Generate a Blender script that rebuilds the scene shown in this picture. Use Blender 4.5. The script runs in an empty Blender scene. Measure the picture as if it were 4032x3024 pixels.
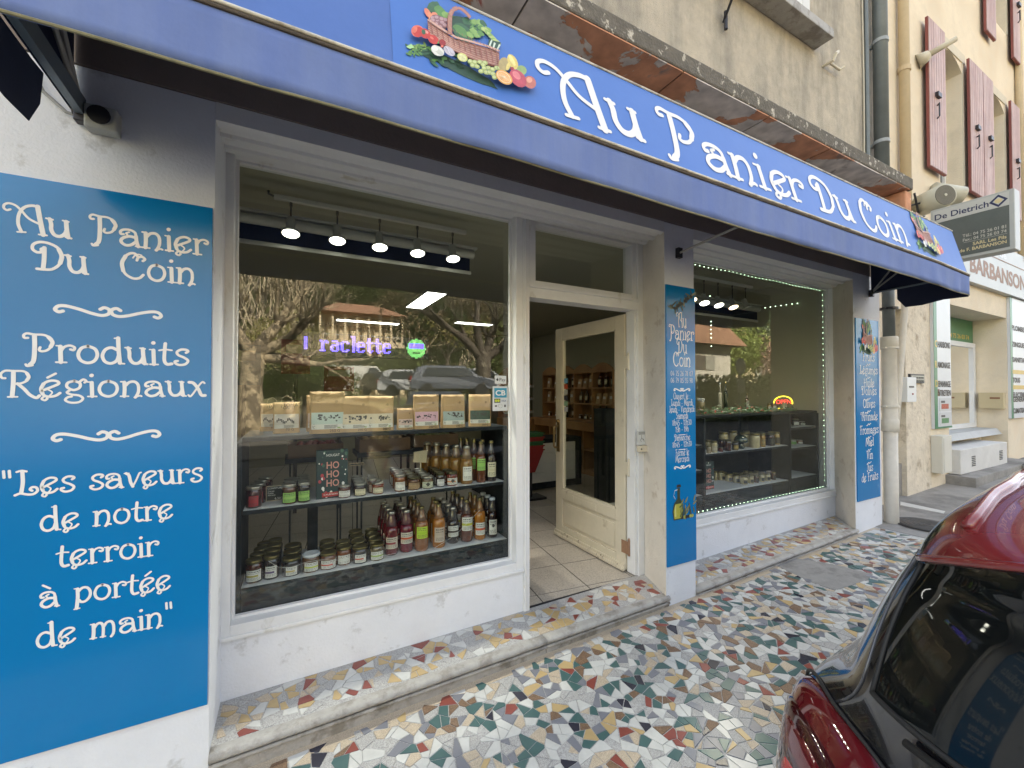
import bpy, bmesh, math, random
from mathutils import Vector, Matrix
R = random.Random(7)
S = bpy.context.scene
COL = S.collection

# ------------------------------------------------------------------ camera, sky, sun, exposure
FPX = 1640.0
_th = math.atan(3088 / FPX); _ph = math.atan(25 / FPX)
CAM = Vector((0, -2.06, 1.56))
FW = Vector((math.cos(_th) * math.cos(_ph), math.sin(_th) * math.cos(_ph), math.sin(_ph)))
RT = Vector((math.sin(_th), -math.cos(_th), 0))
UP = RT.cross(FW)
cam = bpy.data.cameras.new('camera'); co = bpy.data.objects.new('camera', cam); COL.objects.link(co)
cam.sensor_width = 36; cam.lens = 36 * FPX / 4032; cam.clip_start = 0.02; cam.clip_end = 600
m = Matrix((RT, UP, -FW)).transposed().to_4x4(); m.translation = CAM
co.matrix_world = m; S.camera = co

SUN_EL, SUN_AZ = 36.0, 22.0          # the sun stands behind the shop, a little to its right
w = bpy.data.worlds.new('World'); S.world = w; w.use_nodes = True
nt = w.node_tree; bg = nt.nodes['Background']
sky = nt.nodes.new('ShaderNodeTexSky'); sky.sky_type = 'NISHITA'; sky.sun_disc = False
sky.sun_elevation = math.radians(SUN_EL); sky.sun_rotation = math.radians(SUN_AZ)
sky.air_density = 1.0; sky.dust_density = 2.5; sky.ozone_density = 1.0
hsv = nt.nodes.new('ShaderNodeHueSaturation'); hsv.inputs['Saturation'].default_value = .42      # thin bright haze over the blue
nt.links.new(sky.outputs[0], hsv.inputs['Color']); nt.links.new(hsv.outputs[0], bg.inputs[0]); bg.inputs[1].default_value = 0.11
sl = bpy.data.lights.new('sun', 'SUN'); sl.energy = 5.0; sl.angle = math.radians(0.5); sl.color = (1, .93, .82)
so = bpy.data.objects.new('sun', sl); COL.objects.link(so)
_az = math.radians(SUN_AZ); _el = math.radians(SUN_EL)
sd = Vector((math.sin(_az) * math.cos(_el), math.cos(_az) * math.cos(_el), math.sin(_el)))
so.rotation_euler = sd.to_track_quat('Z', 'Y').to_euler(); so.location = (0, 10, 20)
S.view_settings.view_transform = 'Standard'; S.view_settings.look = 'None'
S.view_settings.exposure = 2.85; S.view_settings.gamma = 1
S.cycles.use_denoising = True; S.cycles.max_bounces = 8; S.cycles.transparent_max_bounces = 24
S.cycles.sample_clamp_indirect = 6

# ------------------------------------------------------------------ survey helpers: photo pixel -> point on a known plane
def ray(px, py): return FW + RT * ((px - 2016) / FPX) + UP * ((1512 - py) / FPX)
def WY(px, py, y): d = ray(px, py); return CAM + d * ((y - CAM.y) / d.y)
def WZ(px, py, z): d = ray(px, py); return CAM + d * ((z - CAM.z) / d.z)
def WX(px, py, x): d = ray(px, py); return CAM + d * (x / d.x)
SLOPE = 0.028
def gz(x): return SLOPE * x
def WG(px, py):
    d = ray(px, py); return CAM + d * ((gz(0) - CAM.z) / (d.z - SLOPE * d.x))

# ------------------------------------------------------------------ materials
def _n(nt, t, **k):
    n = nt.nodes.new(t)
    for a, v in k.items(): setattr(n, a, v)
    return n
MATS = {}
def M(name, c, rough=.6, var=.12, scale=6, bump=0, bscale=60, metal=0, coat=0, spec=.5, c2=None, mask=.5, mscale=3, mstretch=(1, 1, 1), emit=0, soft=.12, detail=6, trans=0, alpha=None):
    if name in MATS: return MATS[name]
    m = bpy.data.materials.new(name); m.use_nodes = True; nt = m.node_tree; L = nt.links
    b = nt.nodes['Principled BSDF']
    b.inputs['Roughness'].default_value = rough; b.inputs['Metallic'].default_value = metal
    b.inputs['Specular IOR Level'].default_value = spec
    b.inputs['Coat Weight'].default_value = coat; b.inputs['Coat Roughness'].default_value = .03
    if trans: b.inputs['Transmission Weight'].default_value = trans
    tc = _n(nt, 'ShaderNodeTexCoord')
    base = None
    rgb = _n(nt, 'ShaderNodeRGB'); rgb.outputs[0].default_value = (*c, 1); base = rgb.outputs[0]
    if c2 is not None:
        mp = _n(nt, 'ShaderNodeMapping'); mp.inputs['Scale'].default_value = mstretch; L.new(tc.outputs['Object'], mp.inputs[0])
        ns = _n(nt, 'ShaderNodeTexNoise'); ns.inputs['Scale'].default_value = mscale; ns.inputs['Detail'].default_value = detail; ns.inputs['Roughness'].default_value = .65
        L.new(mp.outputs[0], ns.inputs['Vector'])
        mr = _n(nt, 'ShaderNodeMapRange'); mr.inputs[1].default_value = mask - soft / 2; mr.inputs[2].default_value = mask + soft / 2
        L.new(ns.outputs[0], mr.inputs[0])
        mx = _n(nt, 'ShaderNodeMix', data_type='RGBA'); L.new(mr.outputs[0], mx.inputs[0]); L.new(base, mx.inputs[6]); mx.inputs[7].default_value = (*c2, 1); base = mx.outputs[2]
    if var:
        ns = _n(nt, 'ShaderNodeTexNoise'); ns.inputs['Scale'].default_value = scale; ns.inputs['Detail'].default_value = 8; ns.inputs['Roughness'].default_value = .7
        L.new(tc.outputs['Object'], ns.inputs['Vector'])
        mr = _n(nt, 'ShaderNodeMapRange'); mr.inputs[1].default_value = .25; mr.inputs[2].default_value = .75; mr.inputs[3].default_value = 1 - var; mr.inputs[4].default_value = 1 + var * .6
        L.new(ns.outputs[0], mr.inputs[0])
        mx = _n(nt, 'ShaderNodeMix', data_type='RGBA', blend_type='MULTIPLY'); mx.inputs[0].default_value = 1
        L.new(base, mx.inputs[6]); L.new(mr.outputs[0], mx.inputs[7]); base = mx.outputs[2]
    L.new(base, b.inputs['Base Color'])
    if bump:
        nb = _n(nt, 'ShaderNodeTexNoise'); nb.inputs['Scale'].default_value = bscale; nb.inputs['Detail'].default_value = 5
        L.new(tc.outputs['Object'], nb.inputs['Vector'])
        bp = _n(nt, 'ShaderNodeBump'); bp.inputs['Strength'].default_value = bump; bp.inputs['Distance'].default_value = .01
        L.new(nb.outputs[0], bp.inputs['Height']); L.new(bp.outputs[0], b.inputs['Normal'])
    if emit:
        b.inputs['Emission Color'].default_value = (*c, 1); b.inputs['Emission Strength'].default_value = emit
    MATS[name] = m; return m
def glass_mat(name, tint=(.9, .94, .91), gain=1.0, rough=0.0):
    m = bpy.data.materials.new(name); m.use_nodes = True; nt = m.node_tree; L = nt.links
    nt.nodes.remove(nt.nodes['Principled BSDF']); out = nt.nodes['Material Output']
    lw = _n(nt, 'ShaderNodeLayerWeight'); lw.inputs[0].default_value = .5
    pw = _n(nt, 'ShaderNodeMath', operation='POWER'); pw.inputs[1].default_value = 5; L.new(lw.outputs['Facing'], pw.inputs[0])
    ml = _n(nt, 'ShaderNodeMath', operation='MULTIPLY_ADD', use_clamp=True); ml.inputs[1].default_value = .94 * gain; ml.inputs[2].default_value = .045 * gain; L.new(pw.outputs[0], ml.inputs[0])
    tr = _n(nt, 'ShaderNodeBsdfTransparent'); tr.inputs[0].default_value = (*tint, 1)
    gl = _n(nt, 'ShaderNodeBsdfGlossy'); gl.inputs['Roughness'].default_value = rough; gl.inputs[0].default_value = (1, 1, 1, 1)
    mx = _n(nt, 'ShaderNodeMixShader'); L.new(ml.outputs[0], mx.inputs[0]); L.new(tr.outputs[0], mx.inputs[1]); L.new(gl.outputs[0], mx.inputs[2])
    L.new(mx.outputs[0], out.inputs[0]); MATS[name] = m; return m
def emit_mat(name, c, s):
    if name in MATS: return MATS[name]
    m = bpy.data.materials.new(name); m.use_nodes = True; b = m.node_tree.nodes['Principled BSDF']
    b.inputs['Base Color'].default_value = (*[min(.8, v) for v in c], 1); b.inputs['Emission Color'].default_value = (*c, 1); b.inputs['Emission Strength'].default_value = s
    MATS[name] = m; return m

# ------------------------------------------------------------------ mesh builder
class MB:
    def __init__(s): s.v = []; s.f = []; s.m = []; s.sm = []; s.cur = 0; s.smooth = False
    def add(s, vs, fs):
        k = len(s.v); s.v += [tuple(p) for p in vs]
        for f in fs: s.f.append(tuple(i + k for i in f)); s.m.append(s.cur); s.sm.append(s.smooth)
        return s
    def box(s, x0, x1, y0, y1, z0, z1):
        v = [(x, y, z) for x in (x0, x1) for y in (y0, y1) for z in (z0, z1)]
        return s.add(v, [(0, 1, 3, 2), (4, 6, 7, 5), (0, 4, 5, 1), (2, 3, 7, 6), (0, 2, 6, 4), (1, 5, 7, 3)])
    def hexa(s, lo, hi):
        "lo, hi: two 4-point loops"
        n = len(lo); v = list(lo) + list(hi)
        fs = [tuple(range(n - 1, -1, -1)), tuple(range(n, 2 * n))] + [(i, (i + 1) % n, n + (i + 1) % n, n + i) for i in range(n)]
        return s.add(v, fs)
    def quad(s, a, b, c, d): return s.add([a, b, c, d], [(0, 1, 2, 3)])
    def cyl(s, p, q, r, r2=None, n=12, caps=True):
        p = Vector(p); q = Vector(q); r2 = r if r2 is None else r2; a = (q - p).normalized()
        u = a.orthogonal().normalized(); w = a.cross(u)
        v = [tuple(c + (u * math.cos(t) + w * math.sin(t)) * rr) for c, rr in ((p, r), (q, r2)) for t in [2 * math.pi * i / n for i in range(n)]]
        fs = [(i, (i + 1) % n, n + (i + 1) % n, n + i) for i in range(n)]
        if caps: fs += [tuple(range(n - 1, -1, -1)), tuple(range(n, 2 * n))]
        return s.add(v, fs)
    def tube(s, pts, r, n=8, caps=True):
        pts = [Vector(p) for p in pts]; v = []; fs = []; up = None
        rs = r if isinstance(r, (list, tuple)) else [r] * len(pts)
        for i, p in enumerate(pts):
            d = (pts[min(i + 1, len(pts) - 1)] - pts[max(i - 1, 0)]).normalized()
            if up is None: up = d.orthogonal().normalized()
            u = (up - d * up.dot(d)); u = u.normalized() if u.length > 1e-6 else d.orthogonal().normalized(); up = u; w = d.cross(u)
            v += [tuple(p + (u * math.cos(t) + w * math.sin(t)) * rs[i]) for t in [2 * math.pi * k / n for k in range(n)]]
        for i in range(len(pts) - 1):
            fs += [(i * n + k, i * n + (k + 1) % n, (i + 1) * n + (k + 1) % n, (i + 1) * n + k) for k in range(n)]
        if caps: fs += [tuple(range(n - 1, -1, -1)), tuple(range(len(v) - n, len(v)))]
        return s.add(v, fs)
    def lathe(s, prof, c=(0, 0, 0), n=16, sy=1.0):
        "prof: list of (r, z)"
        v = [(c[0] + r * math.cos(t), c[1] + sy * r * math.sin(t), c[2] + z) for r, z in prof for t in [2 * math.pi * k / n for k in range(n)]]
        fs = [(i * n + k, i * n + (k + 1) % n, (i + 1) * n + (k + 1) % n, (i + 1) * n + k) for i in range(len(prof) - 1) for k in range(n)]
        fs += [tuple(range(n - 1, -1, -1)), tuple(range(len(v) - n, len(v)))]
        return s.add(v, fs)
    def poly(s, pts, nrm, t):
        "flat polygon given in 3-D, thickness t along nrm"
        nrm = Vector(nrm).normalized(); a = [Vector(p) for p in pts]; b = [p + nrm * t for p in a]
        return s.hexa(a, b)
    def build(s, name, mats, parent=None, kind=None, label=None, bevel=0):
        me = bpy.data.meshes.new(name); me.from_pydata(s.v, [], s.f)
        if not isinstance(mats, (list, tuple)): mats = [mats]
        for mm in mats: me.materials.append(mm)
        me.polygons.foreach_set('material_index', s.m); me.polygons.foreach_set('use_smooth', s.sm)
        me.update()
        o = bpy.data.objects.new(name, me); COL.objects.link(o)
        if parent is not None:
            o.parent = parent; o.matrix_parent_inverse = Matrix.Translation(-Vector(parent.get('_o', (0, 0, 0))))
        if kind: o['kind'] = kind
        if label: o['label'] = label
        if bevel:
            b = o.modifiers.new('bevel', 'BEVEL'); b.width = bevel; b.segments = 2; b.limit_method = 'ANGLE'
        return o
def fixn(o):
    bm = bmesh.new(); bm.from_mesh(o.data); bmesh.ops.recalc_face_normals(bm, faces=bm.faces); bm.to_mesh(o.data); bm.free(); return o
def T(name, label, cat, group=None, loc=(0, 0, 0)):
    o = bpy.data.objects.new(name, None); COL.objects.link(o); o.location = loc; o['_o'] = tuple(loc)
    o.empty_display_size = .1
    o['label'] = label; o['category'] = cat
    if group: o['group'] = group
    return o
def tag(o, label, cat, group=None):
    o['label'] = label; o['category'] = cat
    if group: o['group'] = group
    return o
def copy_thing(o, loc, label, rotz=None, parent=None):
    c = o.copy(); COL.objects.link(c); c.location = loc
    if label: c['label'] = label
    if rotz is not None: c.rotation_euler.z = rotz
    for ch in o.children:
        d = ch.copy(); COL.objects.link(d); d.parent = c
        for g in ch.children:
            e = g.copy(); COL.objects.link(e); e.parent = d
    return c
def bx(name, mat, dims, parent=None, **k): return MB().box(*dims).build(name, mat, parent, **k)
def text(name, s, size, origin, xd, ud, mat, parent, align='LEFT', width=None, off=0, ext=.0004):
    "built-in letterform text laid on a plane: origin, reading direction xd, up direction ud"
    cu = bpy.data.curves.new(name, 'FONT'); cu.body = s; cu.size = size; cu.align_x = align; cu.extrude = ext; cu.offset = off
    cu.resolution_u = 3; cu.materials.append(mat)
    tmp = bpy.data.objects.new(name, cu); COL.objects.link(tmp); bpy.context.view_layer.update()
    me = bpy.data.meshes.new_from_object(tmp); bpy.data.objects.remove(tmp); me.name = name
    o = bpy.data.objects.new(name, me); COL.objects.link(o)
    xd = Vector(xd).normalized(); ud = Vector(ud).normalized(); nd = xd.cross(ud)
    sx = 1.0
    if width:
        xs_ = [v.co.x for v in me.vertices] or [0, 1]; wd = max(max(xs_) - min(xs_), 1e-4); sx = width / wd
    mm = Matrix((xd * sx, ud, nd)).transposed().to_4x4(); mm.translation = Vector(origin) - Vector(parent.get('_o', (0, 0, 0))) if parent is not None else Vector(origin)
    o.parent = parent; o.matrix_basis = mm
    return o

# ------------------------------------------------------------------ art-nouveau lettering drawn as brush strokes
# x-height .62, capital 1.0, baseline 0 ; stroke = (width, points)
GL = {
'A': (1.02, [(.13, [(.80, 1.0), (.87, .5), (.95, .0)]), (.09, [(.42, .02), (.34, .3), (.36, .65), (.48, .9), (.66, 1.0), (.82, .99)]), (.07, [(.15, .76), (.07, .72), (.0, .78), (.01, .9), (.12, .97), (.28, .92), (.42, .76), (.6, .52), (.88, .36)]), (.06, [(.33, .0), (.52, .02)]), (.06, [(.85, .0), (1.04, .0)])]),
'u': (.68, [(.11, [(.08, .62), (.12, .45), (.13, .22), (.22, .05), (.36, .03), (.47, .14), (.52, .3)]), (.12, [(.50, .60), (.52, .3), (.56, .02)]), (.06, [(.0, .62), (.16, .60)]), (.06, [(.42, .62), (.56, .6)]), (.07, [(.5, .03), (.64, .0)])]),
'P': (.80, [(.12, [(.28, .95), (.29, .5), (.27, .05), (.18, -.12)]), (.07, [(.24, -.13), (.12, -.16), (.08, -.1)]), (.075, [(.12, .84), (.04, .84), (.02, .93), (.1, 1.0), (.28, .97), (.5, .97), (.68, .86), (.72, .66), (.62, .45), (.48, .38), (.4, .42), (.42, .52)]), (.11, [(.62, .9), (.72, .72), (.68, .55)])]),
'a': (.66, [(.11, [(.50, .4), (.52, .2), (.57, .0)]), (.085, [(.14, .42), (.07, .42), (.06, .52), (.16, .6), (.34, .61), (.47, .53), (.5, .36)]), (.1, [(.5, .34), (.3, .36), (.12, .26), (.08, .12), (.2, .01), (.36, .04), (.5, .18)]), (.06, [(.3, .52), (.22, .47), (.25, .42)]), (.06, [(.5, .01), (.64, .0)])]),
'n': (.68, [(.12, [(.12, .58), (.13, .3), (.12, .0)]), (.1, [(.14, .42), (.26, .58), (.42, .6), (.52, .46), (.53, .2), (.48, .03), (.44, -.05)]), (.06, [(.02, .6), (.14, .6)]), (.06, [(.02, .0), (.24, .0)]), (.07, [(.42, -.05), (.56, .02), (.62, .0)])]),
'i': (.28, [(.12, [(.13, .56), (.14, .3), (.15, .0)]), (.05, [(.02, .58), (.16, .58)]), (.06, [(.04, .0), (.27, .0)]), (.13, [(.12, .84), (.125, .85)])]),
'e': (.60, [(.09, [(.1, .24), (.3, .36), (.5, .5), (.46, .6), (.3, .62), (.14, .52), (.06, .3), (.1, .1), (.24, .0), (.42, .03), (.54, .14)]), (.11, [(.12, .5), (.06, .3), (.1, .12)]), (.07, [(.16, .04), (.08, -.08), (.16, -.14), (.22, -.08)]), (.05, [(.2, .3), (.34, .16), (.2, -.06)])]),
'r': (.52, [(.12, [(.12, .58), (.13, .3), (.14, .0)]), (.08, [(.14, .4), (.22, .56), (.36, .62), (.48, .56), (.46, .46), (.38, .48)]), (.05, [(.02, .6), (.14, .6)]), (.06, [(.02, .0), (.28, .0)])]),
'D': (.92, [(.12, [(.38, .8), (.38, .4), (.36, .06)]), (.09, [(.28, .62), (.18, .62), (.08, .72), (.1, .88), (.26, .99), (.5, .98), (.74, .84), (.84, .56), (.78, .26), (.6, .06), (.4, .02), (.2, .02)]), (.12, [(.76, .8), (.84, .56), (.8, .3)]), (.06, [(.4, .8), (.3, .76), (.3, .68), (.38, .66)])]),
'C': (.82, [(.085, [(.52, .72), (.56, .84), (.68, .88), (.76, .8), (.7, .72)]), (.09, [(.56, .86), (.44, .98), (.28, .94), (.12, .74), (.08, .44), (.18, .16), (.4, .01), (.6, .04), (.72, .18)]), (.12, [(.18, .84), (.08, .56), (.12, .26)]), (.05, [(.4, .8), (.46, .9), (.56, .96), (.66, .94)])]),
'o': (.64, [(.1, [(.3, .62), (.14, .54), (.06, .32), (.12, .1), (.3, .0), (.48, .08), (.56, .3), (.5, .52), (.32, .62)])]),
'd': (.68, [(.1, [(.46, .52), (.3, .6), (.14, .52), (.06, .3), (.12, .08), (.28, .0), (.44, .1), (.5, .3)]), (.12, [(.48, .98), (.5, .5), (.54, .02)]), (.05, [(.38, .96), (.5, .98)]), (.06, [(.52, .01), (.66, .0)])]),
't': (.44, [(.11, [(.2, .84), (.18, .5), (.18, .16), (.26, .02), (.4, .04)]), (.06, [(.02, .56), (.2, .6), (.4, .58)])]),
's': (.52, [(.09, [(.4, .5), (.46, .56), (.4, .62), (.24, .62), (.12, .52), (.16, .4), (.34, .3), (.46, .18), (.38, .04), (.2, .0), (.08, .06), (.06, .14), (.14, .16)])]),
'R': (.92, [(.12, [(.3, .96), (.3, .5), (.28, .02)]), (.075, [(.1, .7), (.02, .72), (.0, .86), (.1, .98), (.3, .98), (.54, .97), (.66, .84), (.64, .64), (.5, .52), (.32, .48)]), (.1, [(.4, .5), (.56, .3), (.7, .08), (.86, -.04), (.94, .04)]), (.06, [(.18, .0), (.4, .0)]), (.1, [(.62, .9), (.67, .76), (.62, .62)])]),
'g': (.64, [(.09, [(.3, .62), (.14, .54), (.12, .38), (.28, .26), (.44, .34), (.46, .52), (.32, .62)]), (.08, [(.44, .58), (.54, .68), (.62, .62), (.58, .56)]), (.08, [(.2, .26), (.12, .16), (.24, .08), (.44, .04), (.54, -.08), (.44, -.22), (.22, -.24), (.08, -.14), (.14, -.03), (.24, .0)])]),
'x': (.62, [(.12, [(.06, .6), (.2, .56), (.36, .3), (.46, .04), (.58, .02)]), (.07, [(.56, .56), (.5, .62), (.4, .5), (.2, .12), (.1, -.02), (.04, .04)])]),
'L': (.78, [(.12, [(.26, .96), (.28, .5), (.24, .08)]), (.08, [(.1, .94), (.24, .98), (.38, .94)]), (.09, [(.06, .0), (.22, .06), (.42, .0), (.6, .0), (.72, .12), (.68, .26), (.56, .28), (.5, .2), (.56, .14)])]),
'v': (.60, [(.11, [(.06, .6), (.16, .5), (.22, .2), (.3, .0)]), (.07, [(.3, .0), (.42, .28), (.52, .56), (.58, .6)]), (.05, [(.0, .6), (.16, .6)])]),
'm': (.96, [(.12, [(.12, .58), (.13, .3), (.12, .0)]), (.1, [(.14, .42), (.24, .58), (.36, .6), (.44, .46), (.45, .2), (.44, .0)]), (.1, [(.46, .42), (.56, .58), (.7, .6), (.78, .46), (.8, .2), (.78, .05), (.72, -.05)]), (.05, [(.02, .6), (.14, .6)]), (.06, [(.02, .0), (.22, .0)]), (.06, [(.36, .0), (.52, .0)])]),
'p': (.66, [(.12, [(.14, .58), (.15, .2), (.12, -.24)]), (.1, [(.16, .46), (.3, .6), (.46, .58), (.56, .4), (.54, .18), (.4, .02), (.26, .02), (.2, .1)]), (.05, [(.04, .6), (.16, .6)]), (.05, [(.04, -.26), (.22, -.24)])]),
'l': (.28, [(.12, [(.13, .96), (.14, .5), (.15, .0)]), (.05, [(.03, .98), (.14, .98)]), (.06, [(.04, .0), (.27, .0)])]),
'h': (.66, [(.11, [(.13, .96), (.14, .5), (.13, .0)]), (.1, [(.15, .4), (.3, .58), (.46, .56), (.53, .4), (.52, .15), (.46, -.03)])]),
'c': (.54, [(.09, [(.46, .46), (.44, .58), (.28, .62), (.12, .52), (.06, .3), (.12, .08), (.28, .0), (.46, .1)])]),
'f': (.44, [(.1, [(.42, .84), (.38, .94), (.26, .92), (.19, .7), (.18, .3), (.16, .0)]), (.06, [(.02, .56), (.36, .58)])]),
'F': (.7, [(.11, [(.26, .92), (.28, .5), (.24, .0)]), (.08, [(.06, .8), (.1, .96), (.3, .98), (.5, .94), (.66, .98)]), (.07, [(.14, .5), (.5, .52)]), (.06, [(.14, .0), (.38, .0)])]),
'H': (.84, [(.11, [(.2, .96), (.2, .0)]), (.11, [(.66, .96), (.66, .0)]), (.07, [(.04, .44), (.3, .54), (.66, .5)])]),
'O': (.86, [(.11, [(.42, 1.0), (.18, .86), (.08, .5), (.18, .12), (.42, 0), (.68, .14), (.78, .5), (.66, .88), (.42, 1.0)])]),
'M': (.98, [(.09, [(.14, .0), (.2, .6), (.26, .96)]), (.1, [(.26, .96), (.4, .5), (.5, .2)]), (.09, [(.5, .2), (.62, .6), (.74, .96)]), (.11, [(.74, .96), (.8, .5), (.86, .0)])]),
'V': (.8, [(.11, [(.1, .96), (.26, .6), (.36, .0)]), (.08, [(.36, .0), (.5, .5), (.62, .9), (.72, .92), (.7, .82)])]),
'J': (.46, [(.11, [(.3, .96), (.31, .4), (.24, .06), (.1, .0), (.04, .1)]), (.06, [(.12, .96), (.4, .96)])]),
'S': (.62, [(.1, [(.5, .8), (.48, .94), (.3, 1.0), (.12, .86), (.18, .64), (.42, .44), (.5, .22), (.36, .02), (.14, .02), (.06, .16)])]),
'z': (.5, [(.08, [(.06, .6), (.44, .6), (.06, .0), (.46, .0)])]),
"'": (.2, [(.08, [(.1, 1.0), (.08, .84)])]),
'"': (.36, [(.09, [(.08, 1.0), (.1, .74)]), (.09, [(.24, 1.0), (.26, .74)])]),
':': (.24, [(.11, [(.1, .1), (.105, .11)]), (.11, [(.1, .5), (.105, .51)])]),
'-': (.4, [(.08, [(.06, .3), (.32, .3)])]),
'0': (.6, [(.09, [(.28, .8), (.1, .6), (.1, .2), (.28, 0), (.46, .2), (.46, .6), (.28, .8)])]),
'1': (.32, [(.1, [(.04, .66), (.18, .8), (.18, 0)])]),
'2': (.56, [(.09, [(.08, .62), (.2, .8), (.42, .74), (.42, .5), (.06, .0), (.5, .02)])]),
'3': (.54, [(.09, [(.08, .76), (.42, .78), (.22, .48), (.44, .34), (.38, .06), (.18, .0), (.06, .08)])]),
'4': (.58, [(.08, [(.34, .8), (.06, .24), (.52, .24)]), (.1, [(.38, .5), (.38, 0)])]),
'5': (.54, [(.09, [(.46, .8), (.14, .78), (.12, .46), (.36, .46), (.46, .22), (.3, .0), (.08, .04)])]),
'6': (.56, [(.09, [(.42, .8), (.16, .56), (.08, .24), (.24, .0), (.44, .14), (.4, .38), (.2, .42), (.1, .26)])]),
'7': (.5, [(.09, [(.06, .78), (.46, .78), (.2, .0)])]),
'8': (.56, [(.09, [(.28, .8), (.12, .66), (.26, .46), (.44, .24), (.28, .0), (.1, .2), (.26, .42), (.42, .64), (.28, .8)])]),
'9': (.56, [(.09, [(.14, .0), (.38, .24), (.46, .56), (.3, .8), (.12, .66), (.14, .44), (.34, .38), (.46, .54)])]),
' ': (.42, []), }
def _acc(base, mark): a, st = GL[base]; return (a, st + [mark])
GL['é'] = _acc('e', (.08, [(.22, .74), (.42, .9)])); GL['à'] = _acc('a', (.08, [(.12, .92), (.34, .76)]))
GL['swash'] = (2.9, [(.1, [(.32, .22), (.22, .18), (.14, .28), (.22, .42), (.4, .44), (.7, .34), (1.0, .2), (1.24, .14), (1.4, .22), (1.42, .4), (1.3, .48), (1.2, .4)]),
                     (.1, [(2.58, .22), (2.68, .18), (2.76, .28), (2.68, .42), (2.5, .44), (2.2, .34), (1.9, .2), (1.66, .14), (1.5, .22), (1.48, .4), (1.6, .48), (1.7, .4)]), ])
GL['tilde'] = (1.3, [(.1, [(.0, .0), (.2, .02), (.5, .3), (.7, .1), (1.0, .3), (1.2, .32)])])
def catmull(pts, k=5):
    if len(pts) < 3: return [Vector(p) for p in pts]
    P = [Vector(p) for p in pts]; P = [P[0] * 2 - P[1]] + P + [P[-1] * 2 - P[-2]]; out = []
    for i in range(1, len(P) - 2):
        a, b, c, d = P[i - 1:i + 3]
        for j in range(k):
            t = j / k; out.append(.5 * ((2 * b) + (c - a) * t + (2 * a - 5 * b + 4 * c - d) * t * t + (-a + 3 * b - 3 * c + d) * t ** 3))
    out.append(P[-2]); return out
_LAY = [0]
def glyph(mb, ch, org, xd, ud, sx, sy, bold=1.0, k=5, lift=.0006):
    nd = xd.cross(ud); adv, st = GL[ch]
    for wd, pts in st:
        _LAY[0] = (_LAY[0] + 1) % 5; off = nd * (lift + .00018 * _LAY[0])
        c = catmull(pts, k); hw = wd * bold / 2; n = len(c); ends = []
        v = []
        for i, p in enumerate(c):
            d = c[min(i + 1, n - 1)] - c[max(i - 1, 0)]
            if d.length < 1e-9: d = Vector((1, 0))
            d = Vector((d.x * sx, d.y * sy)).normalized(); q = Vector((-d.y, d.x)) * hw
            s_ = min(sx, sy)
            v.append((Vector((p.x * sx, p.y * sy)) + q * s_, Vector((p.x * sx, p.y * sy)) - q * s_, d, q * s_))
        cap = lambda p, q, d, sg: [p + q * math.cos(t) + d * sg * q.length * math.sin(t) for t in [math.pi * j / 6 for j in range(7)]]
        first = cap((v[0][0] + v[0][1]) / 2, v[0][3], v[0][2], -1); last = cap((v[-1][0] + v[-1][1]) / 2, v[-1][3], v[-1][2], 1)
        f3 = lambda p: org + xd * p.x + ud * p.y + off
        mb.add([f3(p) for p in first], [tuple(range(7))]); mb.add([f3(p) for p in last], [tuple(range(6, -1, -1))])
        vs = [f3(p) for a in v for p in a[:2]]
        mb.add(vs, [(2 * i, 2 * i + 1, 2 * i + 3, 2 * i + 2) for i in range(n - 1)])
LPARTS = None
def gtext(mb, s, left, right, ud, xh, bold=1.0, k=5):
    "lettering between two baseline points; xh = capital height in metres"
    left = Vector(left); right = Vector(right); ud = Vector(ud).normalized(); xd = (right - left)
    tot = sum(GL[c][0] for c in s) - .1; sx = xd.length / tot; xd = xd.normalized(); x = 0
    for c in s:
        if mb is None:
            if c != ' ': q = MB(); glyph(q, c, left + xd * x, xd, ud, sx, xh, bold, k); q.build('letter', LPARTS[0], LPARTS[1])
        else: glyph(mb, c, left + xd * x, xd, ud, sx, xh, bold, k)
        x += GL[c][0] * sx

# ------------------------------------------------------------------ materials used by the large structure
white_wall = M('white_wall', (.74, .755, .78), .75, .10, 2.2, .25, 90, c2=(.58, .585, .59), mask=.63, mscale=7, soft=.07)
reveal_wall = M('reveal_wall', (.68, .63, .55), .8, .14, 3, .3, 80, c2=(.52, .45, .37), mask=.64, mscale=7, soft=.1)
frame_white = M('frame_white', (.74, .745, .74), .42, .10, 3, .12, 35, c2=(.52, .49, .42), mask=.68, mscale=6, mstretch=(1, 1, .4), soft=.12)
door_cream = M('door_cream', (.64, .58, .45), .4, .12, 4, .1, 40, c2=(.45, .39, .28), mask=.68, mscale=7, soft=.1)
chip = M('chipped_edge', (.64, .58, .45), .6, .1, 4, .3, 60, c2=(.14, .10, .07), mask=.61, mscale=30, soft=.02)
fascia_brown = M('fascia_brown', (.25, .20, .17), .8, .15, 3, .2, 60)
stucco = M('stucco_upper', (.54, .48, .38), .95, .26, 9, .9, 130, c2=(.27, .25, .21), mask=.55, mscale=1.5, mstretch=(1.6, 1, .35), soft=.22, detail=9)
ledge_mat = M('ledge_stone', (.15, .135, .11), .95, .35, 14, .8, 60, c2=(.52, .48, .40), mask=.60, mscale=16, soft=.05, detail=8)
neigh = M('neighbour_render', (.76, .66, .50), .95, .14, 4, .6, 90, c2=(.66, .55, .40), mask=.6, mscale=2, soft=.2)
rough_lower = M('rough_plaster', (.70, .62, .49), .95, .2, 7, 1.0, 25, c2=(.42, .35, .26), mask=.6, mscale=4, soft=.12)
stone_nose = M('stone_nosing', (.39, .375, .345), .6, .25, 12, .4, 70, c2=(.26, .24, .21), mask=.56, mscale=9, soft=.14)
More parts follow.
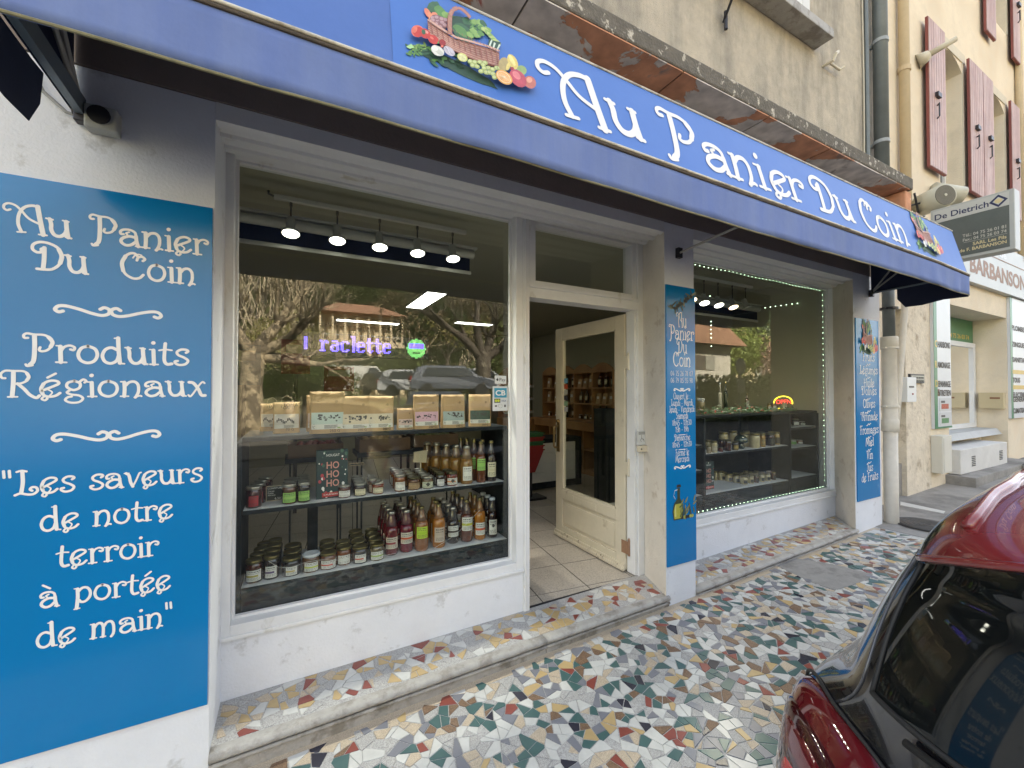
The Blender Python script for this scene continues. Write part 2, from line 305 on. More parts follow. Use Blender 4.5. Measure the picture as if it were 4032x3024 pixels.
riser_mat = M('riser_stone', (.34, .32, .29), .85, .3, 10, .6, 50, c2=(.20, .18, .15), mask=.55, mscale=8, soft=.12)
grout_m = M('grout', (.46, .455, .44), .75, .25, 60, .3, 220, c2=(.33, .32, .31), mask=.52, mscale=160, soft=.05)
concrete = M('concrete_pavement', (.30, .285, .26), .9, .2, 5, .5, 90, c2=(.18, .17, .155), mask=.55, mscale=1.8, soft=.16)
patch_m = M('cement_patch', (.27, .265, .255), .85, .2, 9, .4, 80, c2=(.2, .195, .19), mask=.56, mscale=5, soft=.1)
asphalt = M('asphalt', (.06, .06, .06), .9, .3, 30, .4, 150)
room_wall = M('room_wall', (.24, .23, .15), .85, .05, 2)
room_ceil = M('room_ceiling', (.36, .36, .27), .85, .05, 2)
floor_tile_m = M('floor_tile', (.52, .47, .40), .35, .22, 60, .05, 80, c2=(.36, .32, .27), mask=.55, mscale=110, soft=.05)
dark_grout = M('dark_grout', (.06, .055, .05), .8)
charcoal = M('charcoal_board', (.014, .019, .023), .75, .3, 9, .1, 30, spec=.2, c2=(.028, .033, .038), mask=.60, mscale=9, soft=.2)
shelf_white = M('shelf_white', (.55, .57, .60), .5, .1, 5)
dark_metal = M('dark_metal', (.05, .05, .055), .4, .1, 10, metal=.6)
white_metal = M('white_metal', (.55, .55, .50), .35, .05, 10)
navy = M('shaded_fabric', (.012, .018, .05), .8, .15, 8, .1, 200)  # cloth of the awning ends, its shadow put into the dark blue

# peeling soffit: three coats showing through each other
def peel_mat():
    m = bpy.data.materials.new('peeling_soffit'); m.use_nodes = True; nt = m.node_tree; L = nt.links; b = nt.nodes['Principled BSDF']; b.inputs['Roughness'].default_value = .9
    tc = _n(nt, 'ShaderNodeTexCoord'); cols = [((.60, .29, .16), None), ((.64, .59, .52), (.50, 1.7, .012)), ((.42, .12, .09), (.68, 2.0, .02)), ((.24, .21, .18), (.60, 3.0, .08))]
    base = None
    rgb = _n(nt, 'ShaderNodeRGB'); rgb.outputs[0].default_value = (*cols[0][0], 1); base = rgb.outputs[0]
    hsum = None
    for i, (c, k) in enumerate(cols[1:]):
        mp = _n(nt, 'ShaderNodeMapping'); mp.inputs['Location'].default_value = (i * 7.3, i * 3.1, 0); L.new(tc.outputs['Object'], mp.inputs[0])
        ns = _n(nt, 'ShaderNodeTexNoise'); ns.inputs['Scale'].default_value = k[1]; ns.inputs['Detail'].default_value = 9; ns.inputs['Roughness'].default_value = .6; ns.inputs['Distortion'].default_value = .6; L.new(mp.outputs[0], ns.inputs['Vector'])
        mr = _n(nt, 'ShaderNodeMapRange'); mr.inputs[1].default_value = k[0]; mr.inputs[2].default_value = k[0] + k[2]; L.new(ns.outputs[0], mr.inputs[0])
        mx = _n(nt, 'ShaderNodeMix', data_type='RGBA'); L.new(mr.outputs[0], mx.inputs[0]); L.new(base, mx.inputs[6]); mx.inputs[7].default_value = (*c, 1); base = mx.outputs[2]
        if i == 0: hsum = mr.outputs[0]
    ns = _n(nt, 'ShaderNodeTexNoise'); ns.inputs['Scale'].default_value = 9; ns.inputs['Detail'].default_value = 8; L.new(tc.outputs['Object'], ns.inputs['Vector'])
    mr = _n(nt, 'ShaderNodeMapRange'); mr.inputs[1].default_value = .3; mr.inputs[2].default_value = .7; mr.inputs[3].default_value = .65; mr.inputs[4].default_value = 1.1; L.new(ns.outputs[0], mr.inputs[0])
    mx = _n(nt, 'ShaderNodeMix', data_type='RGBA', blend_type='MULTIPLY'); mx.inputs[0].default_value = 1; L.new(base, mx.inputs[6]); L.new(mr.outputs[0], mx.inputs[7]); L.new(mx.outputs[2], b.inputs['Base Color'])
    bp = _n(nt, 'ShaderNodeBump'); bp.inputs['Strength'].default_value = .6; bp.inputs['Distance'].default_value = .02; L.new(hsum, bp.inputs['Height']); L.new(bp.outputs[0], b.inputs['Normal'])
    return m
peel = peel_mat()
pane_mat = glass_mat('window_glass', (.95, .97, .95), .9)

# ------------------------------------------------------------------ shop building
shop = T('shop_building', 'rendered shop building with two display windows and an open glazed door', 'building')
def part(mb, name, mat, **k): return mb.build(name, mat, shop, **k)
W_ = MB()
W_.box(-8, -.28, 0, .45, -.4, 2.74)
part(W_, 'pillar', white_wall)
# second and third pillars, splayed on their shop side
part(MB().hexa([(2.30, 0, -.1), (2.60, 0, -.1), (2.60, .45, -.1), (2.47, .45, -.1)], [(2.30, 0, 2.74), (2.60, 0, 2.74), (2.60, .45, 2.74), (2.47, .45, 2.74)]), 'pillar', [white_wall, reveal_wall])
shop.children[-1].data.polygons[5].material_index = 1
part(MB().hexa([(4.94, 0, -.1), (5.50, 0, -.1), (5.50, .45, -.1), (5.40, .45, -.1)], [(4.94, 0, 2.74), (5.50, 0, 2.74), (5.50, .45, 2.74), (5.40, .45, 2.74)]), 'pillar', [white_wall, reveal_wall])
shop.children[-1].data.polygons[5].material_index = 1
# lintels with ribbed, slightly rising soffits
def lintel(x0, x1, s0, s1):
    mb = MB()
    prof = [(0, 2.742), (0, 2.668), (.05, 2.668), (.055, 2.684), (.12, 2.684), (.125, 2.670), (.165, 2.670), (.17, 2.694), (.24, 2.694), (.245, 2.682), (.29, 2.682), (.295, 2.702), (.45, 2.702), (.45, 2.742)]
    n = len(prof); xa = lambda y, a, s: a + s * y
    mb.add([(xa(y, x0, s0), y, z) for y, z in prof] + [(xa(y, x1, s1), y, z) for y, z in prof],
           [(i, (i + 1) % n, n + (i + 1) % n, n + i) for i in range(n)] + [tuple(range(n)), tuple(range(2 * n - 1, n - 1, -1))])
    return fixn(part(mb, 'lintel', frame_white))
lintel(-.279, 2.299, 0, .4); lintel(2.601, 4.939, 0, 1.0)
part(MB().box(-8, 5.5, -.006, .45, 2.745, 3.49), 'fascia', fascia_brown)
part(MB().box(-8, 5.5, 0, 8, 3.64, 9.2), 'upper_wall', stucco)
part(MB().box(-8, 5.5, .46, 8, 3.0, 3.61), 'floor_slab', stucco)
# projecting ledge with rounded nose, and its peeling soffit laid in panels between cracks
LY = -.30
part(MB().box(-8, 5.46, LY, -.001, 3.552, 3.668), 'ledge', ledge_mat, bevel=.012)
xs = [-8, -4.4, -1.2, 1.05, 2.15, 3.05, 3.9, 4.75, 5.40]
for a, b in zip(xs, xs[1:]):
    mb = MB(); N = 10
    for i in range(N):
        for j in range(3):
            xa, xb = a + .006 + (b - a - .012) * i / N, a + .006 + (b - a - .012) * (i + 1) / N; ya, yb = LY + .03 + .26 * j / 3, LY + .03 + .26 * (j + 1) / 3
            mb.box(xa, xb, ya, yb, 3.515 + R.uniform(-.004, .004) * (1 if 0 < i < N - 1 else 0), 3.548)
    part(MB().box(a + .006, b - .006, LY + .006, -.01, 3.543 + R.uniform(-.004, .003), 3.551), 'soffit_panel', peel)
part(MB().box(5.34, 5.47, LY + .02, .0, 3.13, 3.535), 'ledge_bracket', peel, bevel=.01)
# skirting base of the first pillar (unpainted white base under the sign)
# upper window with white shutters and stone sill
up = MB().box(2.55, 4.28, -.16, -.002, 4.72, 4.80)
part(up, 'window_sill', stone_nose, bevel=.006)
mb = MB(); mb.cur = 0
for k in range(9): mb.box(3.05 + k * .118, 3.05 + k * .118 + .112, -.05, -.018, 4.87, 6.6)
part(mb, 'shutter', M('white_shutter', (.66, .66, .63), .5, .08))
part(MB().box(2.7, 4.13, -.016, -.001, 4.81, 6.65), 'window_surround', frame_white)
mb = MB(); mb.cyl((2.95, -.01, 4.42), (2.80, -.30, 4.60), .010, n=8); mb.cyl((2.95, -.03, 4.35), (2.95, -.03, 4.49), .014, n=8)
part(mb, 'iron_rod', dark_metal)
mb = MB(); mb.tube([(4.42, 0, 4.62), (4.42, -.09, 4.62), (4.42, -.11, 4.67), (4.46, -.11, 4.70)], .014); mb.tube([(4.42, -.05, 4.63), (4.62, -.05, 4.63), (4.66, -.07, 4.66)], .012)
part(mb, 'hook', door_cream)

# -------- shop window frames: stiles, rails, stepped mouldings, glass
FY = .31
def frame(name, parent_thing=shop, **k): pass
def window_unit(x0, x1, z0, z1, rail_z):
    "glass opening x0..x1, z0..z1 ; rail_z = underside of the bottom rail"
    st = .055
    f = MB()
    f.box(x0 - st, x0, FY, .40, rail_z, z1 + .001); f.box(x1, x1 + st, FY, .40, rail_z, z1 + .001)
    f.box(x0, x1, FY, .40, rail_z, z0); f.box(x0 - st - .02, x1 + st + .0, FY - .012, FY, rail_z - .0, rail_z + .018)
    f.box(x0, x1, FY, .40, z1 - .0, z1 + .035)
    fr = part(f, 'window_frame', frame_white, bevel=.003)
    g = MB()
    b = .012
    for (a, c, d, e) in ((x0, x0 + b, z0, z1), (x1 - b, x1, z0, z1), (x0 + b, x1 - b, z0, z0 + b), (x0 + b, x1 - b, z1 - b, z1)): g.box(a, c, .375, .399, d, e)
    g.build('glazing_bead', frame_white, fr)
    p = MB().box(x0 + .002, x1 - .002, .402, .408, z0 + .002, z1 - .002).build('pane', pane_mat, fr)
    return fr
w1 = window_unit(-.245, 1.29, .449, 2.700, .385)
w2 = window_unit(2.75, 5.275, .475, 2.690, .41)
# outer casing strips (stepped mouldings on the left jamb and each side of the door)
mb = MB(); mb.box(-.36, -.300, .27, .42, .09, 2.70); mb.box(-.335, -.315, .258, .27, .09, 2.70)
part(mb, 'window_casing', frame_white, bevel=.003)
mb = MB(); mb.box(1.345, 1.388, FY - .004, .45, .115, 2.70); mb.box(1.388, 1.40, .33, .44, .12, 2.18)
mb.box(1.352, 1.360, FY - .012, FY - .004, .13, 2.69)
part(mb, 'door_post', frame_white, bevel=.003)
mb = MB(); mb.box(2.365, 2.452, .32, .45, .13, 2.70); mb.box(2.43, 2.452, .30, .32, .14, 2.70); mb.box(2.340, 2.365, .335, .42, .14, 2.18)
part(mb, 'door_post', frame_white, bevel=.003)
mb = MB(); mb.box(1.388, 2.365, .32, .44, 2.18, 2.262); mb.box(1.388, 2.365, .30, .32, 2.245, 2.262)
part(mb, 'transom_bar', frame_white, bevel=.003)
mb = MB(); x0, x1, z0, z1 = 1.45, 2.318, 2.30, 2.70
mb.box(1.389, x0, .33, .43, 2.263, 2.70); mb.box(x1, 2.364, .33, .43, 2.263, 2.70); mb.box(x0, x1, .33, .43, 2.263, z0); mb.box(x0, x1, .33, .43, z1 - .02, z1)
tw = part(mb, 'transom_window', frame_white, bevel=.003)
MB().box(x0 + .002, x1 - .002, .400, .406, z0 + .002, z1 - .022).build('pane', pane_mat, tw)
# right side casing of window 2, bottom apron walls
mb = MB(); mb.box(5.331, 5.372, .29, .45, .19, 2.69); mb.box(5.352, 5.372, .275, .29, .19, 2.69)
part(mb, 'window_casing', frame_white, bevel=.003)
part(MB().hexa([(-.30, .318, .03), (1.344, .318, .03), (1.344, .45, .03), (-.30, .45, .03)], [(-.30, .318, .384), (1.344, .318, .384), (1.344, .45, .384), (-.30, .45, .384)]), 'apron_wall', white_wall)
part(MB().hexa([(2.61, .318, .08), (5.33, .318, .08), (5.33, .45, .08), (2.61, .45, .08)], [(2.61, .318, .409), (5.33, .318, .409), (5.33, .45, .409), (2.61, .45, .409)]), 'apron_wall', white_wall)

# -------- interior shell
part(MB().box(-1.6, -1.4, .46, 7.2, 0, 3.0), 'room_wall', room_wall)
part(MB().box(5.41, 5.499, .46, 7.2, 0, 3.0), 'room_wall', M('room_wall_lit', (.44, .43, .33), .85, .05, 2))  # right wall in a paler copy: the light on it is in the colour
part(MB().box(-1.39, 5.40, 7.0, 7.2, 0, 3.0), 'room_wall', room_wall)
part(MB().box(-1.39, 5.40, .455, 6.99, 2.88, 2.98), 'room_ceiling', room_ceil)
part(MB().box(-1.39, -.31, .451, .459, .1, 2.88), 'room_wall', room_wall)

# -------- glazed door, opened inward
dr = MB(); X0, X1 = 2.330, 2.372; Y0, Y1 = .43, 1.40; Z0, Z1 = .150, 2.165
so_, zb, zt = .105, .60, 2.06
dr.box(X0, X1, Y0, Y0 + so_, Z0, Z1); dr.box(X0, X1, Y1 - so_, Y1, Z0, Z1)
dr.box(X0, X1, Y0 + so_, Y1 - so_, zt, Z1); dr.box(X0, X1, Y0 + so_, Y1 - so_, zb - .09, zb); dr.box(X0, X1, Y0 + so_, Y1 - so_, Z0, Z0 + .10)
door = part(dr, 'door', door_cream, bevel=.004)
pn = MB(); pn.box(X0 + .012, X1 - .012, Y0 + so_, Y1 - so_, Z0 + .10, zb - .09)
pn.box(X0 + .003, X0 + .012, Y0 + so_ + .03, Y1 - so_ - .03, Z0 + .13, zb - .12)
pn.build('lower_panel', door_cream, door, bevel=.006)
kb = MB(); kb.box(X0 - .014, X0 - .001, Y0, Y1 + .01, Z0 - .005, Z0 + .045); kb.box(X0 - .024, X0 - .014, Y0 + .0, Y1 + .01, Z0 - .008, Z0 + .02)
kb.build('kick_moulding', chip, door, bevel=.003)
ls = MB(); ls.box(X0 - .006, X0, .78, .80, zb - .075, zb - .02); ls.box(X0 - .006, X0, 1.10, 1.12, zb - .075, zb - .02); ls.box(X0 - .004, X0 - .001, .80, 1.10, zb - .07, zb - .025)
ls.build('letter_slot', door_cream, door, bevel=.002)
bd = MB()
for (a, b, c, d) in ((Y0 + so_, Y0 + so_ + .014, zb, zt), (Y1 - so_ - .014, Y1 - so_, zb, zt), (Y0 + so_, Y1 - so_, zb, zb + .014), (Y0 + so_, Y1 - so_, zt - .014, zt)): bd.box(X0 + .004, X1 - .004, a, b, c, d)
bd.build('glazing_bead', door_cream, door)
MB().box((X0 + X1) / 2 - .003, (X0 + X1) / 2 + .003, Y0 + so_, Y1 - so_, zb, zt).build('pane', glass_mat('door_glass', (.93, .94, .90), 1.0), door)
brass = M('aged_brass', (.35, .25, .12), .35, .2, 12, metal=1)
hm = MB(); hm.cyl((X0 - .001, Y1 - .05, 1.02), (X0 - .009, Y1 - .05, 1.02), .024, n=14)
hm.box(X0 - .008, X0, Y1 - .072, Y1 - .028, .96, 1.26); hm.lathe([(.001, 0), (.022, .01), (.022, .03), (.001, .04)], (X0 - .006, Y1 - .05, 1.24))
hm.tube([(X0 - .004, Y1 - .05, 1.21), (X0 - .05, Y1 - .05, 1.205), (X0 - .055, Y1 - .05, 1.19), (X0 - .055, Y1 - .05, 1.02), (X0 - .05, Y1 - .05, 1.005), (X0 - .004, Y1 - .05, 1.0)], .010)
hm.build('handle', brass, door)
for zc in (.33, .95, 1.78):
    h = MB(); h.cyl((X0 + .006, Y0 - .035, zc - .06), (X0 + .006, Y0 - .035, zc + .06), .010, n=10); h.box(X0 - .004, X0 - .001, Y0 - .03, Y0 + .04, zc - .05, zc + .05); h.lathe([(.001, 0), (.012, .004), (.001, .02)], (X0 + .006, Y0 - .035, zc + .06), 8)
    h.build('hinge', door_cream if zc > .5 else M('rusty_steel', (.30, .17, .10), .6, .3, 30), door)
# stickers on the door glass edge
for k, cc in enumerate([(.15, .4, .6), (.5, .08, .03), (.5, .5, .45), (.05, .05, .06), (.25, .4, .25), (.4, .4, .42)]):
    MB().box((X0 + X1) / 2 - .006, (X0 + X1) / 2 - .0045, Y1 - so_ - .075, Y1 - so_ - .018, 1.63 - k * .055, 1.675 - k * .055).build('sticker', M('sticker%d' % k, cc, .4), door)

# -------- small fittings on the facade
jb = T('wall_speaker', 'small square grey wall light box under the left end of the awning', 'light fitting', loc=(-.66, 0, 2.36))
p_ = WY(418, 492, 0)
mb = MB(); mb.box(p_.x - .045, p_.x + .045, -.055, -.001, p_.z - .045, p_.z + .04)
mb.build('housing', M('fitting_grey', (.42, .42, .38), .6, .2, 20), jb, bevel=.006)
mb = MB(); mb.cyl((p_.x - .003, -.056, p_.z + .004), (p_.x - .003, -.062, p_.z + .004), .032, n=20); mb.build('lens', dark_metal, jb)
MB().tube([(p_.x - .045, -.02, p_.z - .005), (p_.x - .10, -.02, p_.z + .005), (p_.x - .16, -.02, p_.z + .06), (p_.x - .2, -.03, p_.z + .16)], .006).build('cable', M('cable_grey', (.3, .3, .28), .6), jb)

# ------------------------------------------------------------------ ground, steps and mosaic
def slab(name, pts, top, th, mat, **k):
    "pts: xy outline; top(x): height"
    lo = [(x, y, top(x) - th) for x, y in pts]; hi = [(x, y, top(x)) for x, y in pts]
    return MB().hexa(lo, hi).build(name, mat, **k)
far = MB(); far.quad((-120, -150, -1.2), (160, -150, -1.2), (160, 60, -1.2), (-120, 60, -1.2)); far.build('ground', M('far_ground', (.16, .15, .12), .95), kind='structure')
slab('road', [(-30, -9), (40, -9), (40, -1.36), (-30, -1.36)], lambda x: gz(x) - .12, .5, asphalt, kind='structure')
slab('kerb', [(-30, -1.36), (40, -1.36), (40, -1.20), (-30, -1.20)], gz, .5, stone_nose, kind='structure')
MX = 5.35
pave = slab('pavement', [(-4, -1.20), (MX, -1.20), (MX, .0), (-4, .0)], gz, .4, grout_m, kind='structure')
side_pave = slab('concrete_pavement', [(MX, -1.20), (40, -1.20), (40, .9), (MX, .9)], lambda x: gz(x) + .004, .4, concrete, kind='structure')
slab('concrete_pavement', [(-30, -1.20), (-4, -1.20), (-4, .0), (-30, .0)], lambda x: gz(x) + .004, .4, concrete, kind='structure')
t1 = lambda x: .102 + .014 * (x + .28)
t2 = lambda x: .122 + .028 * (x - 2.6)
step1 = slab('entrance_step', [(-.278, .012), (2.30, .012), (2.43, .335), (-.30, .335)], t1, .3, grout_m, kind='structure')
step2 = slab('window_step', [(2.602, .012), (4.938, .012), (5.27, .335), (2.602, .335)], t2, .3, grout_m, kind='structure')
def nosing(x0, x1, top, parent):
    mb = MB(); N = 24; mb.smooth = True
    prof = [(.036, .0015), (.0, .002), (-.012, -.002), (-.019, -.012), (-.019, -.022), (-.012, -.031), (.002, -.034), (.036, -.034)]
    vs = []
    for i in range(N + 1):
        x = x0 + (x1 - x0) * i / N; j = R.uniform(-.0015, .0015)
        vs += [(x, y + j, top(x) + z) for y, z in prof]
    n = len(prof)
    mb.add(vs, [(i * n + k, i * n + k + 1, (i + 1) * n + k + 1, (i + 1) * n + k) for i in range(N) for k in range(n - 1)] + [tuple(range(n)), tuple(range(len(vs) - 1, len(vs) - n - 1, -1))])
    fixn(mb.build('nosing', stone_nose, parent))
    mb = MB(); z = lambda x, d: top(x) + d
    mb.hexa([(x0, -.004, gz(x0) - .02), (x1, -.004, gz(x1) - .02), (x1, .05, gz(x1) - .02), (x0, .05, gz(x0) - .02)], [(x0, -.004, z(x0, -.041)), (x1, -.004, z(x1, -.041)), (x1, .05, z(x1, -.041)), (x0, .05, z(x0, -.041))])
    mb.build('riser', riser_mat, parent)
    mb = MB(); mb.smooth = True
    mb.tube([(x0 + (x1 - x0) * i / 20, -.006, top(x0 + (x1 - x0) * i / 20) - .048) for i in range(21)], .009, 8)
    mb.build('riser_moulding', riser_mat, parent)
nosing(-.279, 1.315, t1, step1); nosing(1.319, 2.325, t1, step1); nosing(2.602, 4.96, t2, step2)

# ---- irregular mosaic pieces: cells of scattered seeds, some broken in two
def clip(poly, a, b, c):
    out = []
    for i in range(len(poly)):
        p, q = poly[i], poly[(i + 1) % len(poly)]; dp, dq = a * p[0] + b * p[1] - c, a * q[0] + b * q[1] - c
        if dp <= 0: out.append(p)
        if dp * dq < 0: t = dp / (dp - dq); out.append((p[0] + (q[0] - p[0]) * t, p[1] + (q[1] - p[1]) * t))
    return out
def area(p): return abs(sum(p[i][0] * p[(i + 1) % len(p)][1] - p[(i + 1) % len(p)][0] * p[i][1] for i in range(len(p)))) / 2
def inset(p, d):
    cx = sum(q[0] for q in p) / len(p); cy = sum(q[1] for q in p) / len(p); out = list(p)
    s = sum(p[i][0] * p[(i + 1) % len(p)][1] - p[(i + 1) % len(p)][0] * p[i][1] for i in range(len(p)))
    for i in range(len(p)):
        a, b = p[i], p[(i + 1) % len(p)]; ex, ey = b[0] - a[0], b[1] - a[1]; l = math.hypot(ex, ey)
        if l < 1e-6: continue
        nx, ny = (ey / l, -ex / l) if s > 0 else (-ey / l, ex / l)
        out = clip(out, nx, ny, nx * a[0] + ny * a[1] - d)
        if len(out) < 3: return []
    return out
def mosaic(x0, x1, y0, y1, cell, rr, gap, skew=.92):
    pts = []; g = {}
    nx, ny = int((x1 - x0) / cell) + 2, int((y1 - y0) / cell) + 2
    for i in range(-1, nx):
        for j in range(-1, ny):
            p = (x0 + (i + .5 + rr.uniform(-.5, .5) * skew) * cell, y0 + (j + .5 + rr.uniform(-.5, .5) * skew) * cell); g[(i, j)] = p
    cells = []
    for (i, j), p in g.items():
        if not (x0 <= p[0] <= x1 and y0 <= p[1] <= y1): continue
        poly = [(p[0] - cell * 1.6, p[1] - cell * 1.6), (p[0] + cell * 1.6, p[1] - cell * 1.6), (p[0] + cell * 1.6, p[1] + cell * 1.6), (p[0] - cell * 1.6, p[1] + cell * 1.6)]
        for di in (-2, -1, 0, 1, 2):
            for dj in (-2, -1, 0, 1, 2):
                q = g.get((i + di, j + dj))
                if q is None or (di == 0 and dj == 0): continue
                a, b = q[0] - p[0], q[1] - p[1]; poly = clip(poly, a, b, (a * (p[0] + q[0]) + b * (p[1] + q[1])) / 2)
                if len(poly) < 3: break
        for (a, b, c) in ((1, 0, x1), (-1, 0, -x0), (0, 1, y1), (0, -1, -y0)): poly = clip(poly, a, b, c)
        if len(poly) < 3: continue
        parts = []; todo = [poly]; lim = .0031 * (cell / .085) ** 2
        while todo:
            q = todo.pop(); ar = area(q)
            if ar > lim * rr.uniform(.75, 1.9):
                cx = sum(v[0] for v in q) / len(q) + rr.uniform(-.1, .1) * cell; cy = sum(v[1] for v in q) / len(q) + rr.uniform(-.1, .1) * cell
                i_, j_ = max(((i2, j2) for i2 in range(len(q)) for j2 in range(i2)), key=lambda t: math.hypot(q[t[0]][0] - q[t[1]][0], q[t[0]][1] - q[t[1]][1]))
                t = math.atan2(q[i_][1] - q[j_][1], q[i_][0] - q[j_][0]) + rr.uniform(-.55, .55); a, b = math.cos(t), math.sin(t); c = a * cx + b * cy
                todo += [z for z in (clip(q, a, b, c), clip(q, -a, -b, -c)) if len(z) >= 3]
            else: parts.append(q)
        for q in parts:
            if len(q) < 3: continue
            # drop very short edges so that pieces stay angular
            q2 = [v for k, v in enumerate(q) if math.hypot(v[0] - q[k - 1][0], v[1] - q[k - 1][1]) > cell * .10]
            q = q2 if len(q2) >= 3 else q
            q = inset(q, gap * rr.uniform(.6, 1.7))
            if len(q) >= 3 and area(q) > (cell * .17) ** 2: cells.append(q)
    return cells
def speck(name, c, d, s=.5): return M(name, c, .45, .12, 40, .15, 200, c2=d, mask=s, mscale=260, soft=.06, detail=3)
TM = {'white': M('tile_white', (.56, .56, .53), .30, .16, 14), 'teal': M('tile_teal', (.065, .13, .125), .28, .16, 10), 'slate': M('tile_slate', (.20, .205, .23), .3, .12, 10),
      'grey': speck('tile_granite', (.47, .465, .45), (.30, .29, .28)), 'beige': speck('tile_beige', (.54, .45, .33), (.40, .33, .25)), 'yellow': M('tile_yellow', (.48, .35, .17), .32, .14, 10),
      'brown': speck('tile_brown', (.24, .15, .09), (.13, .08, .05)), 'red': M('tile_red', (.24, .065, .05), .28, .16, 10), 'black': M('tile_black', (.035, .035, .05), .25, .1, 10)}
def lay(parent, cells, top, pick, limit, focus):
    cells.sort(key=lambda q: -area(q) / max(.3, ((sum(p[0] for p in q) / len(q) - focus[0]) ** 2 + (sum(p[1] for p in q) / len(q) - focus[1]) ** 2 + 2.4)))
    rest = {}
    for i, q in enumerate(cells):
        mname = pick(q)
        if mname is None: continue
        h = .0028 + R.uniform(-.0006, .0009)
        tilt = R.uniform(-.004, .004); cx = sum(p[0] for p in q) / len(q)
        s = 1 if sum(q[k][0] * q[(k + 1) % len(q)][1] - q[(k + 1) % len(q)][0] * q[k][1] for k in range(len(q))) > 0 else -1
        q = q if s > 0 else q[::-1]
        qi = inset(q, .0012) or q
        if len(qi) != len(q): qi = q
        mb = MB() if i < limit else rest.setdefault(mname, MB())
        n = len(q); lo = [(x, y, top(x) - .003) for x, y in q]; mi = [(x, y, top(x) + h - .0012 + tilt * (x - cx)) for x, y in q]; hi = [(x, y, top(x) + h + tilt * (x - cx)) for x, y in qi]
        mb.add(lo + mi + hi, [(k, (k + 1) % n, n + (k + 1) % n, n + k) for k in range(n)] + [(n + k, n + (k + 1) % n, 2 * n + (k + 1) % n, 2 * n + k) for k in range(n)] + [tuple(range(2 * n, 3 * n))])
        if i < limit: mb.build('tile', TM[mname], parent)
    allm = MB(); mats = []
    for k, b in rest.items():
        allm.cur = len(mats); mats.append(TM[k]); allm.add(b.v, b.f)
    if mats: allm.build('tiles', mats, parent, kind='stuff')
rr = random.Random(21)
PATCH = [WG(2688 + x * .6076, 2016 + y * .6076) for x, y in ((600, 345), (700, 296), (880, 322), (1010, 350), (1235, 405), (1200, 440), (1090, 478), (985, 508), (870, 470), (700, 395))]
def inpoly(x, y, P):
    c = False
    for i in range(len(P)):
        a, b = P[i], P[i - 1]
        if (a.y > y) != (b.y > y) and x < (b.x - a.x) * (y - a.y) / (b.y - a.y) + a.x: c = not c
    return c
def pick_pave(q):
    cx = sum(p[0] for p in q) / len(q); cy = sum(p[1] for p in q) / len(q)
    if inpoly(cx, cy, PATCH): return None
    if cy > -.045 + .015 * math.sin(cx * 9): return None
    r = R.random()
    for k, t in (('white', .23), ('teal', .40), ('slate', .52), ('grey', .69), ('beige', .79), ('yellow', .84), ('brown', .905), ('red', .938), ('black', .968), (None, 1.0)):
        if r < t: return k
def pick_step(q):
    r = R.random()
    for k, t in (('yellow', .30), ('white', .52), ('red', .62), ('beige', .70), ('grey', .82), (None, 1.0)):
        if r < t: return k
cells = mosaic(-1.1, MX - .02, -1.19, -.03, .080, rr, .0016)
lay(pave, cells, gz, pick_pave, 300, (1.2, -.9))
cells = mosaic(-.27, 2.36, .040, .312, .082, rr, .0024, .95)
cells = [q for q in cells if all(p[0] < 2.31 + .35 * p[1] for p in q)]
lay(step1, cells, t1, pick_step, 300, (.6, 0))
cells = mosaic(2.61, 5.2, .040, .312, .080, rr, .0024, .95)
cells = [q for q in cells if all(p[0] < 4.93 + .95 * p[1] for p in q)]
lay(step2, cells, t2, pick_step, 300, (2.6, 0))
# beige terrazzo strip at the foot of the steps
def strip(x0, x1):
    slab('terrazzo_strip', [(x0, -.060), (x1, -.060), (x1, -.004), (x0, -.004)], lambda x: gz(x) + .0015, .004, TM['beige'], parent=pave)
strip(-1.0, 2.6); strip(2.6, 5.3)
mb = MB(); mb.hexa([(p.x, p.y, gz(p.x) - .01) for p in PATCH], [(p.x, p.y, gz(p.x) + .003) for p in PATCH]); fixn(mb.build('cement_patch', patch_m, pave))
# dropped kerb stone and joints in the concrete beyond, manhole cover
for a, b, c, d in (((3545, 1978), (3722, 2016), (3714, 2024), (3545, 1992)),):
    P4 = [WG(*q) for q in (a, b, c, d)]
    fixn(MB().hexa([(p.x, p.y, gz(p.x)) for p in P4], [(p.x, p.y, gz(p.x) + .010) for p in P4]).build('kerb_stone', M('pale_kerb', (.55, .54, .5), .8, .1), side_pave))
cc = WG(3655, 2070)
man = T('manhole_cover', 'round dark cast iron manhole cover in the concrete beside the downpipe', 'manhole cover', loc=(cc.x, cc.y, gz(cc.x)))
mb = MB(); top = gz(cc.x) + .006
mb.lathe([(.27, 0), (.27, .004), (.255, .006), (.25, .002)], (cc.x, cc.y, top), 40)
mb.build('rim', dark_metal, man)
iron = M('cast_iron', (.09, .085, .08), .6, .3, 20)
mb = MB()
for k in range(6):
    r = .235 - k * .038; mb.lathe([(r, .0), (r, .006), (r - .02, .006), (r - .02, .0)], (cc.x, cc.y, top + .001), 36)
mb.build('cover', iron, man)
slab('road_far', [(-60, -60), (90, -60), (90, -9), (-60, -9)], lambda x: gz(x) - .13, .5, asphalt, kind='structure').name = 'car_park'
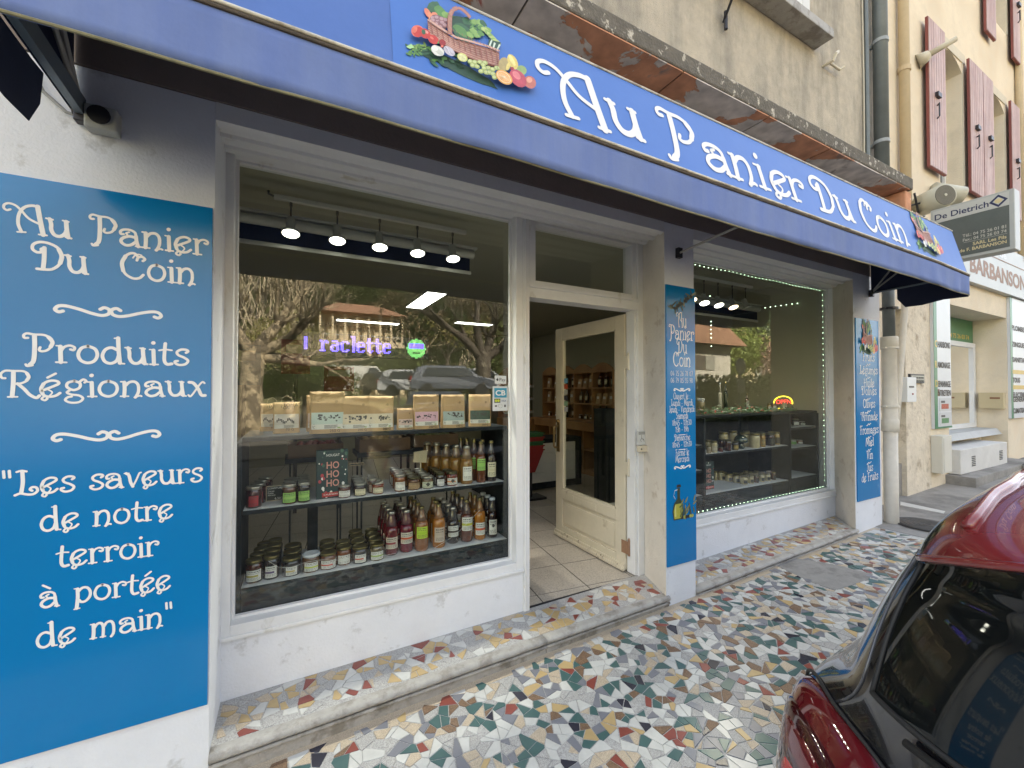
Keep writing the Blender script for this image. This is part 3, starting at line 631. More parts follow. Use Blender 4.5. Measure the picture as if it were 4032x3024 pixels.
# shop floor: tiled, turned a few degrees
fl = slab('shop_floor', [(1.39, .335), (2.36, .335), (2.36, .46), (5.40, .46), (5.40, 6.99), (-1.39, 6.99), (-1.39, .46), (1.39, .46)], lambda x: .128, .2, dark_grout, kind='structure')
ang = math.radians(-7); ts = .40; ca, sa = math.cos(ang), math.sin(ang)
mb = None; me = None; n_ = 0
cand = []
for i in range(-14, 22):
    for j in range(-10, 22):
        cx, cy = 1.75 + (i * ca - j * sa) * ts, .62 + (i * sa + j * ca) * ts
        poly = [(cx + (u * ca - v * sa) * (ts / 2 - .0045), cy + (u * sa + v * ca) * (ts / 2 - .0045)) for u, v in ((-1, -1), (1, -1), (1, 1), (-1, 1))]
        for (a, b, c) in ((1, 0, 5.39), (-1, 0, 1.38), (0, 1, 6.98), (0, -1, -.338)): poly = clip(poly, a, b, c)
        if cy < .75:
            for (a, b, c) in ((1, 0, 2.36), (-1, 0, -1.392)):
                pp = clip(poly, a, b, c)
                poly = pp if cy < .5 else poly
            if cy < .5 and (cx < 1.2 or cx > 2.5): poly = clip(poly, 0, -1, -.46)
        if len(poly) >= 3 and area(poly) > .004: cand.append((cy, poly))
cand.sort(key=lambda t: t[0])
rest = MB()
for k, (cy, poly) in enumerate(cand):
    b = MB() if k < 110 else rest
    n = len(poly); b.add([(x, y, .126) for x, y in poly] + [(x, y, .131) for x, y in poly], [(i, (i + 1) % n, n + (i + 1) % n, n + i) for i in range(n)] + [tuple(range(n, 2 * n))])
    if k < 110: b.build('floor_tile', floor_tile_m, fl)
rest.build('floor_tiles', floor_tile_m, fl, kind='stuff')
# metal threshold strip
MB().box(1.392, 2.36, .326, .338, .122, .134).build('threshold_strip', dark_metal, shop)

# ------------------------------------------------------------------ awning
awn = T('awning', 'long blue fabric awning with white shop name and fruit basket print', 'awning')
AX0, AX1 = -.70, 5.29
YA, ZA, YB, ZB = -.71, 2.597, -.612, 3.005
_L = math.hypot(YB - YA, ZB - ZA); UA = Vector((0, (YB - YA) / _L, (ZB - ZA) / _L)); NA = Vector((1, 0, 0)).cross(UA)
OA = Vector((0, YA, ZA))
def AP(x, h, lift=0): return OA + Vector((x, 0, 0)) + UA * h + NA * lift
def APX(px, py, lift=0):
    d = ray(px, py); t = (OA - CAM).dot(NA) / d.dot(NA); return CAM + d * t + NA * lift
fab_blue = M('awning_fabric', (.07, .15, .42), .75, .12, 2.5, .4, 4, c2=(.09, .17, .45), mask=.55, mscale=1.2, mstretch=(.5, 1, 1), soft=.3)
fab_banner = M('printed_banner', (.055, .165, .52), .5, .06, 2, .40, 3.5)
fab_val = M('valance_fabric', (.125, .185, .42), .8, .14, 3, .55, 5, c2=(.165, .225, .43), mask=.54, mscale=3, mstretch=(3, 1, .3), soft=.4)
hem_m = M('hem_piping', (.62, .58, .48), .6, .25, 14, c2=(.2, .16, .1), mask=.6, mscale=10, soft=.2)
hem_low = M('hem_cord', (.24, .22, .12), .7, .3, 20)
def fabric(rows, x0, x1, nx, wob, name, mat, thick=.002):
    "rows: list of (y,z) from one edge to the other"
    mb = MB(); mb.smooth = True; nr = len(rows)
    for i in range(nx + 1):
        x = x0 + (x1 - x0) * i / nx
        for j, (y, z) in enumerate(rows):
            w_ = wob * math.sin(x * 3.1 + j) * math.sin(x * 7.3 + j * 1.7) * (j not in (0, nr - 1)); mb.v.append((x, y + w_, z))
    for i in range(nx):
        for j in range(nr - 1):
            a = i * nr + j; mb.f.append((a, a + nr, a + nr + 1, a + 1)); mb.m.append(0); mb.sm.append(True)
    o = mb.build(name, mat, awn); s = o.modifiers.new('thickness', 'SOLIDIFY'); s.thickness = thick; s.offset = 1; return o
# valance hangs free and waves a little
N = 260; mb = MB(); mb.smooth = True
def vz(x): return .182 - .004 * math.sin(x * 2.1) - .0015 * math.sin(x * 11) - (.012 if x > 4.9 else 0) * (x - 4.9) / .4
for i in range(N + 1):
    x = AX0 - .004 + (AX1 + .008 - AX0) * i / N
    for j in range(6):
        t = j / 5; sag = .018 * max(0, (x - 4.6) / .7); mb.v.append((x, YA - .006 + t * (.008 * math.sin(x * 5 + 1) * math.sin(x * 1.7) + .003 * math.sin(x * 17 + 2 * math.sin(x * 3)) + (.010 * math.sin(x * 26) * max(0, x - 4.3))), ZA - .004 - sag - vz(x) * t))
for i in range(N):
    for j in range(5): a = i * 6 + j; mb.f.append((a, a + 1, a + 7, a + 6)); mb.m.append(0); mb.sm.append(True)
o = mb.build('valance', fab_val, awn); s_ = o.modifiers.new('thickness', 'SOLIDIFY'); s_.thickness = .002; s_.offset = 0
VB = lambda x: ZA - .004 - .018 * max(0, (x - 4.6) / .7) - vz(x)
mb = MB(); mb.tube([(x, YA - .006, VB(x)) for x in [AX0 + (AX1 - AX0) * i / 60 for i in range(61)]], .0045, 6); mb.build('valance_hem', hem_low, awn)
sg = lambda x: -.018 * max(0, (x - 4.6) / .7)
mb = MB(); mb.smooth = True
mb.tube([(x, YA - .010, ZA + .004 + sg(x)) for x in [AX0 + (AX1 - AX0) * i / 60 for i in range(61)]], .0065, 8); mb.build('piping', hem_m, awn)
mb = MB(); mb.tube([(x, YA - .008, ZA - .009 + sg(x)) for x in [AX0 + (AX1 - AX0) * i / 60 for i in range(61)]], .006, 8); mb.build('stitched_hem', M('dirty_hem', (.09, .07, .05), .8, .4, 25), awn)
# slope panel (sags a little towards the right-hand end with the hem)
def slope_panel(x0, x1, nx, mat, name, lift, h0=0, h1=None, nh=6):
    h1 = _L if h1 is None else h1; mb = MB(); mb.smooth = True
    for i in range(nx + 1):
        x = x0 + (x1 - x0) * i / nx
        for j in range(nh + 1): p = AP(x, h0 + (h1 - h0) * j / nh, lift); mb.v.append((p.x, p.y, p.z + sg(x) * (1 - j / nh)))
    for i in range(nx):
        for j in range(nh): a = i * (nh + 1) + j; mb.f.append((a, a + nh + 1, a + nh + 2, a + 1)); mb.m.append(0); mb.sm.append(True)
    return mb.build(name, mat, awn)
slope_panel(AX0, AX1, 60, fab_blue, 'slope_panel', 0)
slope_panel(.285, 4.62, 40, fab_banner, 'printed_banner', .002, .006, _L - .006)
slope_panel(4.62, AX1 - .02, 8, fab_banner, 'printed_banner', .002, .006, _L - .006)
mb = MB(); mb.tube([AP(x, _L, .002) for x in [AX0, AX1]], .006, 8); mb.build('piping', hem_m, awn)
fabric([(YB, ZB), (-.4, 3.03), (-.2, 3.04), (-.012, 3.05)], AX0, AX1, 30, .0, 'top_panel', M('grey_bounce_top', (.34, .34, .36), .85, .2, 6))  # unseen top, coloured grey to bounce neutral light onto the soffit
# ends: outer cheek with hanging valance, bars and ribs inside
for k, (xe, sgn) in enumerate(((AX0, -1), (AX1, 1))):
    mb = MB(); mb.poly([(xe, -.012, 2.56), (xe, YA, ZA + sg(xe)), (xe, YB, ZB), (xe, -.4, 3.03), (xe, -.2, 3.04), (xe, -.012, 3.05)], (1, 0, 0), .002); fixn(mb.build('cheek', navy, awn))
    mb = MB(); ys = [YA, -.55, -.4, -.28, -.22]; bot = [.185, .19, .20, .19, .10]; top_ = [ZA - .004 + sg(xe), ZA - .012, 2.57, 2.562, 2.560]
    ring = [(xe + sgn * .003 * math.sin(i), y, t) for i, (y, t) in enumerate(zip(ys, top_))] + [(xe + sgn * .004, y, t - b) for y, t, b in reversed(list(zip(ys, top_, bot)))]
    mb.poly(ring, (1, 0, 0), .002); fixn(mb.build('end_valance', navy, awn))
    xi = xe - sgn * .03; hy, hz = -.03, 2.555
    bar = MB()
    if k == 0: bar.hexa([(xi - .012, hy, hz - .012), (xi + .012, hy, hz - .012), (xi + .012, hy, hz + .05), (xi - .012, hy, hz + .05)], [(xi - .012, YA + .02, ZA - .02), (xi + .012, YA + .02, ZA - .02), (xi + .012, YA + .02, ZA + .045), (xi - .012, YA + .02, ZA + .045)])
    else: bar.tube([(xi, hy, hz), (xi, YA + .02, ZA - .02)], .009)
    fixn(bar.build('end_bar', M('bar_grey', (.17, .20, .22), .45, .15, 10, metal=.2), awn))
    for (ty, tz) in ((YB + .02, ZB - .02), (-.38, 3.01)):
        MB().tube([(xi, hy, hz + .01), (xi, ty, tz)], .008).build('rib', M('rib_grey', (.36, .35, .32), .5, .1), awn)
        if xe < 0:
            pass
    hg = MB(); hg.box(xi - .018, xi + .018, -.045, -.007, 2.52, 2.59); hg.cyl((xi - .024, -.03, 2.555), (xi + .024, -.03, 2.555), .014); hg.build('hinge_bracket', dark_metal, awn, bevel=.004)
MB().tube([(AX0, YA + .012, ZA - .006), (AX1, YA + .012, ZA - .006 + sg(AX1))], .011).build('front_bar', MATS['rib_grey'], awn)
MB().tube([(2.43, -.02, 2.535), (2.24, -.68, 2.50), (2.23, YA + .012, ZA - .01)], .008).build('support_arm', MATS['rib_grey'], awn)
MB().box(2.41, 2.45, -.03, -.001, 2.50, 2.57).build('arm_bracket', dark_metal, awn)
# shop name, letter by letter, in white brush lettering
LPARTS_A = M('print_white', (.78, .78, .76), .55, .03); LX = Vector((1, 0, 0)); CH = .245
for ch, xl, xr, base in (('A', .865, 1.175, .072), ('u', 1.205, 1.40, .092), ('P', 1.53, 1.775, .088), ('a', 1.822, 2.02, .083), ('n', 2.038, 2.235, .083), ('i', 2.252, 2.345, .086), ('e', 2.385, 2.565, .086), ('r', 2.572, 2.738, .088),
                     ('D', 2.835, 3.09, .083), ('u', 3.115, 3.318, .088), ('C', 3.448, 3.648, .074), ('o', 3.665, 3.83, .072), ('i', 3.845, 3.935, .07), ('n', 3.955, 4.14, .067)):
    adv = GL[ch][0] - .06
    let = MB(); glyph(let, ch, AP(xl, base, .0035) + Vector((0, 0, sg(xl) * .7)), LX, UA, (xr - xl) / adv, CH, 1.22, k=7); let.build('letter', LPARTS_A, awn)

# ---- fruit basket print (flat shapes on the banner)
PRN = {}
def pm(c):
    k = tuple(round(v, 3) for v in c)
    if k not in PRN: PRN[k] = M('print_%d' % len(PRN), k, .55, .25, 45)
    return PRN[k]
class Print:
    def __init__(s, to3, nrm): s.to3 = to3; s.n = nrm; s.mb = MB(); s.mats = []; s.lay = 0
    def _c(s, c):
        m = pm(c)
        if m not in s.mats: s.mats.append(m)
        s.mb.cur = s.mats.index(m)
    def poly(s, c, pts): s._c(c); s.lay += 1; L = s.n * (.00006 * s.lay); s.mb.add([s.to3(*p) + L for p in pts], [tuple(range(len(pts)))])
    def ell(s, c, cx, cy, rx, ry, rot=0, n=14, jag=0):
        a = math.radians(rot); rnd = random.Random(int(cx * 7 + cy)); pts = []
        for k in range(n):
            t = 2 * math.pi * k / n; j = 1 + jag * rnd.uniform(-1, 1); u, v = rx * j * math.cos(t), ry * j * math.sin(t)
            pts.append((cx + u * math.cos(a) - v * math.sin(a), cy + u * math.sin(a) + v * math.cos(a)))
        s.poly(c, pts)
    def line(s, c, pts, w):
        for p, q in zip(pts, pts[1:]):
            d = Vector((q[0] - p[0], q[1] - p[1])); l = d.length or 1; n = Vector((-d.y, d.x)) / l * w / 2; s.poly(c, [(p[0] + n.x, p[1] + n.y), (q[0] + n.x, q[1] + n.y), (q[0] - n.x, q[1] - n.y), (p[0] - n.x, p[1] - n.y)])
def basket_print(P):
    rb = random.Random(5)
    G1, G2, G3, G4 = (.05, .14, .07), (.12, .28, .08), (.25, .42, .12), (.03, .08, .05)
    WK, WK2, WK3 = (.46, .22, .17), (.33, .13, .10), (.62, .38, .30)
    RD, RD2, RD3 = (.55, .05, .04), (.75, .18, .12), (.35, .03, .03)
    P.ell(G4, 1000, 900, 620, 70, 27, 24, .08); P.ell(G4, 600, 700, 200, 70, 20, 20, .2)
    for k in range(26): P.ell(rb.choice([G1, G2, G3]), 350 + rb.random() * 330, 600 + rb.random() * 150, 46, 15, rb.uniform(0, 180), 8, .3)
    for k in range(22): P.ell(rb.choice([G1, G2, G4]), 650 + rb.random() * 600, 760 + 0 * k + rb.random() * 150 + 0, 50, 18, 30 + rb.uniform(-40, 40), 8, .3)
    P.poly((.40, .66, .30), [(330, 650), (400, 610), (440, 660), (380, 680)])
    # leek / cabbage behind, carrots, potatoes
    P.ell(G1, 700, 120, 85, 80, 0, 18, .12); P.ell(G2, 790, 180, 95, 60, 40, 16, .12); P.ell(G3, 900, 260, 110, 55, 40, 16, .12); P.ell(G2, 1010, 320, 110, 60, 38, 16, .12)
    P.ell((.80, .25, .15), 620, 200, 75, 34, 60); P.ell((.85, .32, .18), 660, 250, 70, 30, 70); P.ell((.8, .28, .17), 710, 215, 40, 26, 20)
    P.ell((.25, .13, .14), 760, 330, 130, 90, 40, 18)
    for (x, y) in ((690, 270), (745, 300), (810, 285), (700, 330), (740, 265), (815, 335), (735, 355), (790, 395), (860, 300), (850, 370), (690, 305)):
        P.ell((.30, .16, .18), x, y, 40, 32, 20); P.ell((.50, .32, .34), x - 5, y - 8, 28, 20, 20)
    P.ell(G4, 1100, 400, 200, 120, 35, 20, .05); P.ell(G1, 1090, 470, 170, 95, 38, 18, .08); P.ell(G2, 1060, 440, 120, 50, 38, 14, .1); P.ell(G1, 1140, 310, 70, 50, 30, 14, .15)
    for k in range(16): P.ell(rb.choice([G2, G3, G1]), 1180 + rb.random() * 250, 300 + rb.random() * 60 + k * 12, 55, 34, 35, 9, .25)
    for k in range(8): P.ell(rb.choice([G3, (.45, .55, .2)]), 1380 + k * 22, 430 + k * 24, 60, 30, 40, 9, .25)
    P.poly(G4, [(1430, 560), (1590, 600), (1580, 660), (1530, 710), (1420, 650)]); P.poly((.6, .7, .6), [(1460, 570), (1480, 575), (1450, 660), (1430, 640)]); P.poly((.6, .7, .6), [(1500, 600), (1525, 615), (1495, 695), (1478, 680)]); P.poly((.6, .7, .6), [(1570, 620), (1585, 640), (1550, 705), (1530, 700)])
    # basket body and weave
    body = [(610, 310), (740, 400), (880, 490), (940, 545), (1100, 590), (1300, 640), (1500, 700), (1570, 740), (1570, 900), (1540, 935), (1400, 905), (1250, 860), (1120, 800), (900, 690), (760, 600), (650, 540), (620, 420)]
    P.poly(WK2, body[:9] + body[9:])
    for k in range(14):
        t = k / 13
        top = [(620 + 0 * t, 330 + 200 * t), (760, 420 + 180 * t), (930, 545 + 165 * t), (1120, 605 + 190 * t), (1300, 650 + 215 * t), (1560, 740 + 190 * t)]
        P.line(WK if k % 2 else WK3, top, 9)
    for k in range(13):
        x = 650 + k * 73; f = k / 12; y0 = 350 + f * 385 + 30 * math.sin(f * 3); P.line(WK2, [(x, y0), (x + 26, y0 + 150 + 20 * f)], 13)
    P.line(WK3, [(612, 315), (740, 405), (890, 500), (1000, 560), (1200, 612), (1400, 668), (1565, 735)], 26)
    for k in range(24): f = k / 23; P.line(WK2, [(620 + f * 930, 305 + f * 425), (632 + f * 930, 330 + f * 425)], 6)
    hd = [(905, 520), (900, 400), (905, 270), (940, 195), (1000, 170), (1060, 185), (1120, 235), (1175, 300)]
    P.line(WK2, hd[:5], 62); P.line(WK, hd[:5], 50); P.line(WK2, hd[4:], 40); P.line(WK, hd[4:], 30)
    for k in range(16): P.line(WK3, [(878 + 0.2 * k, 500 - k * 17), (930, 480 - k * 17)], 6)
    # fruit and vegetables in front
    P.ell(RD2, 470, 490, 85, 80, 30); P.ell(RD, 480, 500, 70, 70, 30); P.ell(RD2, 440, 470, 26, 46, 20); P.ell(RD, 570, 520, 80, 60, 40); P.ell((.75, .3, .25), 590, 500, 30, 18, 40); P.ell(G1, 550, 500, 26, 36, -20)
    P.ell(RD, 680, 600, 80, 56, 35); P.ell(RD2, 660, 580, 30, 14, 35); P.ell(G2, 765, 625, 44, 16, -45); P.ell(RD3, 800, 640, 50, 40, 40); P.ell(RD2, 795, 690, 20, 18)
    P.ell((.72, .72, .66), 735, 750, 95, 62, 30, 16, .05); P.ell((.55, .56, .5), 760, 770, 60, 30, 40); P.ell((.8, .8, .75), 700, 720, 46, 30, 20)
    P.ell((.55, .52, .6), 890, 755, 90, 48, 38); P.line((.35, .32, .42), [(830, 700), (950, 810)], 6); P.line((.7, .68, .74), [(850, 690), (900, 780)], 8)
    P.ell((.62, .66, .2), 1065, 838, 75, 52, 30); P.ell((.74, .74, .4), 1060, 838, 60, 40, 30); P.line((.6, .6, .25), [(1010, 815), (1110, 860)], 4); P.line((.6, .6, .25), [(1070, 800), (1055, 875)], 4)
    for (x, y) in ((1170, 890), (1230, 900), (1300, 900), (1365, 910), (1200, 945), (1260, 960), (1340, 940), (1355, 985), (1410, 980), (1310, 1025), (1380, 1040), (1425, 1040), (1465, 1000), (1520, 980), (1470, 1060), (1490, 1105), (1560, 985), (1605, 1005), (1610, 1040)):
        P.ell((.35, .42, .14), x, y, 38, 30, 20); P.ell((.56, .62, .28), x - 4, y - 6, 26, 19, 20)
    P.ell((.45, .36, .16), 1610, 930, 70, 90, 10); P.ell((.70, .56, .16), 1730, 900, 60, 110, -28); P.ell((.82, .72, .28), 1720, 880, 26, 90, -28); P.ell((.75, .62, .2), 1670, 960, 26, 60, 20)
    P.ell((.30, .42, .16), 1850, 1010, 70, 60, 40); P.ell((.56, .18, .14), 1960, 1170, 90, 75, 55); P.ell((.75, .35, .25), 1950, 1140, 40, 40, 55)
    P.ell((.52, .08, .12), 1800, 1120, 140, 90, 48); P.ell((.72, .22, .24), 1780, 1080, 70, 40, 48); P.ell((.35, .04, .06), 1720, 990, 26, 22)
    P.ell((.80, .40, .10), 1615, 1108, 125, 78, 38, 22); P.ell((.86, .66, .42), 1612, 1106, 106, 62, 38, 22); P.ell((.82, .42, .14), 1612, 1106, 96, 54, 38, 20)
    for k in range(8): t = math.pi * k / 8 + .2; P.line((.88, .66, .4), [(1612 - 80 * math.cos(t), 1106 - 50 * math.sin(t) - 30 * math.cos(t)), (1612 + 80 * math.cos(t), 1106 + 50 * math.sin(t) + 30 * math.cos(t))], 5)
    P.ell((.9, .8, .6), 1615, 1104, 14, 9)
P = Print(lambda x, y: APX(1500 + x * .2938, y * .2938, .0035), NA)
basket_print(P); P.mb.build('basket_print', P.mats, awn, kind='stuff')
# the same print appears again, small and faded, at the right-hand end
def small_to3(x, y):
    u = (x - 330) / 1700.; v = (y - 650 - (x - 330) * .353) / -600.
    return AP(4.30 + u * .46, .10 + v * .26, .0035) + Vector((0, 0, sg(4.4) * .6))
def up3(ox, oy, oz, wd, ht):
    def f(x, y):
        u = (x - 330) / 1700.; v = (y - 650 - (x - 330) * .353) / -600.
        return Vector((ox + u * wd, oy, oz + v * ht))
    return f
P = Print(small_to3, NA); basket_print(P); P.mb.build('basket_print', P.mats, awn, kind='stuff')

# ------------------------------------------------------------------ signs on the pillars
sign_blue = M('sign_blue', (.0015, .175, .44), .16, .04, 1.5, spec=.5, coat=.0)
prw = MATS['print_white']
Z = Vector((0, 0, 1)); X = Vector((1, 0, 0))
s1 = T('wall_sign', 'large blue sign panel with shop name and slogan on the left pillar', 'sign', loc=(-.59, 0, 1.3))
MB().box(-.895, -.284, -.015, -.001, .312, 2.297).build('panel', sign_blue, s1, bevel=.001)
yy = -.0155; LPARTS = (prw, s1)
def row(s, xl, xr, z0, z1, h, bold=1.05): gtext(None, s, (xl, yy, z0), (xr, yy, z1), Z, h, bold, 6)
row('Au Panier', -.862, -.305, 2.102, 2.102, .097); row('Du  Coin', -.800, -.343, 1.980, 1.980, .097)
row('Produits', -.812, -.362, 1.659, 1.659, .097); row('Régionaux', -.862, -.308, 1.538, 1.538, .090)
row('"Les saveurs', -.858, -.313, 1.204, 1.199, .084); row('de notre', -.764, -.405, 1.072, 1.068, .084); row('terroir', -.722, -.447, .940, .934, .084)
row('à portée', -.762, -.409, .808, .796, .084); row('de main"', -.769, -.401, .672, .660, .084)
for z0 in (1.822, 1.368): lt = MB(); glyph(lt, 'swash', Vector((-.745 - .005, yy, z0)), X, Z, .1115, .085, 1.3, 7); lt.build('flourish', prw, s1)
s2 = T('wall_sign', 'narrow blue sign with opening hours and olive oil bottle right of the door', 'sign', loc=(2.44, 0, 1.3))
MB().box(2.303, 2.597, -.012, -.001, .338, 2.300).build('panel', sign_blue, s2, bevel=.001)
lt = MB(); yy = -.0125
def crow(s, cx, half, z, h, bold=1.0, k=4): gtext(lt, s, (cx - half, yy, z), (cx + half, yy, z), Z, h, bold, k)
def zp(y, px=2660): return WY(px, 1080 + y * .603, 0).z     # rows read off the photograph's sign
C2 = 2.452
for s, hf, y, h in (('Au', .050, 345, .105), ('Panier', .125, 425, .10), ('Du', .052, 515, .10), ('Coin', .088, 600, .10)): crow(s, C2, hf, zp(y), h, 1.0, 5)
for s, hf, y, h in (('04 75 26 78 07', .112, 663, .042), ('06 79 85 55 98', .112, 708, .042), ('Ouvert le :', .085, 815, .046), ('Lundi - Mardi', .11, 858, .046), ('Jeudi - Vendredi', .128, 900, .046), ('Samedi', .06, 943, .046), ('8h45 - 12h30', .098, 986, .046), ('15h - 19h', .066, 1030, .046),
                    ('Dimanche', .08, 1085, .044), ('8h45 - 12h30', .098, 1128, .046), ('Fermé le', .068, 1184, .046), ('Mercredi', .07, 1226, .046)): crow(s, C2, hf, zp(y), h, 1.0, 3)
for y in (768, 1275): glyph(lt, 'swash', Vector((C2 - .088, yy, zp(y))), X, Z, .0625, .05, 1.8, 4)
for y in (1050, 1146): MB.box(lt, C2 - .035, C2 + .035, yy - .001, yy, zp(y) - .002, zp(y) + .003)
lt.build('lettering', prw, s2, kind='stuff')
P = Print(lambda x, y: Vector((2.303 + x * .294, -.0124, y)), Vector((0, -1, 0)))
# olive branch at the top, oil bottle and olives at the foot
def leaf(P, c, x, z, l, wd, a):
    pts = []
    for k in range(10):
        t = 2 * math.pi * k / 10; u, v = l * math.cos(t), wd * math.sin(t) * (1 - .3 * math.cos(t)); pts.append((x + (u * math.cos(a) - v * math.sin(a)) / .294, z + u * math.sin(a) + v * math.cos(a)))
    P.poly(c, pts)
ro = random.Random(3)
P.line((.10, .10, .06), [(.12, zp(235)), (.5, zp(205)), (.98, zp(120))], .004)
for k in range(17):
    t = k / 16; x = .16 + .8 * t; z = zp(232) + (zp(118) - zp(232)) * t ** 1.3
    leaf(P, ro.choice([(.04, .06, .04), (.10, .13, .09), (.25, .28, .2), (.03, .04, .03)]), x, z + ro.uniform(-.03, .035), .034, .007, ro.uniform(-.6, 2.2))
for k in range(6): P_ = (.3 + .11 * k, zp(225) + .02 * k); leaf(P, (.02, .02, .025), P_[0], P_[1], .014, .011, 0)
zb_ = zp(1600); H_ = zp(1372) - zb_
P.poly((.03, .05, .02), [(.20, zb_), (.52, zb_), (.56, zb_ + .25 * H_), (.5, zb_ + .48 * H_), (.42, zb_ + .6 * H_), (.42, zb_ + .9 * H_), (.33, zb_ + .9 * H_), (.33, zb_ + .6 * H_), (.22, zb_ + .48 * H_), (.16, zb_ + .25 * H_)])
P.poly((.42, .40, .05), [(.23, zb_ + .03 * H_), (.47, zb_ + .03 * H_), (.51, zb_ + .25 * H_), (.46, zb_ + .45 * H_), (.26, zb_ + .45 * H_), (.20, zb_ + .25 * H_)])
P.poly((.62, .60, .2), [(.24, zb_ + .1 * H_), (.29, zb_ + .1 * H_), (.28, zb_ + .42 * H_), (.25, zb_ + .42 * H_)])
P.line((.55, .6, .6), [(.34, zb_ + .86 * H_), (.24, zb_ + .84 * H_), (.2, zb_ + .7 * H_), (.26, zb_ + .6 * H_)], .006)
P.poly((.02, .02, .02), [(.3, zb_ + .92 * H_), (.46, zb_ + .92 * H_), (.44, zb_ + 1.0 * H_), (.32, zb_ + 1.0 * H_)])
for k in range(18): leaf(P, ro.choice([(.10, .13, .04), (.22, .22, .08), (.05, .07, .03)]), ro.uniform(.45, .95), zb_ + ro.uniform(.03, .6) * H_ * (1 if k % 3 else .5), .026, .007, ro.uniform(.3, 1.9))
for k in range(6): leaf(P, ro.choice([(.02, .02, .02), (.35, .38, .08)]), .5 + .07 * k, zb_ + .04 * H_, .014, .012, 0)
P.mb.build('olive_print', P.mats, s2, kind='stuff')
s3 = T('wall_sign', 'narrow blue sign with small fruit basket and product list on the far right pillar', 'sign', loc=(5.2, 0, 1.3))
MB().box(4.962, 5.440, -.012, -.001, .455, 2.285).build('panel', sign_blue, s3, bevel=.001)
lt = MB(); C3 = 5.20
def z3(y): return WY(3330 + 150 * .5425, 1200 + y * .5425, 0).z
for s, hf, y, h in (('Fruits', .125, 408, .085), ('Légumes', .19, 502, .085), ('Huile', .11, 596, .085), ("D'olives", .16, 653, .085), ('Olives', .125, 745, .085), ('Affinade', .175, 838, .085), ('Fromages', .195, 935, .085), ('Miel', .085, 1023, .085), ('Vin', .065, 1118, .085), ('Jus', .06, 1208, .085), ('de Fruits', .17, 1277, .085)):
    crow(s, C3 + .01, hf, z3(y), h, 1.05, 4)
for y in (445, 539, 692, 783, 876, 970, 1062, 1156): glyph(lt, 'tilde', Vector((C3 - .045, yy, z3(y))), X, Z, .075, .06, 1.3, 4)
lt.build('lettering', prw, s3, kind='stuff')
P = Print(up3(5.03, -.0124, 1.975, .34, .25), Vector((0, -1, 0))); basket_print(P); P.mb.build('basket_print', P.mats, s3)

# ------------------------------------------------------------------ display units
def unit(label, loc, boards, panels, trims, kick):
    u = T('display_unit', label, 'display shelf', loc=loc)
    for (x0, x1, y0, y1, z) in boards:
        b = MB().box(x0, x1, y0, y1, z - .024, z - .002).build('shelf_board', charcoal, u, bevel=.002)
        MB().box(x0 + .002, x1 - .002, y0 + .004, y1 - .002, z - .002, z).build('shelf_top', shelf_white if z < 1.2 else charcoal, b)
    for d in panels: MB().box(*d).build('side_panel', charcoal, u, bevel=.002)
    for d in kick: MB().box(*d).build('kick_board', charcoal, u)
    for d in trims:
        mb = MB()
        for k in range(3): mb.box(d[0], d[1], .503 + k * .012, .509 + k * .012, d[2] + .0005, d[2] + .003)
        mb.build('ribbed_trim', shelf_white, u)
    return u
SA, SB, SC = 1.315, .937, .540
un1 = unit('dark grey display shelf with three levels of jars and bottles behind the large left window', (.55, .5, .13),
     [(-.22, 1.322, .50, .95, SA), (-.215, 1.300, .50, .93, SB), (-.22, 1.322, .50, .95, SC)],
     [(-.248, -.221, .485, .95, .13, SA - .026), (1.323, 1.348, .485, .95, .13, SA - .026), (.10, .16, .90, .95, .13, SB - .026)],
     [(-.21, 1.31, SC)], [(-.22, 1.322, .50, .52, .13, SC - .026)])
TA, TB, TC = 1.330, .972, .600
un2 = unit('dark grey display shelf with honey jars behind the right window', (4.2, .5, .13),
     [(2.80, 5.29, .50, .95, TA), (3.365, 4.715, .50, .93, TB), (3.365, 4.715, .50, .95, TC), (4.74, 5.265, .50, .93, 1.158), (4.74, 5.265, .50, .93, .936), (4.74, 5.265, .50, .95, .612), (2.80, 3.335, .5, .93, 1.06), (2.80, 3.335, .5, .93, .83), (2.80, 3.335, .5, .93, .60)],
     [(3.336, 3.363, .485, .95, .13, TA - .026), (4.716, 4.739, .485, .95, .13, TA - .026), (5.266, 5.29, .485, .95, .13, TA - .026)],
     [(3.37, 4.71, TC)], [(3.365, 4.715, .50, .52, .13, TC - .026), (4.74, 5.265, .50, .52, .13, .586), (2.80, 3.335, .50, .52, .13, .574)])
MB().box(3.37, 4.71, .94, .955, .62, 1.30).build('back_panel', charcoal, un2)
MB().box(4.742, 5.262, .94, .955, .62, 1.30).build('back_panel', charcoal, un2)

# ------------------------------------------------------------------ jars, bottles, bags
GM = {}
def gm(c):
    k = tuple(round(v, 3) for v in c)
    if k not in GM: GM[k] = M('contents_%d' % len(GM), k, .12, .25, 20, coat=1.0)
    return GM[k]
LIDS = {'gold': M('lid_gold', (.25, .21, .09), .3, .1, 20, metal=.85), 'dark': M('lid_olive', (.10, .095, .05), .3, .1, 20, metal=.6), 'silver': M('lid_silver', (.45, .44, .40), .3, .1, 20, metal=.9), 'white': M('lid_white', (.62, .65, .70), .4, .05), 'black': M('lid_black', (.03, .03, .03), .3, .1)}
ink = M('label_ink', (.06, .06, .06), .7, .05)
LC = {}
def lab(c):
    k = tuple(round(v, 3) for v in c)
    if k not in LC: LC[k] = M('label_paper_%d' % len(LC), k, .6, .05, 30)
    return LC[k]
neck_m = M('clear_neck', (.20, .18, .17), .06, .3, 60, coat=1.0)
MESH = {}
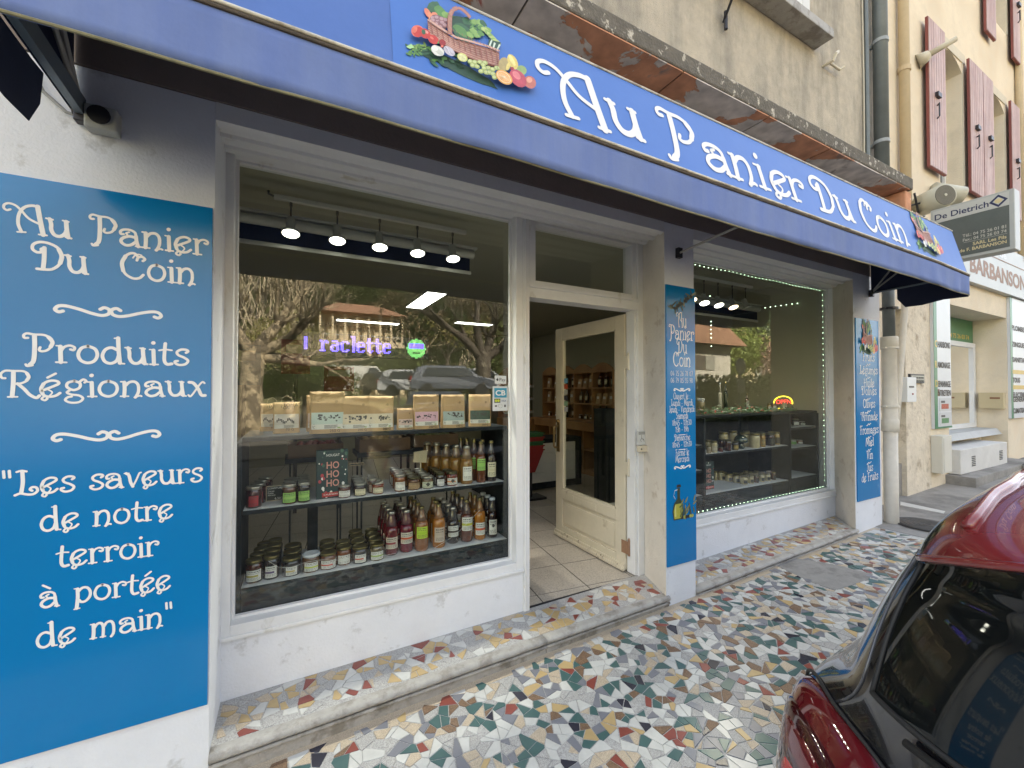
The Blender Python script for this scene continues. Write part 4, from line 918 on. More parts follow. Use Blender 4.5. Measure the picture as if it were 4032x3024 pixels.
def arcband(mb, r, z0, z1, a0, a1, n=8):
    vs = []
    for i in range(n + 1):
        a = a0 + (a1 - a0) * i / n; vs += [(r * math.sin(a), -r * math.cos(a), z0), (r * math.sin(a), -r * math.cos(a), z1)]
    mb.add(vs, [(2 * i, 2 * i + 2, 2 * i + 3, 2 * i + 1) for i in range(n)])
def mesh_of(key, fn):
    if key not in MESH:
        o = fn(); MESH[key] = (o.name.split('.')[0], o.data); bpy.data.objects.remove(o)
    return MESH[key]
def label_mesh(r, z0, z1, paper, band, style, wide=.95):
    def fn():
        mb = MB(); mb.cur = 0; arcband(mb, r + .0006, z0, z1, -wide, wide); h = z1 - z0; rnd = random.Random(int(z0 * 1e4) + style)
        mb.cur = 1
        if band: arcband(mb, r + .0011, z0 + h * .38, z0 + h * .56, -wide, wide * (.55 if style % 2 else 1))
        mb.cur = 2
        for k, (f, g) in enumerate(((.82, .07), (.68, .04), (.28, .03), (.20, .03), (.11, .03))):
            a = -wide * .75
            while a < wide * .7:
                l = rnd.uniform(.08, .3); arcband(mb, r + .0011, z0 + h * f, z0 + h * (f + g), a, min(a + l, wide * .8), 2); a += l + .07
        if style == 3:
            mb.cur = 2; c = (0, z0 + h * .6); q = r * .35
            mb.add([(-q, -r - .0016, c[1]), (0, -r - .0016, c[1] - q), (q, -r - .0016, c[1]), (0, -r - .0016, c[1] + q)], [(0, 1, 2, 3)])
        return mb.build('label', [lab(paper), lab(band or paper), ink])
    return mesh_of(('lab', round(r, 3), round(z0, 3), round(z1, 3), paper, band, style, wide), fn)
def jar_meshes(r, h, cont, lid, lidw=1.0, fill=1.0):
    r = round(r, 3); h = round(h, 3)
    def body():
        mb = MB(); mb.smooth = True; lh = h * .15
        mb.lathe([(.001, 0), (r * .9, 0), (r, h * .03), (r, h * .70), (r * .97, h * .77), (r * .86, h * .82), (r * .85, h * .88)], n=18)
        return mb.build('glass_body', gm(cont))
    def lid_():
        mb = MB(); rl = r * lidw; z = h * .84
        mb.smooth = True; mb.lathe([(rl * .90, z), (rl * .96, z + .001), (rl * .97, h * .97), (rl * .93, h * .99), (rl * .86, h), (rl * .8, h - .001), (.001, h - .001)], n=18)
        return mb.build('lid', LIDS[lid])
    return [mesh_of(('jb', r, h, cont), body), mesh_of(('jl', r, h, lid, lidw), lid_)]
def bottle_meshes(r, h, cont, lid, style='long'):
    r = round(r, 3); h = round(h, 3)
    def body():
        mb = MB(); mb.smooth = True
        if style == 'long': pr = [(.001, 0), (r * .92, 0), (r, .01), (r, h * .54), (r * .95, h * .60), (r * .78, h * .68), (r * .55, h * .78), (r * .38, h * .87), (r * .33, h * .93), (r * .33, h * .97)]; lv = 5
        elif style == 'wide': pr = [(.001, 0), (r * .92, 0), (r, .01), (r, h * .44), (r * .96, h * .54), (r * .84, h * .66), (r * .66, h * .78), (r * .53, h * .87), (r * .5, h * .93), (r * .5, h * .97)]; lv = 5
        else: pr = [(.001, 0), (r * .92, 0), (r, .01), (r, h * .6), (r * .92, h * .66), (r * .5, h * .74), (r * .36, h * .8), (r * .34, h * .97)]; lv = 4
        n = 18; mb.lathe(pr[:lv + 1], n=n); mb.cur = 1; mb.lathe(pr[lv:], n=n)
        return mb.build('glass_body', [gm(cont), gm(tuple(v * .55 + .05 for v in cont))])
    def cap():
        mb = MB(); mb.smooth = True; rr_ = r * {'long': .37, 'wide': .54, 'wine': .37}[style]; mb.lathe([(rr_, h * .935), (rr_ * 1.03, h * .94), (rr_ * 1.03, h * .99), (rr_ * .9, h), (.001, h)], n=14)
        return mb.build('cap', LIDS[lid])
    return [mesh_of(('bb', r, h, cont, style), body), mesh_of(('bc', r, h, lid, style), cap)]
def put(name, cat, meshes, loc, rz, label, group):
    t = T(name, label, cat, group, loc); t.rotation_euler.z = rz; del t['_o']
    for nm, me in meshes:
        o = bpy.data.objects.new(nm, me); COL.objects.link(o); o.parent = t
    return t
ORD = ['front', 'second', 'third', 'fourth', 'fifth', 'sixth', 'seventh']
def locate(x0, x1, top, base, zs, lim=.0):
    "front-bottom pixel of a round thing on a shelf at height zs -> centre, radius, height"
    cx = (x0 + x1) / 2; p = WZ(cx, base, zs); p.y = max(p.y, .525)
    t = (p - CAM).dot(FW); r = (x1 - x0) / FPX * t / 2 * .97; d = ray(cx, base); dh = Vector((d.x, d.y, 0)).normalized()
    c = p + dh * r
    if c.y + r > .90:
        c = WY(cx, base, .88 - r); c.z = zs; r = (x1 - x0) / FPX * (c - CAM).dot(FW) / 2 * .97
    q = WY(cx, top, c.y + r * dh.y * .8); return c.x, c.y, r, q.z - zs
def jar(x0, x1, top, base, zs, cont, lid, paper, band, desc, group, behind=0, style=0, wide=.95, lz=(.10, .58), dx=0.004, step=2.15, bl=True, kind='jar', bst='long', ymax=.93, name=None):
    x, y, r, h = locate(x0, x1, top, base, zs); rz = math.atan2(-(CAM.x - x), (CAM.y - y)) + math.pi
    rz = -math.atan2(CAM.x - x, y - CAM.y) * .45
    rz = math.atan2(x, y - CAM.y) * -.5
    for k in range(behind + 1):
        yy_ = y + k * r * step
        if yy_ + r > ymax: break
        ms = jar_meshes(r, h, cont, lid) if kind == 'jar' else bottle_meshes(r, h, cont, lid, bst)
        if (k == 0 or bl) and paper: ms = ms + [label_mesh(round(r, 3), round(h * lz[0], 3), round(h * lz[1], 3), paper, band, style, wide)]
        l = desc if k == 0 else f"{ORD[k]} {kind} of the row behind the {desc.split(' on ')[0].split(' in ')[0]}"
        wds = l.split(); l = ' '.join(wds[:16])
        put(name or ('jam_jar' if kind == 'jar' else 'juice_bottle'), kind, ms, (x + k * dx, yy_, zs), rz + R.uniform(-.2, .2) * (k > 0), l, group)
W3 = (.68, .68, .64); CRM = (.62, .58, .42); GRN = (.28, .52, .12); LIM = (.48, .66, .06)
g = 'jars on the middle shelf of the left window'
DR, AM, BRN, BLK = (.07, .008, .008), (.22, .06, .015), (.09, .035, .015), (.018, .010, .010)
jar(967, 1026, 1909, 2011, SB, (.05, .006, .008), 'silver', (.30, .02, .03), None, 'leftmost dark red jam jar with red label on the middle shelf', g, 4, 1, .6, dx=.014)
jar(1111, 1166, 1899, 1993, SB, BRN, 'silver', GRN, (.35, .55, .15), 'brown chutney jar with bright green label beside the chalkboard', g, 2, 0)
jar(1173, 1222, 1893, 1987, SB, BLK, 'silver', GRN, (.35, .55, .15), 'dark jar with bright green label left of the nougat box', g, 3, 0, dx=.0)
jar(1335, 1386, 1903, 1972, SB, (.10, .03, .02), 'silver', W3, (.6, .6, .6), 'small jam jar with slanted white label right of the nougat box', g, 2, 1, dx=-.004)
jar(1399, 1448, 1897, 1965, SB, BLK, 'silver', CRM, None, 'small black jam jar with cream label beside a white labelled one', g, 3, 0)
jar(1473, 1521, 1892, 1959, SB, (.16, .03, .012), 'silver', CRM, None, 'small red orange jam jar with cream label on the middle shelf', g, 1, 0)
jar(1449, 1484, 1880, 1943, SB, BRN, 'silver', (.35, .3, .25), None, 'small dim jam jar tucked behind the red orange one', g, 2, 0)
jar(1559, 1606, 1862, 1945, SB, (.20, .07, .02), 'silver', W3, None, 'tall amber jam jar with white printed label at the middle of the shelf', g, 3, 2, dx=.006)
jar(1613, 1668, 1871, 1941, SB, BRN, 'dark', (.38, .26, .14), (.30, .2, .1), 'squat brown jar with kraft paper label and dark lid', g, 4, 1)
jar(1673, 1725, 1868, 1938, SB, (.10, .06, .03), 'silver', (.55, .58, .45), None, 'squat jar with pale green label and black diamond mark', g, 4, 3)
jar(1725, 1760, 1858, 1925, SB, BLK, 'dark', (.6, .6, .6), None, 'black jar with plain white label between two diamond labelled jars', g, 4, 0)
jar(1764, 1813, 1852, 1920, SB, (.14, .02, .01), 'dark', W3, (.6, .2, .05), 'dark red jar with white and orange diamond label beside the tall bottles', g, 3, 3)
g = 'juice bottles on the middle shelf of the left window'
jar(1820, 1874, 1751, 1913, SB, (.22, .11, .025), 'silver', W3, None, 'cloudy golden juice bottle with tall white apple and pear label', g, 4, 0, .75, (.10, .46), -.045, 1.75, False, 'bottle', 'wide')
jar(1873, 1915, 1735, 1902, SB, (.12, .035, .012), 'gold', GRN, None, 'brown juice bottle with green label and gold cap', g, 3, 0, .9, (.30, .58), -.02, 2.1, True, 'bottle')
jar(1917, 1964, 1732, 1900, SB, BLK, 'gold', CRM, (.55, .5, .35), 'black juice bottle with cream label at the right end of the middle shelf', g, 3, 0, .8, (.12, .48), -.03, 2.0, True, 'bottle')
g = 'jars on the bottom shelf of the left window'
jar(969, 1030, 2192, 2299, SC, (.08, .02, .01), 'gold', W3, (.38, .34, .06), 'leftmost jam jar with olive banded label on the bottom shelf', g, 5, 1, dx=.012)
jar(1037, 1098, 2175, 2284, SC, BLK, 'gold', W3, (.10, .06, .16), 'black jam jar with small purple and white label on the bottom shelf', g, 4, 1, .7)
jar(1112, 1183, 2182, 2272, SC, BLK, 'gold', W3, (.5, .38, .12), 'wide black jar with round white label on the bottom shelf', g, 2, 1, .6)
jar(1191, 1259, 2167, 2257, SC, (.12, .05, .015), 'white', W3, (.45, .52, .05), 'wide jam jar with pale blue white lid and yellow green label', g, 0, 0, .8)
jar(1261, 1326, 2162, 2252, SC, (.14, .05, .02), 'gold', W3, (.5, .06, .03), 'wide jam jar with gold lid and red banded label', g, 2, 1)
jar(1323, 1384, 2141, 2228, SC, (.16, .05, .015), 'gold', W3, (.6, .62, .6), 'wide orange jam jar with handwritten white label', g, 1, 0, .8)
jar(1388, 1451, 2138, 2228, SC, BLK, 'gold', W3, (.5, .08, .04), 'black jam jar with small red and white label', g, 4, 1, .7)
jar(1456, 1513, 2129, 2213, SC, (.10, .07, .025), 'gold', W3, (.3, .42, .08), 'olive jam jar with green banded label beside the first bottle', g, 4, 0)
g = 'bottles on the bottom shelf of the left window'
jar(1513, 1569, 2006, 2189, SC, (.13, .015, .02), 'silver', (.55, .5, .42), (.3, .05, .06), 'dark red juice bottle with cream drawing label on the bottom shelf', g, 4, 1, .95, (.16, .42), .0, 2.0, True, 'bottle', 'wide')
jar(1571, 1628, 2000, 2177, SC, (.14, .015, .03), 'silver', (.6, .56, .48), (.55, .10, .04), 'crimson peach juice bottle with red PECHE label', g, 3, 0, .95, (.22, .48), .0, 2.0, True, 'bottle', 'wide')
jar(1632, 1688, 1987, 2173, SC, (.24, .09, .03), 'gold', LIM, (.4, .6, .04), 'cloudy brown juice bottle with lime green label', g, 3, 0, .85, (.30, .56), .0, 2.1, True, 'bottle')
jar(1700, 1755, 1978, 2159, SC, (.36, .13, .015), 'gold', (.52, .42, .34), None, 'amber apricot juice bottle with dull pink label', g, 2, 0, .8, (.14, .48), .01, 2.1, True, 'bottle')
jar(1757, 1808, 1990, 2142, SC, BLK, 'silver', W3, (.05, .03, .03), 'black juice bottle with white label and black band', g, 3, 0, .95, (.20, .50), .0, 2.1, True, 'bottle', 'wide')
jar(1811, 1863, 1962, 2136, SC, (.10, .025, .01), 'gold', W3, (.5, .5, .06), 'dark brown juice bottle with yellow banded label', g, 3, 0, .95, (.28, .60), .0, 2.1, True, 'bottle')
jar(1864, 1913, 1954, 2127, SC, (.38, .14, .015), 'gold', W3, (.6, .10, .03), 'golden apricot juice bottle with orange banded label', g, 2, 0, .9, (.12, .42), .0, 2.1, True, 'bottle')
jar(1916, 1960, 1954, 2118, SC, (.03, .012, .01), 'white', W3, None, 'dark juice bottle with white cap and diamond mark on white label', g, 2, 3, .8, (.08, .46), .0, 2.1, True, 'bottle', 'wide')

kraft = M('kraft_paper', (.43, .29, .15), .75, .12, 12, .35, 22)
def bag(x0, x1, top, base, zs, art, label, small=False, handle=False, depth=.035, rot=0, mark='250 G', back=0):
    p = WZ((x0 + x1) / 2, base, zs); p.y = max(p.y, .53); t = (p - CAM).dot(FW); w = (x1 - x0) / FPX * t / .93; h = WY((x0 + x1) / 2, top, p.y + depth).z - zs
    c = Vector((p.x, p.y + depth + back, zs)); tb = T('coffee_bag', label, 'coffee bag', 'kraft coffee bags on the top shelf', tuple(c)); del tb['_o']; tb.rotation_euler.z = rot
    mb = MB(); mb.smooth = True; nu, nv = 10, 10; d = lambda v: depth * (1 - .88 * v ** 1.3)
    for side in (-1, 1):
        k0 = len(mb.v)
        for j in range(nv + 1):
            v = j / nv
            for i in range(nu + 1):
                u = i / nu * 2 - 1; e = (1 - abs(u) ** 3.5); wr = .0025 * math.sin(u * 7 + v * 9 + x0) * math.sin(v * 6 + 1) * v
                mb.v.append((u * w / 2 * (1 - .02 * math.sin(v * 3.1)), side * (d(v) * (.45 + .55 * e) + wr), v * h))
        for j in range(nv):
            for i in range(nu):
                a = k0 + j * (nu + 1) + i; f = (a, a + 1, a + nu + 2, a + nu + 1); mb.f.append(f if side < 0 else f[::-1]); mb.m.append(0); mb.sm.append(True)
    n = (nu + 1) * (nv + 1)
    for j in range(nv):
        for i in (0, nu): a = j * (nu + 1) + i; mb.f.append((a, a + nu + 1, a + n + nu + 1, a + n)); mb.m.append(0); mb.sm.append(False)
    for i in range(nu): a = nv * (nu + 1) + i; mb.f.append((a, a + 1, a + n + 1, a + n)); mb.m.append(0); mb.sm.append(False)
    o = mb.build('pouch', kraft); o.parent = tb
    # wrap label following the front
    lz0, lz1 = (.16, .62) if small else (.10, .50)
    def fr(u, z, l): v = z / h; return Vector((u * w / 2, -(d(v) * (.45 + .55 * (1 - abs(u) ** 3.5)) + .0035 * (.4 + v)) - l, z))
    lb = MB(); mats = [lab((.62, .62, .58)), lab(art), ink, lab((.25, .4, .08))]
    def patch(m, u0, u1, z0, z1, l, n=6):
        lb.cur = m; vs = []
        for i in range(n + 1):
            u = u0 + (u1 - u0) * i / n; vs += [fr(u, z0, l), fr(u, (z0 + z1) / 2, l), fr(u, z1, l)]
        lb.add(vs, [f for i in range(n) for f in ((3 * i, 3 * i + 3, 3 * i + 4, 3 * i + 1), (3 * i + 1, 3 * i + 4, 3 * i + 5, 3 * i + 2))])
    patch(0, -.9, .9, lz0 * h, lz1 * h, 0); patch(1, -.9, .9, (lz0 + .12) * h, lz1 * h, .0005)
    rnd = random.Random(int(x0))
    if not small:
        for k in range(30):
            u = max(-.8, min(.6, rnd.gauss(0, .38))); zz = (lz0 + .26 + rnd.gauss(0, .035)) * h; s = rnd.uniform(.03, .16); patch(2, u, u + s, zz, zz + rnd.uniform(.002, .011), .001, 2)
        patch(3, .55, .72, (lz0 + .02) * h, (lz0 + .045) * h, .001, 2)
    else:
        for k in range(12): u = -.75 + k * .11; zz = (.36 + .05 * math.sin(k)) * h; patch(2, u, u + .09, zz, zz + rnd.uniform(.006, .02), .001, 2)
    for k in range(4): patch(2, -.2, rnd.uniform(.3, .8), (lz0 + .02 + k * .022) * h, (lz0 + .03 + k * .022) * h, .0008, 2)
    o = lb.build('label', mats); o.parent = tb
    def tx(s, size, u, z, l=.0018):
        q = fr(u, z, l); tt = text('print', s, size, q, (1, 0, 0), (0, 0, 1), ink, None); tt.parent = tb; return tt
    if small:
        tx('¿TOMA', w * .20, -.45, h * .86, .003); tx('CAFÉ?', w * .17, -.3, h * .78, .003); tx('70 G', w * .16, -.1, h * .08)
        patch
    else:
        tx('¿TOMA', w * .11, -.86, (lz0 + .065) * h); tx('CAFÉ?', w * .11, -.82, (lz0 + .02) * h); tx(mark, w * .12, .1, h * .03)
        q = fr(.5, h * .76, .002); mb = MB(); mb.lathe([(.001, 0), (w * .05, 0), (w * .05, .0006), (.001, .0006)], n=8); o = mb.build('valve', M('kraft_stamp', (.27, .18, .09), .7, .1)); o.parent = tb; o.location = q; o.rotation_euler.x = math.radians(90)
    if handle:
        mb = MB(); mb.tube([(-w * .22, -.004, h * .99), (-w * .17, -.006, h * 1.14), (0, -.006, h * 1.22), (w * .17, -.006, h * 1.14), (w * .22, -.004, h * .99)], .0014, 6); o = mb.build('string_handle', M('string', (.5, .42, .3), .8), None); o.parent = tb
    return tb
bag(1032, 1108, 1589, 1697, SA, (.55, .53, .48), 'small kraft coffee bag half hidden behind its twin, string handle', True, True, .018, .0)
bag(1084, 1172, 1584, 1706, SA, (.58, .56, .52), 'small kraft coffee bag with string handle at the left of the shelf', True, True, .018, .08)
bag(1218, 1320, 1556, 1702, SA, (.5, .42, .4), 'kraft coffee bag peeking out behind the tallest bag', depth=.012, back=.085)
bag(1231, 1351, 1542, 1707, SA, (.46, .56, .52), 'tall kraft coffee bag with mint flamingo motorcycle label')
bag(1356, 1462, 1560, 1706, SA, (.60, .52, .38), 'kraft coffee bag with sandy label, left of a touching pair')
bag(1461, 1558, 1560, 1701, SA, (.62, .55, .42), 'kraft coffee bag with pale bus label, right of a touching pair')
bag(1570, 1628, 1608, 1692, SA, (.6, .45, .40), 'short kraft coffee pouch with white and pink label', depth=.028)
bag(1646, 1742, 1554, 1692, SA, (.60, .38, .46), 'kraft coffee bag with pink motorcycle and bird label')
bag(1757, 1848, 1554, 1687, SA, (.32, .40, .39), 'kraft coffee bag with grey green toucan label')
bag(1856, 1938, 1553, 1679, SA, (.05, .09, .07), 'kraft coffee bag with dark jungle label at the right end', rot=-.25)

# nougat advent boxes, chalk price boards
def nougat(x0, x1, top, base, zs, label, dep=.04):
    a = WZ(x0, base, zs); a.y = max(a.y, .53); b = WY(x1, base, a.y); h = WY(x0, top, a.y).z - zs; wd = b.x - a.x
    t = T('nougat_box', label, 'gift box', loc=tuple(a))
    MB().box(a.x, b.x, a.y, a.y + dep, zs, zs + h).build('carton', M('box_green', (.018, .045, .05), .45, .08), t, bevel=.001)
    pk, wt = M('print_pink', (.62, .30, .26), .5, .05), prw
    for k, s in enumerate(('HO', 'HO', 'HO')): text('print', s, h * .20, (a.x + wd * .30, a.y - .001, zs + h * (.62 - k * .185)), (1, 0, 0), (0, 0, 1), pk, t, width=wd * .40, off=h * .003)
    text('print', 'NOUGAT', h * .075, (a.x + wd * .30, a.y - .001, zs + h * .87), (1, 0, 0), (0, 0, 1), wt, t, width=wd * .42)
    mb = MB(); mb.cur = 0; mb.box(a.x + wd * .18, b.x - .002, a.y - .0012, a.y - .0002, zs + h * .035, zs + h * .125); mb.build('red_band', M('print_redband', (.42, .03, .03), .5, .05), t)
    text('print', 'CALENDRIER DE', h * .045, (a.x + wd * .22, a.y - .0018, zs + h * .07), (1, 0, 0), (0, 0, 1), wt, t, width=wd * .7)
    rnd = random.Random(int(x0)); mb = MB(); L0 = 0
    for k in range(70):
        u, v = rnd.random(), rnd.random()
        if .24 < u < .76 and .15 < v < .95: continue
        mb.cur = rnd.choice([0, 0, 1, 2, 2]); r = rnd.uniform(.002, .007) * h / .2; c = (a.x + wd * (.04 + .92 * u), zs + h * (.02 + .96 * v)); L0 += .00002
        mb.add([(c[0] + r * math.cos(q * .9), a.y - .0005 - L0, c[1] + r * 1.3 * math.sin(q * .9)) for q in range(7)], [tuple(range(7))])
    mb.build('flower_print', [prw, M('print_berry', (.45, .06, .08), .5), M('print_leaf', (.06, .14, .10), .5)], t)
nougat(1245, 1369, 1776, 1968, SB, 'dark green nougat advent box with pink HO HO HO lettering in the left window')
nougat(2769, 2812, 1822, 1932, TC, 'narrow nougat advent box with HO HO HO in the right window')
def chalk(x0, x1, top, base, zs, lines, label, yoff=0):
    a = WZ(x0, base, zs); a.y = max(a.y, .55) + yoff; b = WY(x1, base, a.y); h = WY(x0, top, a.y).z - zs; wd = b.x - a.x
    t = T('price_board', label, 'chalkboard sign', loc=tuple(a))
    MB().box(a.x, b.x, a.y, a.y + .004, zs + .004, zs + h).build('slate', M('slate_board', (.012, .02, .018), .6), t)
    f = MB(); e = .0025
    for (p, q, r, s) in ((a.x - e, b.x + e, zs, zs + .004), (a.x - e, b.x + e, zs + h, zs + h + .004), (a.x - e, a.x, zs + .004, zs + h), (b.x, b.x + e, zs + .004, zs + h)): f.box(p, q, a.y - .001, a.y + .005, r, s)
    f.build('frame', M('pale_wood', (.5, .42, .3), .6), t)
    for k, (s, u, v, sz) in enumerate(lines): text('chalk_text', s, h * sz, (a.x + wd * u, a.y - .0008, zs + h * v), (1, 0, 0), (0, 0, 1), prw, t)
chalk(1050, 1112, 1918, 1975, SB, [('CONFITURE', .04, .82, .17), ('Cerise', .06, .64, .15), ('Fraise', .06, .5, .15), ('Abricot', .06, .36, .15), ('6,50', .5, .08, .22)], 'small chalkboard listing jams priced 6,50 on the middle shelf')
chalk(1392, 1432, 1826, 1856, SB, [('€12', .3, .35, .4)], 'tiny framed chalkboard reading 12 behind the small jars', .25)
pb = T('price_holder', 'cream plastic price holder standing among the jar lids', 'price holder', loc=(.62, .75, SB + .12))
a = WY(1626, 1826, .74); b = WY(1684, 1776, .74)
fixn(MB().hexa([(a.x, .740, a.z + .01), (b.x - .01, .740, a.z), (b.x - .01, .743, a.z), (a.x, .743, a.z + .01)], [(a.x + .008, .740, b.z), (b.x, .740, b.z + .008), (b.x, .743, b.z + .008), (a.x + .008, .743, b.z)]).build('card', M('cream_card', (.5, .44, .3), .6), pb))
MB().box((a.x + b.x) / 2 - .004, (a.x + b.x) / 2 + .004, .733, .739, SB + .002, b.z - .02).build('stand', M('cream_card', (.5, .44, .3), .6), pb)

thr = T('decorative_thread', 'thin white thread draped loosely across the jars on the bottom shelf', 'thread', loc=(.4, .52, .6))
MB().tube([WY(x, y, .515) for x, y in ((1055, 2208), (1095, 2233), (1145, 2236), (1200, 2215), (1255, 2205), (1330, 2205), (1385, 2232), (1440, 2222), (1500, 2190), (1560, 2178))], .0008, 4).build('thread', prw, thr)
MB().tube([WY(x, y, .515) for x, y in ((1710, 2158), (1760, 2128), (1805, 2095), (1850, 2050), (1890, 2008))], .0008, 4).build('thread', prw, thr)
# right-hand window goods
def c3p(x, y): return 2680 + x * .3617, 1450 + y * .3617
def j3(x0, x1, top, base, zs, *a, **k): (p, tp), (q, bs) = c3p(x0, top), c3p(x1, base); jar(p, q, tp, bs, zs, *a, **k)
g = 'honey and preserve jars on the middle shelf of the right window'
HC, HD = (.52, .44, .26), (.38, .22, .06)
j3(243, 300, 845, 935, TB, BLK, 'gold', W3, None, 'leftmost dark preserve jar with white label in the right window', g, 2, 0)
j3(308, 362, 838, 930, TB, (.35, .28, .18), 'gold', None, None, 'beige preserve jar next to the cream one in the right window', g, 1)
j3(350, 418, 785, 922, TB, HC, 'gold', (.5, .45, .35), None, 'cream coloured preserve jar left of the dark jars in the right window', g, 1)
j3(423, 472, 858, 912, TB, (.10, .03, .025), 'dark', None, None, 'small dark red jar in the right window', g, 2)
j3(477, 550, 772, 903, TB, (.05, .015, .012), 'dark', None, None, 'large dark preserve jar left of the glass mushroom', g, 1)
j3(565, 632, 790, 895, TB, BLK, 'dark', (.35, .26, .08), None, 'black jar with gold label in front of the glass mushroom', g, 0, 1)
j3(755, 862, 700, 868, TB, HC, 'gold', None, None, 'biggest cream honey jar in the right window', g, 1)
j3(865, 921, 705, 858, TB, HD, 'gold', (.35, .25, .1), None, 'amber honey jar with gold framed label in the right window', g, 1)
j3(925, 1022, 700, 845, TB, (.03, .012, .01), 'dark', (.05, .05, .04), None, 'biggest dark honey jar in the right window', g, 1)
j3(1018, 1080, 690, 832, TB, (.42, .30, .12), 'gold', (.05, .04, .03), None, 'honey jar with black label at the right end of its shelf', g, 1)
for k, (a0, a1, tp, bs) in enumerate(((415, 520, 690, 800), (525, 615, 676, 800), (680, 752, 680, 815))): j3(a0, a1, tp, bs, TB, HC, 'gold', None, None, ('cream honey jar at the back left', 'cream honey jar at the back behind the mushroom', 'cream honey jar at the back right of the mushroom')[k] + ' in the right window', g, 0, ymax=1.2)
mx_, my_, mr_, mh_ = locate(*[c3p(580, 0)[0], c3p(735, 0)[0], c3p(0, 720)[1], c3p(0, 885)[1]], TB)
mu = T('glass_mushroom', 'dark green glass mushroom ornament among the honey jars', 'ornament', loc=(mx_, my_, TB)); del mu['_o']
mb = MB(); mb.smooth = True; mb.lathe([(.001, 0), (mr_ * .42, 0), (mr_ * .5, mh_ * .12), (mr_ * .42, mh_ * .35), (mr_ * .34, mh_ * .5)]); o = mb.build('stem', gm((.03, .05, .04))); o.parent = mu
mb = MB(); mb.smooth = True; mb.lathe([(mr_ * .3, mh_ * .48), (mr_ * .85, mh_ * .46), (mr_, mh_ * .56), (mr_ * .9, mh_ * .76), (mr_ * .6, mh_ * .93), (mr_ * .25, mh_), (.001, mh_ * 1.01)], n=22); o = mb.build('cap', gm((.03, .05, .04))); o.parent = mu
g = 'small honey jars in rows on the bottom shelf of the right window'
for k, (a0, a1, tp, bs, hh, nb) in enumerate(((365, 400, 1118, 1205, 0, 1), (402, 470, 1112, 1220, 0, 2), (487, 563, 1143, 1236, 0, 3), (570, 645, 1152, 1250, 0, 3), (647, 730, 1168, 1266, 0, 3), (735, 795, 1166, 1256, 0, 3), (797, 850, 1158, 1248, 1, 3), (852, 912, 1143, 1238, 0, 3), (916, 976, 1138, 1228, 0, 2), (985, 1036, 1125, 1215, 1, 1))):
    j3(a0, a1, tp, bs, TC, (.10, .05, .03) if hh else HC, 'gold', (.04, .04, .04) if k > 1 else None, None,
       ('leftmost cream', 'second cream', 'third cream', 'fourth cream', 'fifth cream', 'sixth cream', 'first dark', 'seventh cream', 'eighth cream', 'rightmost dark')[k] + ' honey jar of the front row on the bottom shelf', g, nb, 0, .5, (.12, .55))
g = 'small jars on the side shelves of the right window'
j3(1217, 1284, 550, 625, 1.158, BLK, 'dark', W3, None, 'black jar on the upper side shelf of the right window', g, 0)
j3(1290, 1352, 578, 620, 1.158, BLK, 'silver', W3, None, 'low white labelled tin beside the black jar on the upper side shelf', g, 0)
j3(1190, 1256, 768, 832, .936, (.5, .5, .45), 'dark', (.15, .4, .08), None, 'green labelled jar on the lower side shelf', g, 0)
j3(1266, 1330, 775, 824, .936, (.3, .12, .06), 'silver', W3, None, 'low jar with white label beside the green labelled one', g, 0)
g = 'things along the top of the right window shelf'
j3(182, 262, 330, 500, TA, (.38, .30, .18), 'white', W3, None, 'tall jar of dried mushrooms with white lid on the right window shelf', g, 0, 0, .4, (.80, .97))
j3(372, 435, 428, 490, TA, (.12, .05, .03), 'dark', None, None, 'small dark jar in front of the green garland', g, 0)
j3(945, 992, 382, 462, TA, (.36, .24, .12), 'gold', W3, None, 'left honey pot of the pair before the neon sign', g, 0)
j3(996, 1042, 380, 460, TA, (.36, .24, .12), 'gold', W3, None, 'right honey pot of the pair before the neon sign', g, 0)
j3(1100, 1152, 375, 455, TA, (.5, .48, .42), 'silver', W3, None, 'small white pot below the neon sign', g, 0)
j3(1250, 1335, 165, 425, TA, (.10, .05, .06), 'dark', (.6, .6, .58), None, 'tall rose coloured bottle at the right end of the shelf top', g, 0, 0, .9, (.1, .3), kind='bottle', bst='wine')
j3(412, 450, 158, 420, TA, (.5, .48, .40), 'white', None, None, 'tall pale candle bottle on the right window shelf', g, 0, kind='bottle', bst='wine')
j3(472, 512, 152, 420, TA, (.02, .03, .02), 'gold', None, None, 'tall dark wine bottle beside the pale candle bottle', g, 0, kind='bottle', bst='wine')
j3(705, 742, 275, 420, TA, (.10, .04, .02), 'gold', (.5, .48, .4), None, 'small dark bottle with gold cap above the garland', g, 0, kind='bottle')
# leafy garland
rg = random.Random(8); mb = MB()
for k in range(900):
    x = rg.uniform(3.42, 4.95); y = rg.uniform(.53, .62); z = TA + .005 + abs(rg.gauss(0, .022)) * (1.3 if x < 4.3 else .8); a = rg.uniform(0, 6.3); l = rg.uniform(.010, .022); mb.cur = 1 if rg.random() < .07 else 0
    d = Vector((math.cos(a), math.sin(a), rg.uniform(-.5, .8))).normalized(); n = d.orthogonal() * l * .35; c = Vector((x, y, z)); mb.add([c - d * l, c + n, c + d * l, c - n], [(0, 1, 2, 3)])
o = mb.build('leaf_garland', [M('garland_green', (.035, .09, .03), .5), M('garland_red', (.4, .04, .03), .5)], kind='stuff'); tag(o, 'green leafy garland with red berries along the right window shelf top', 'garland')
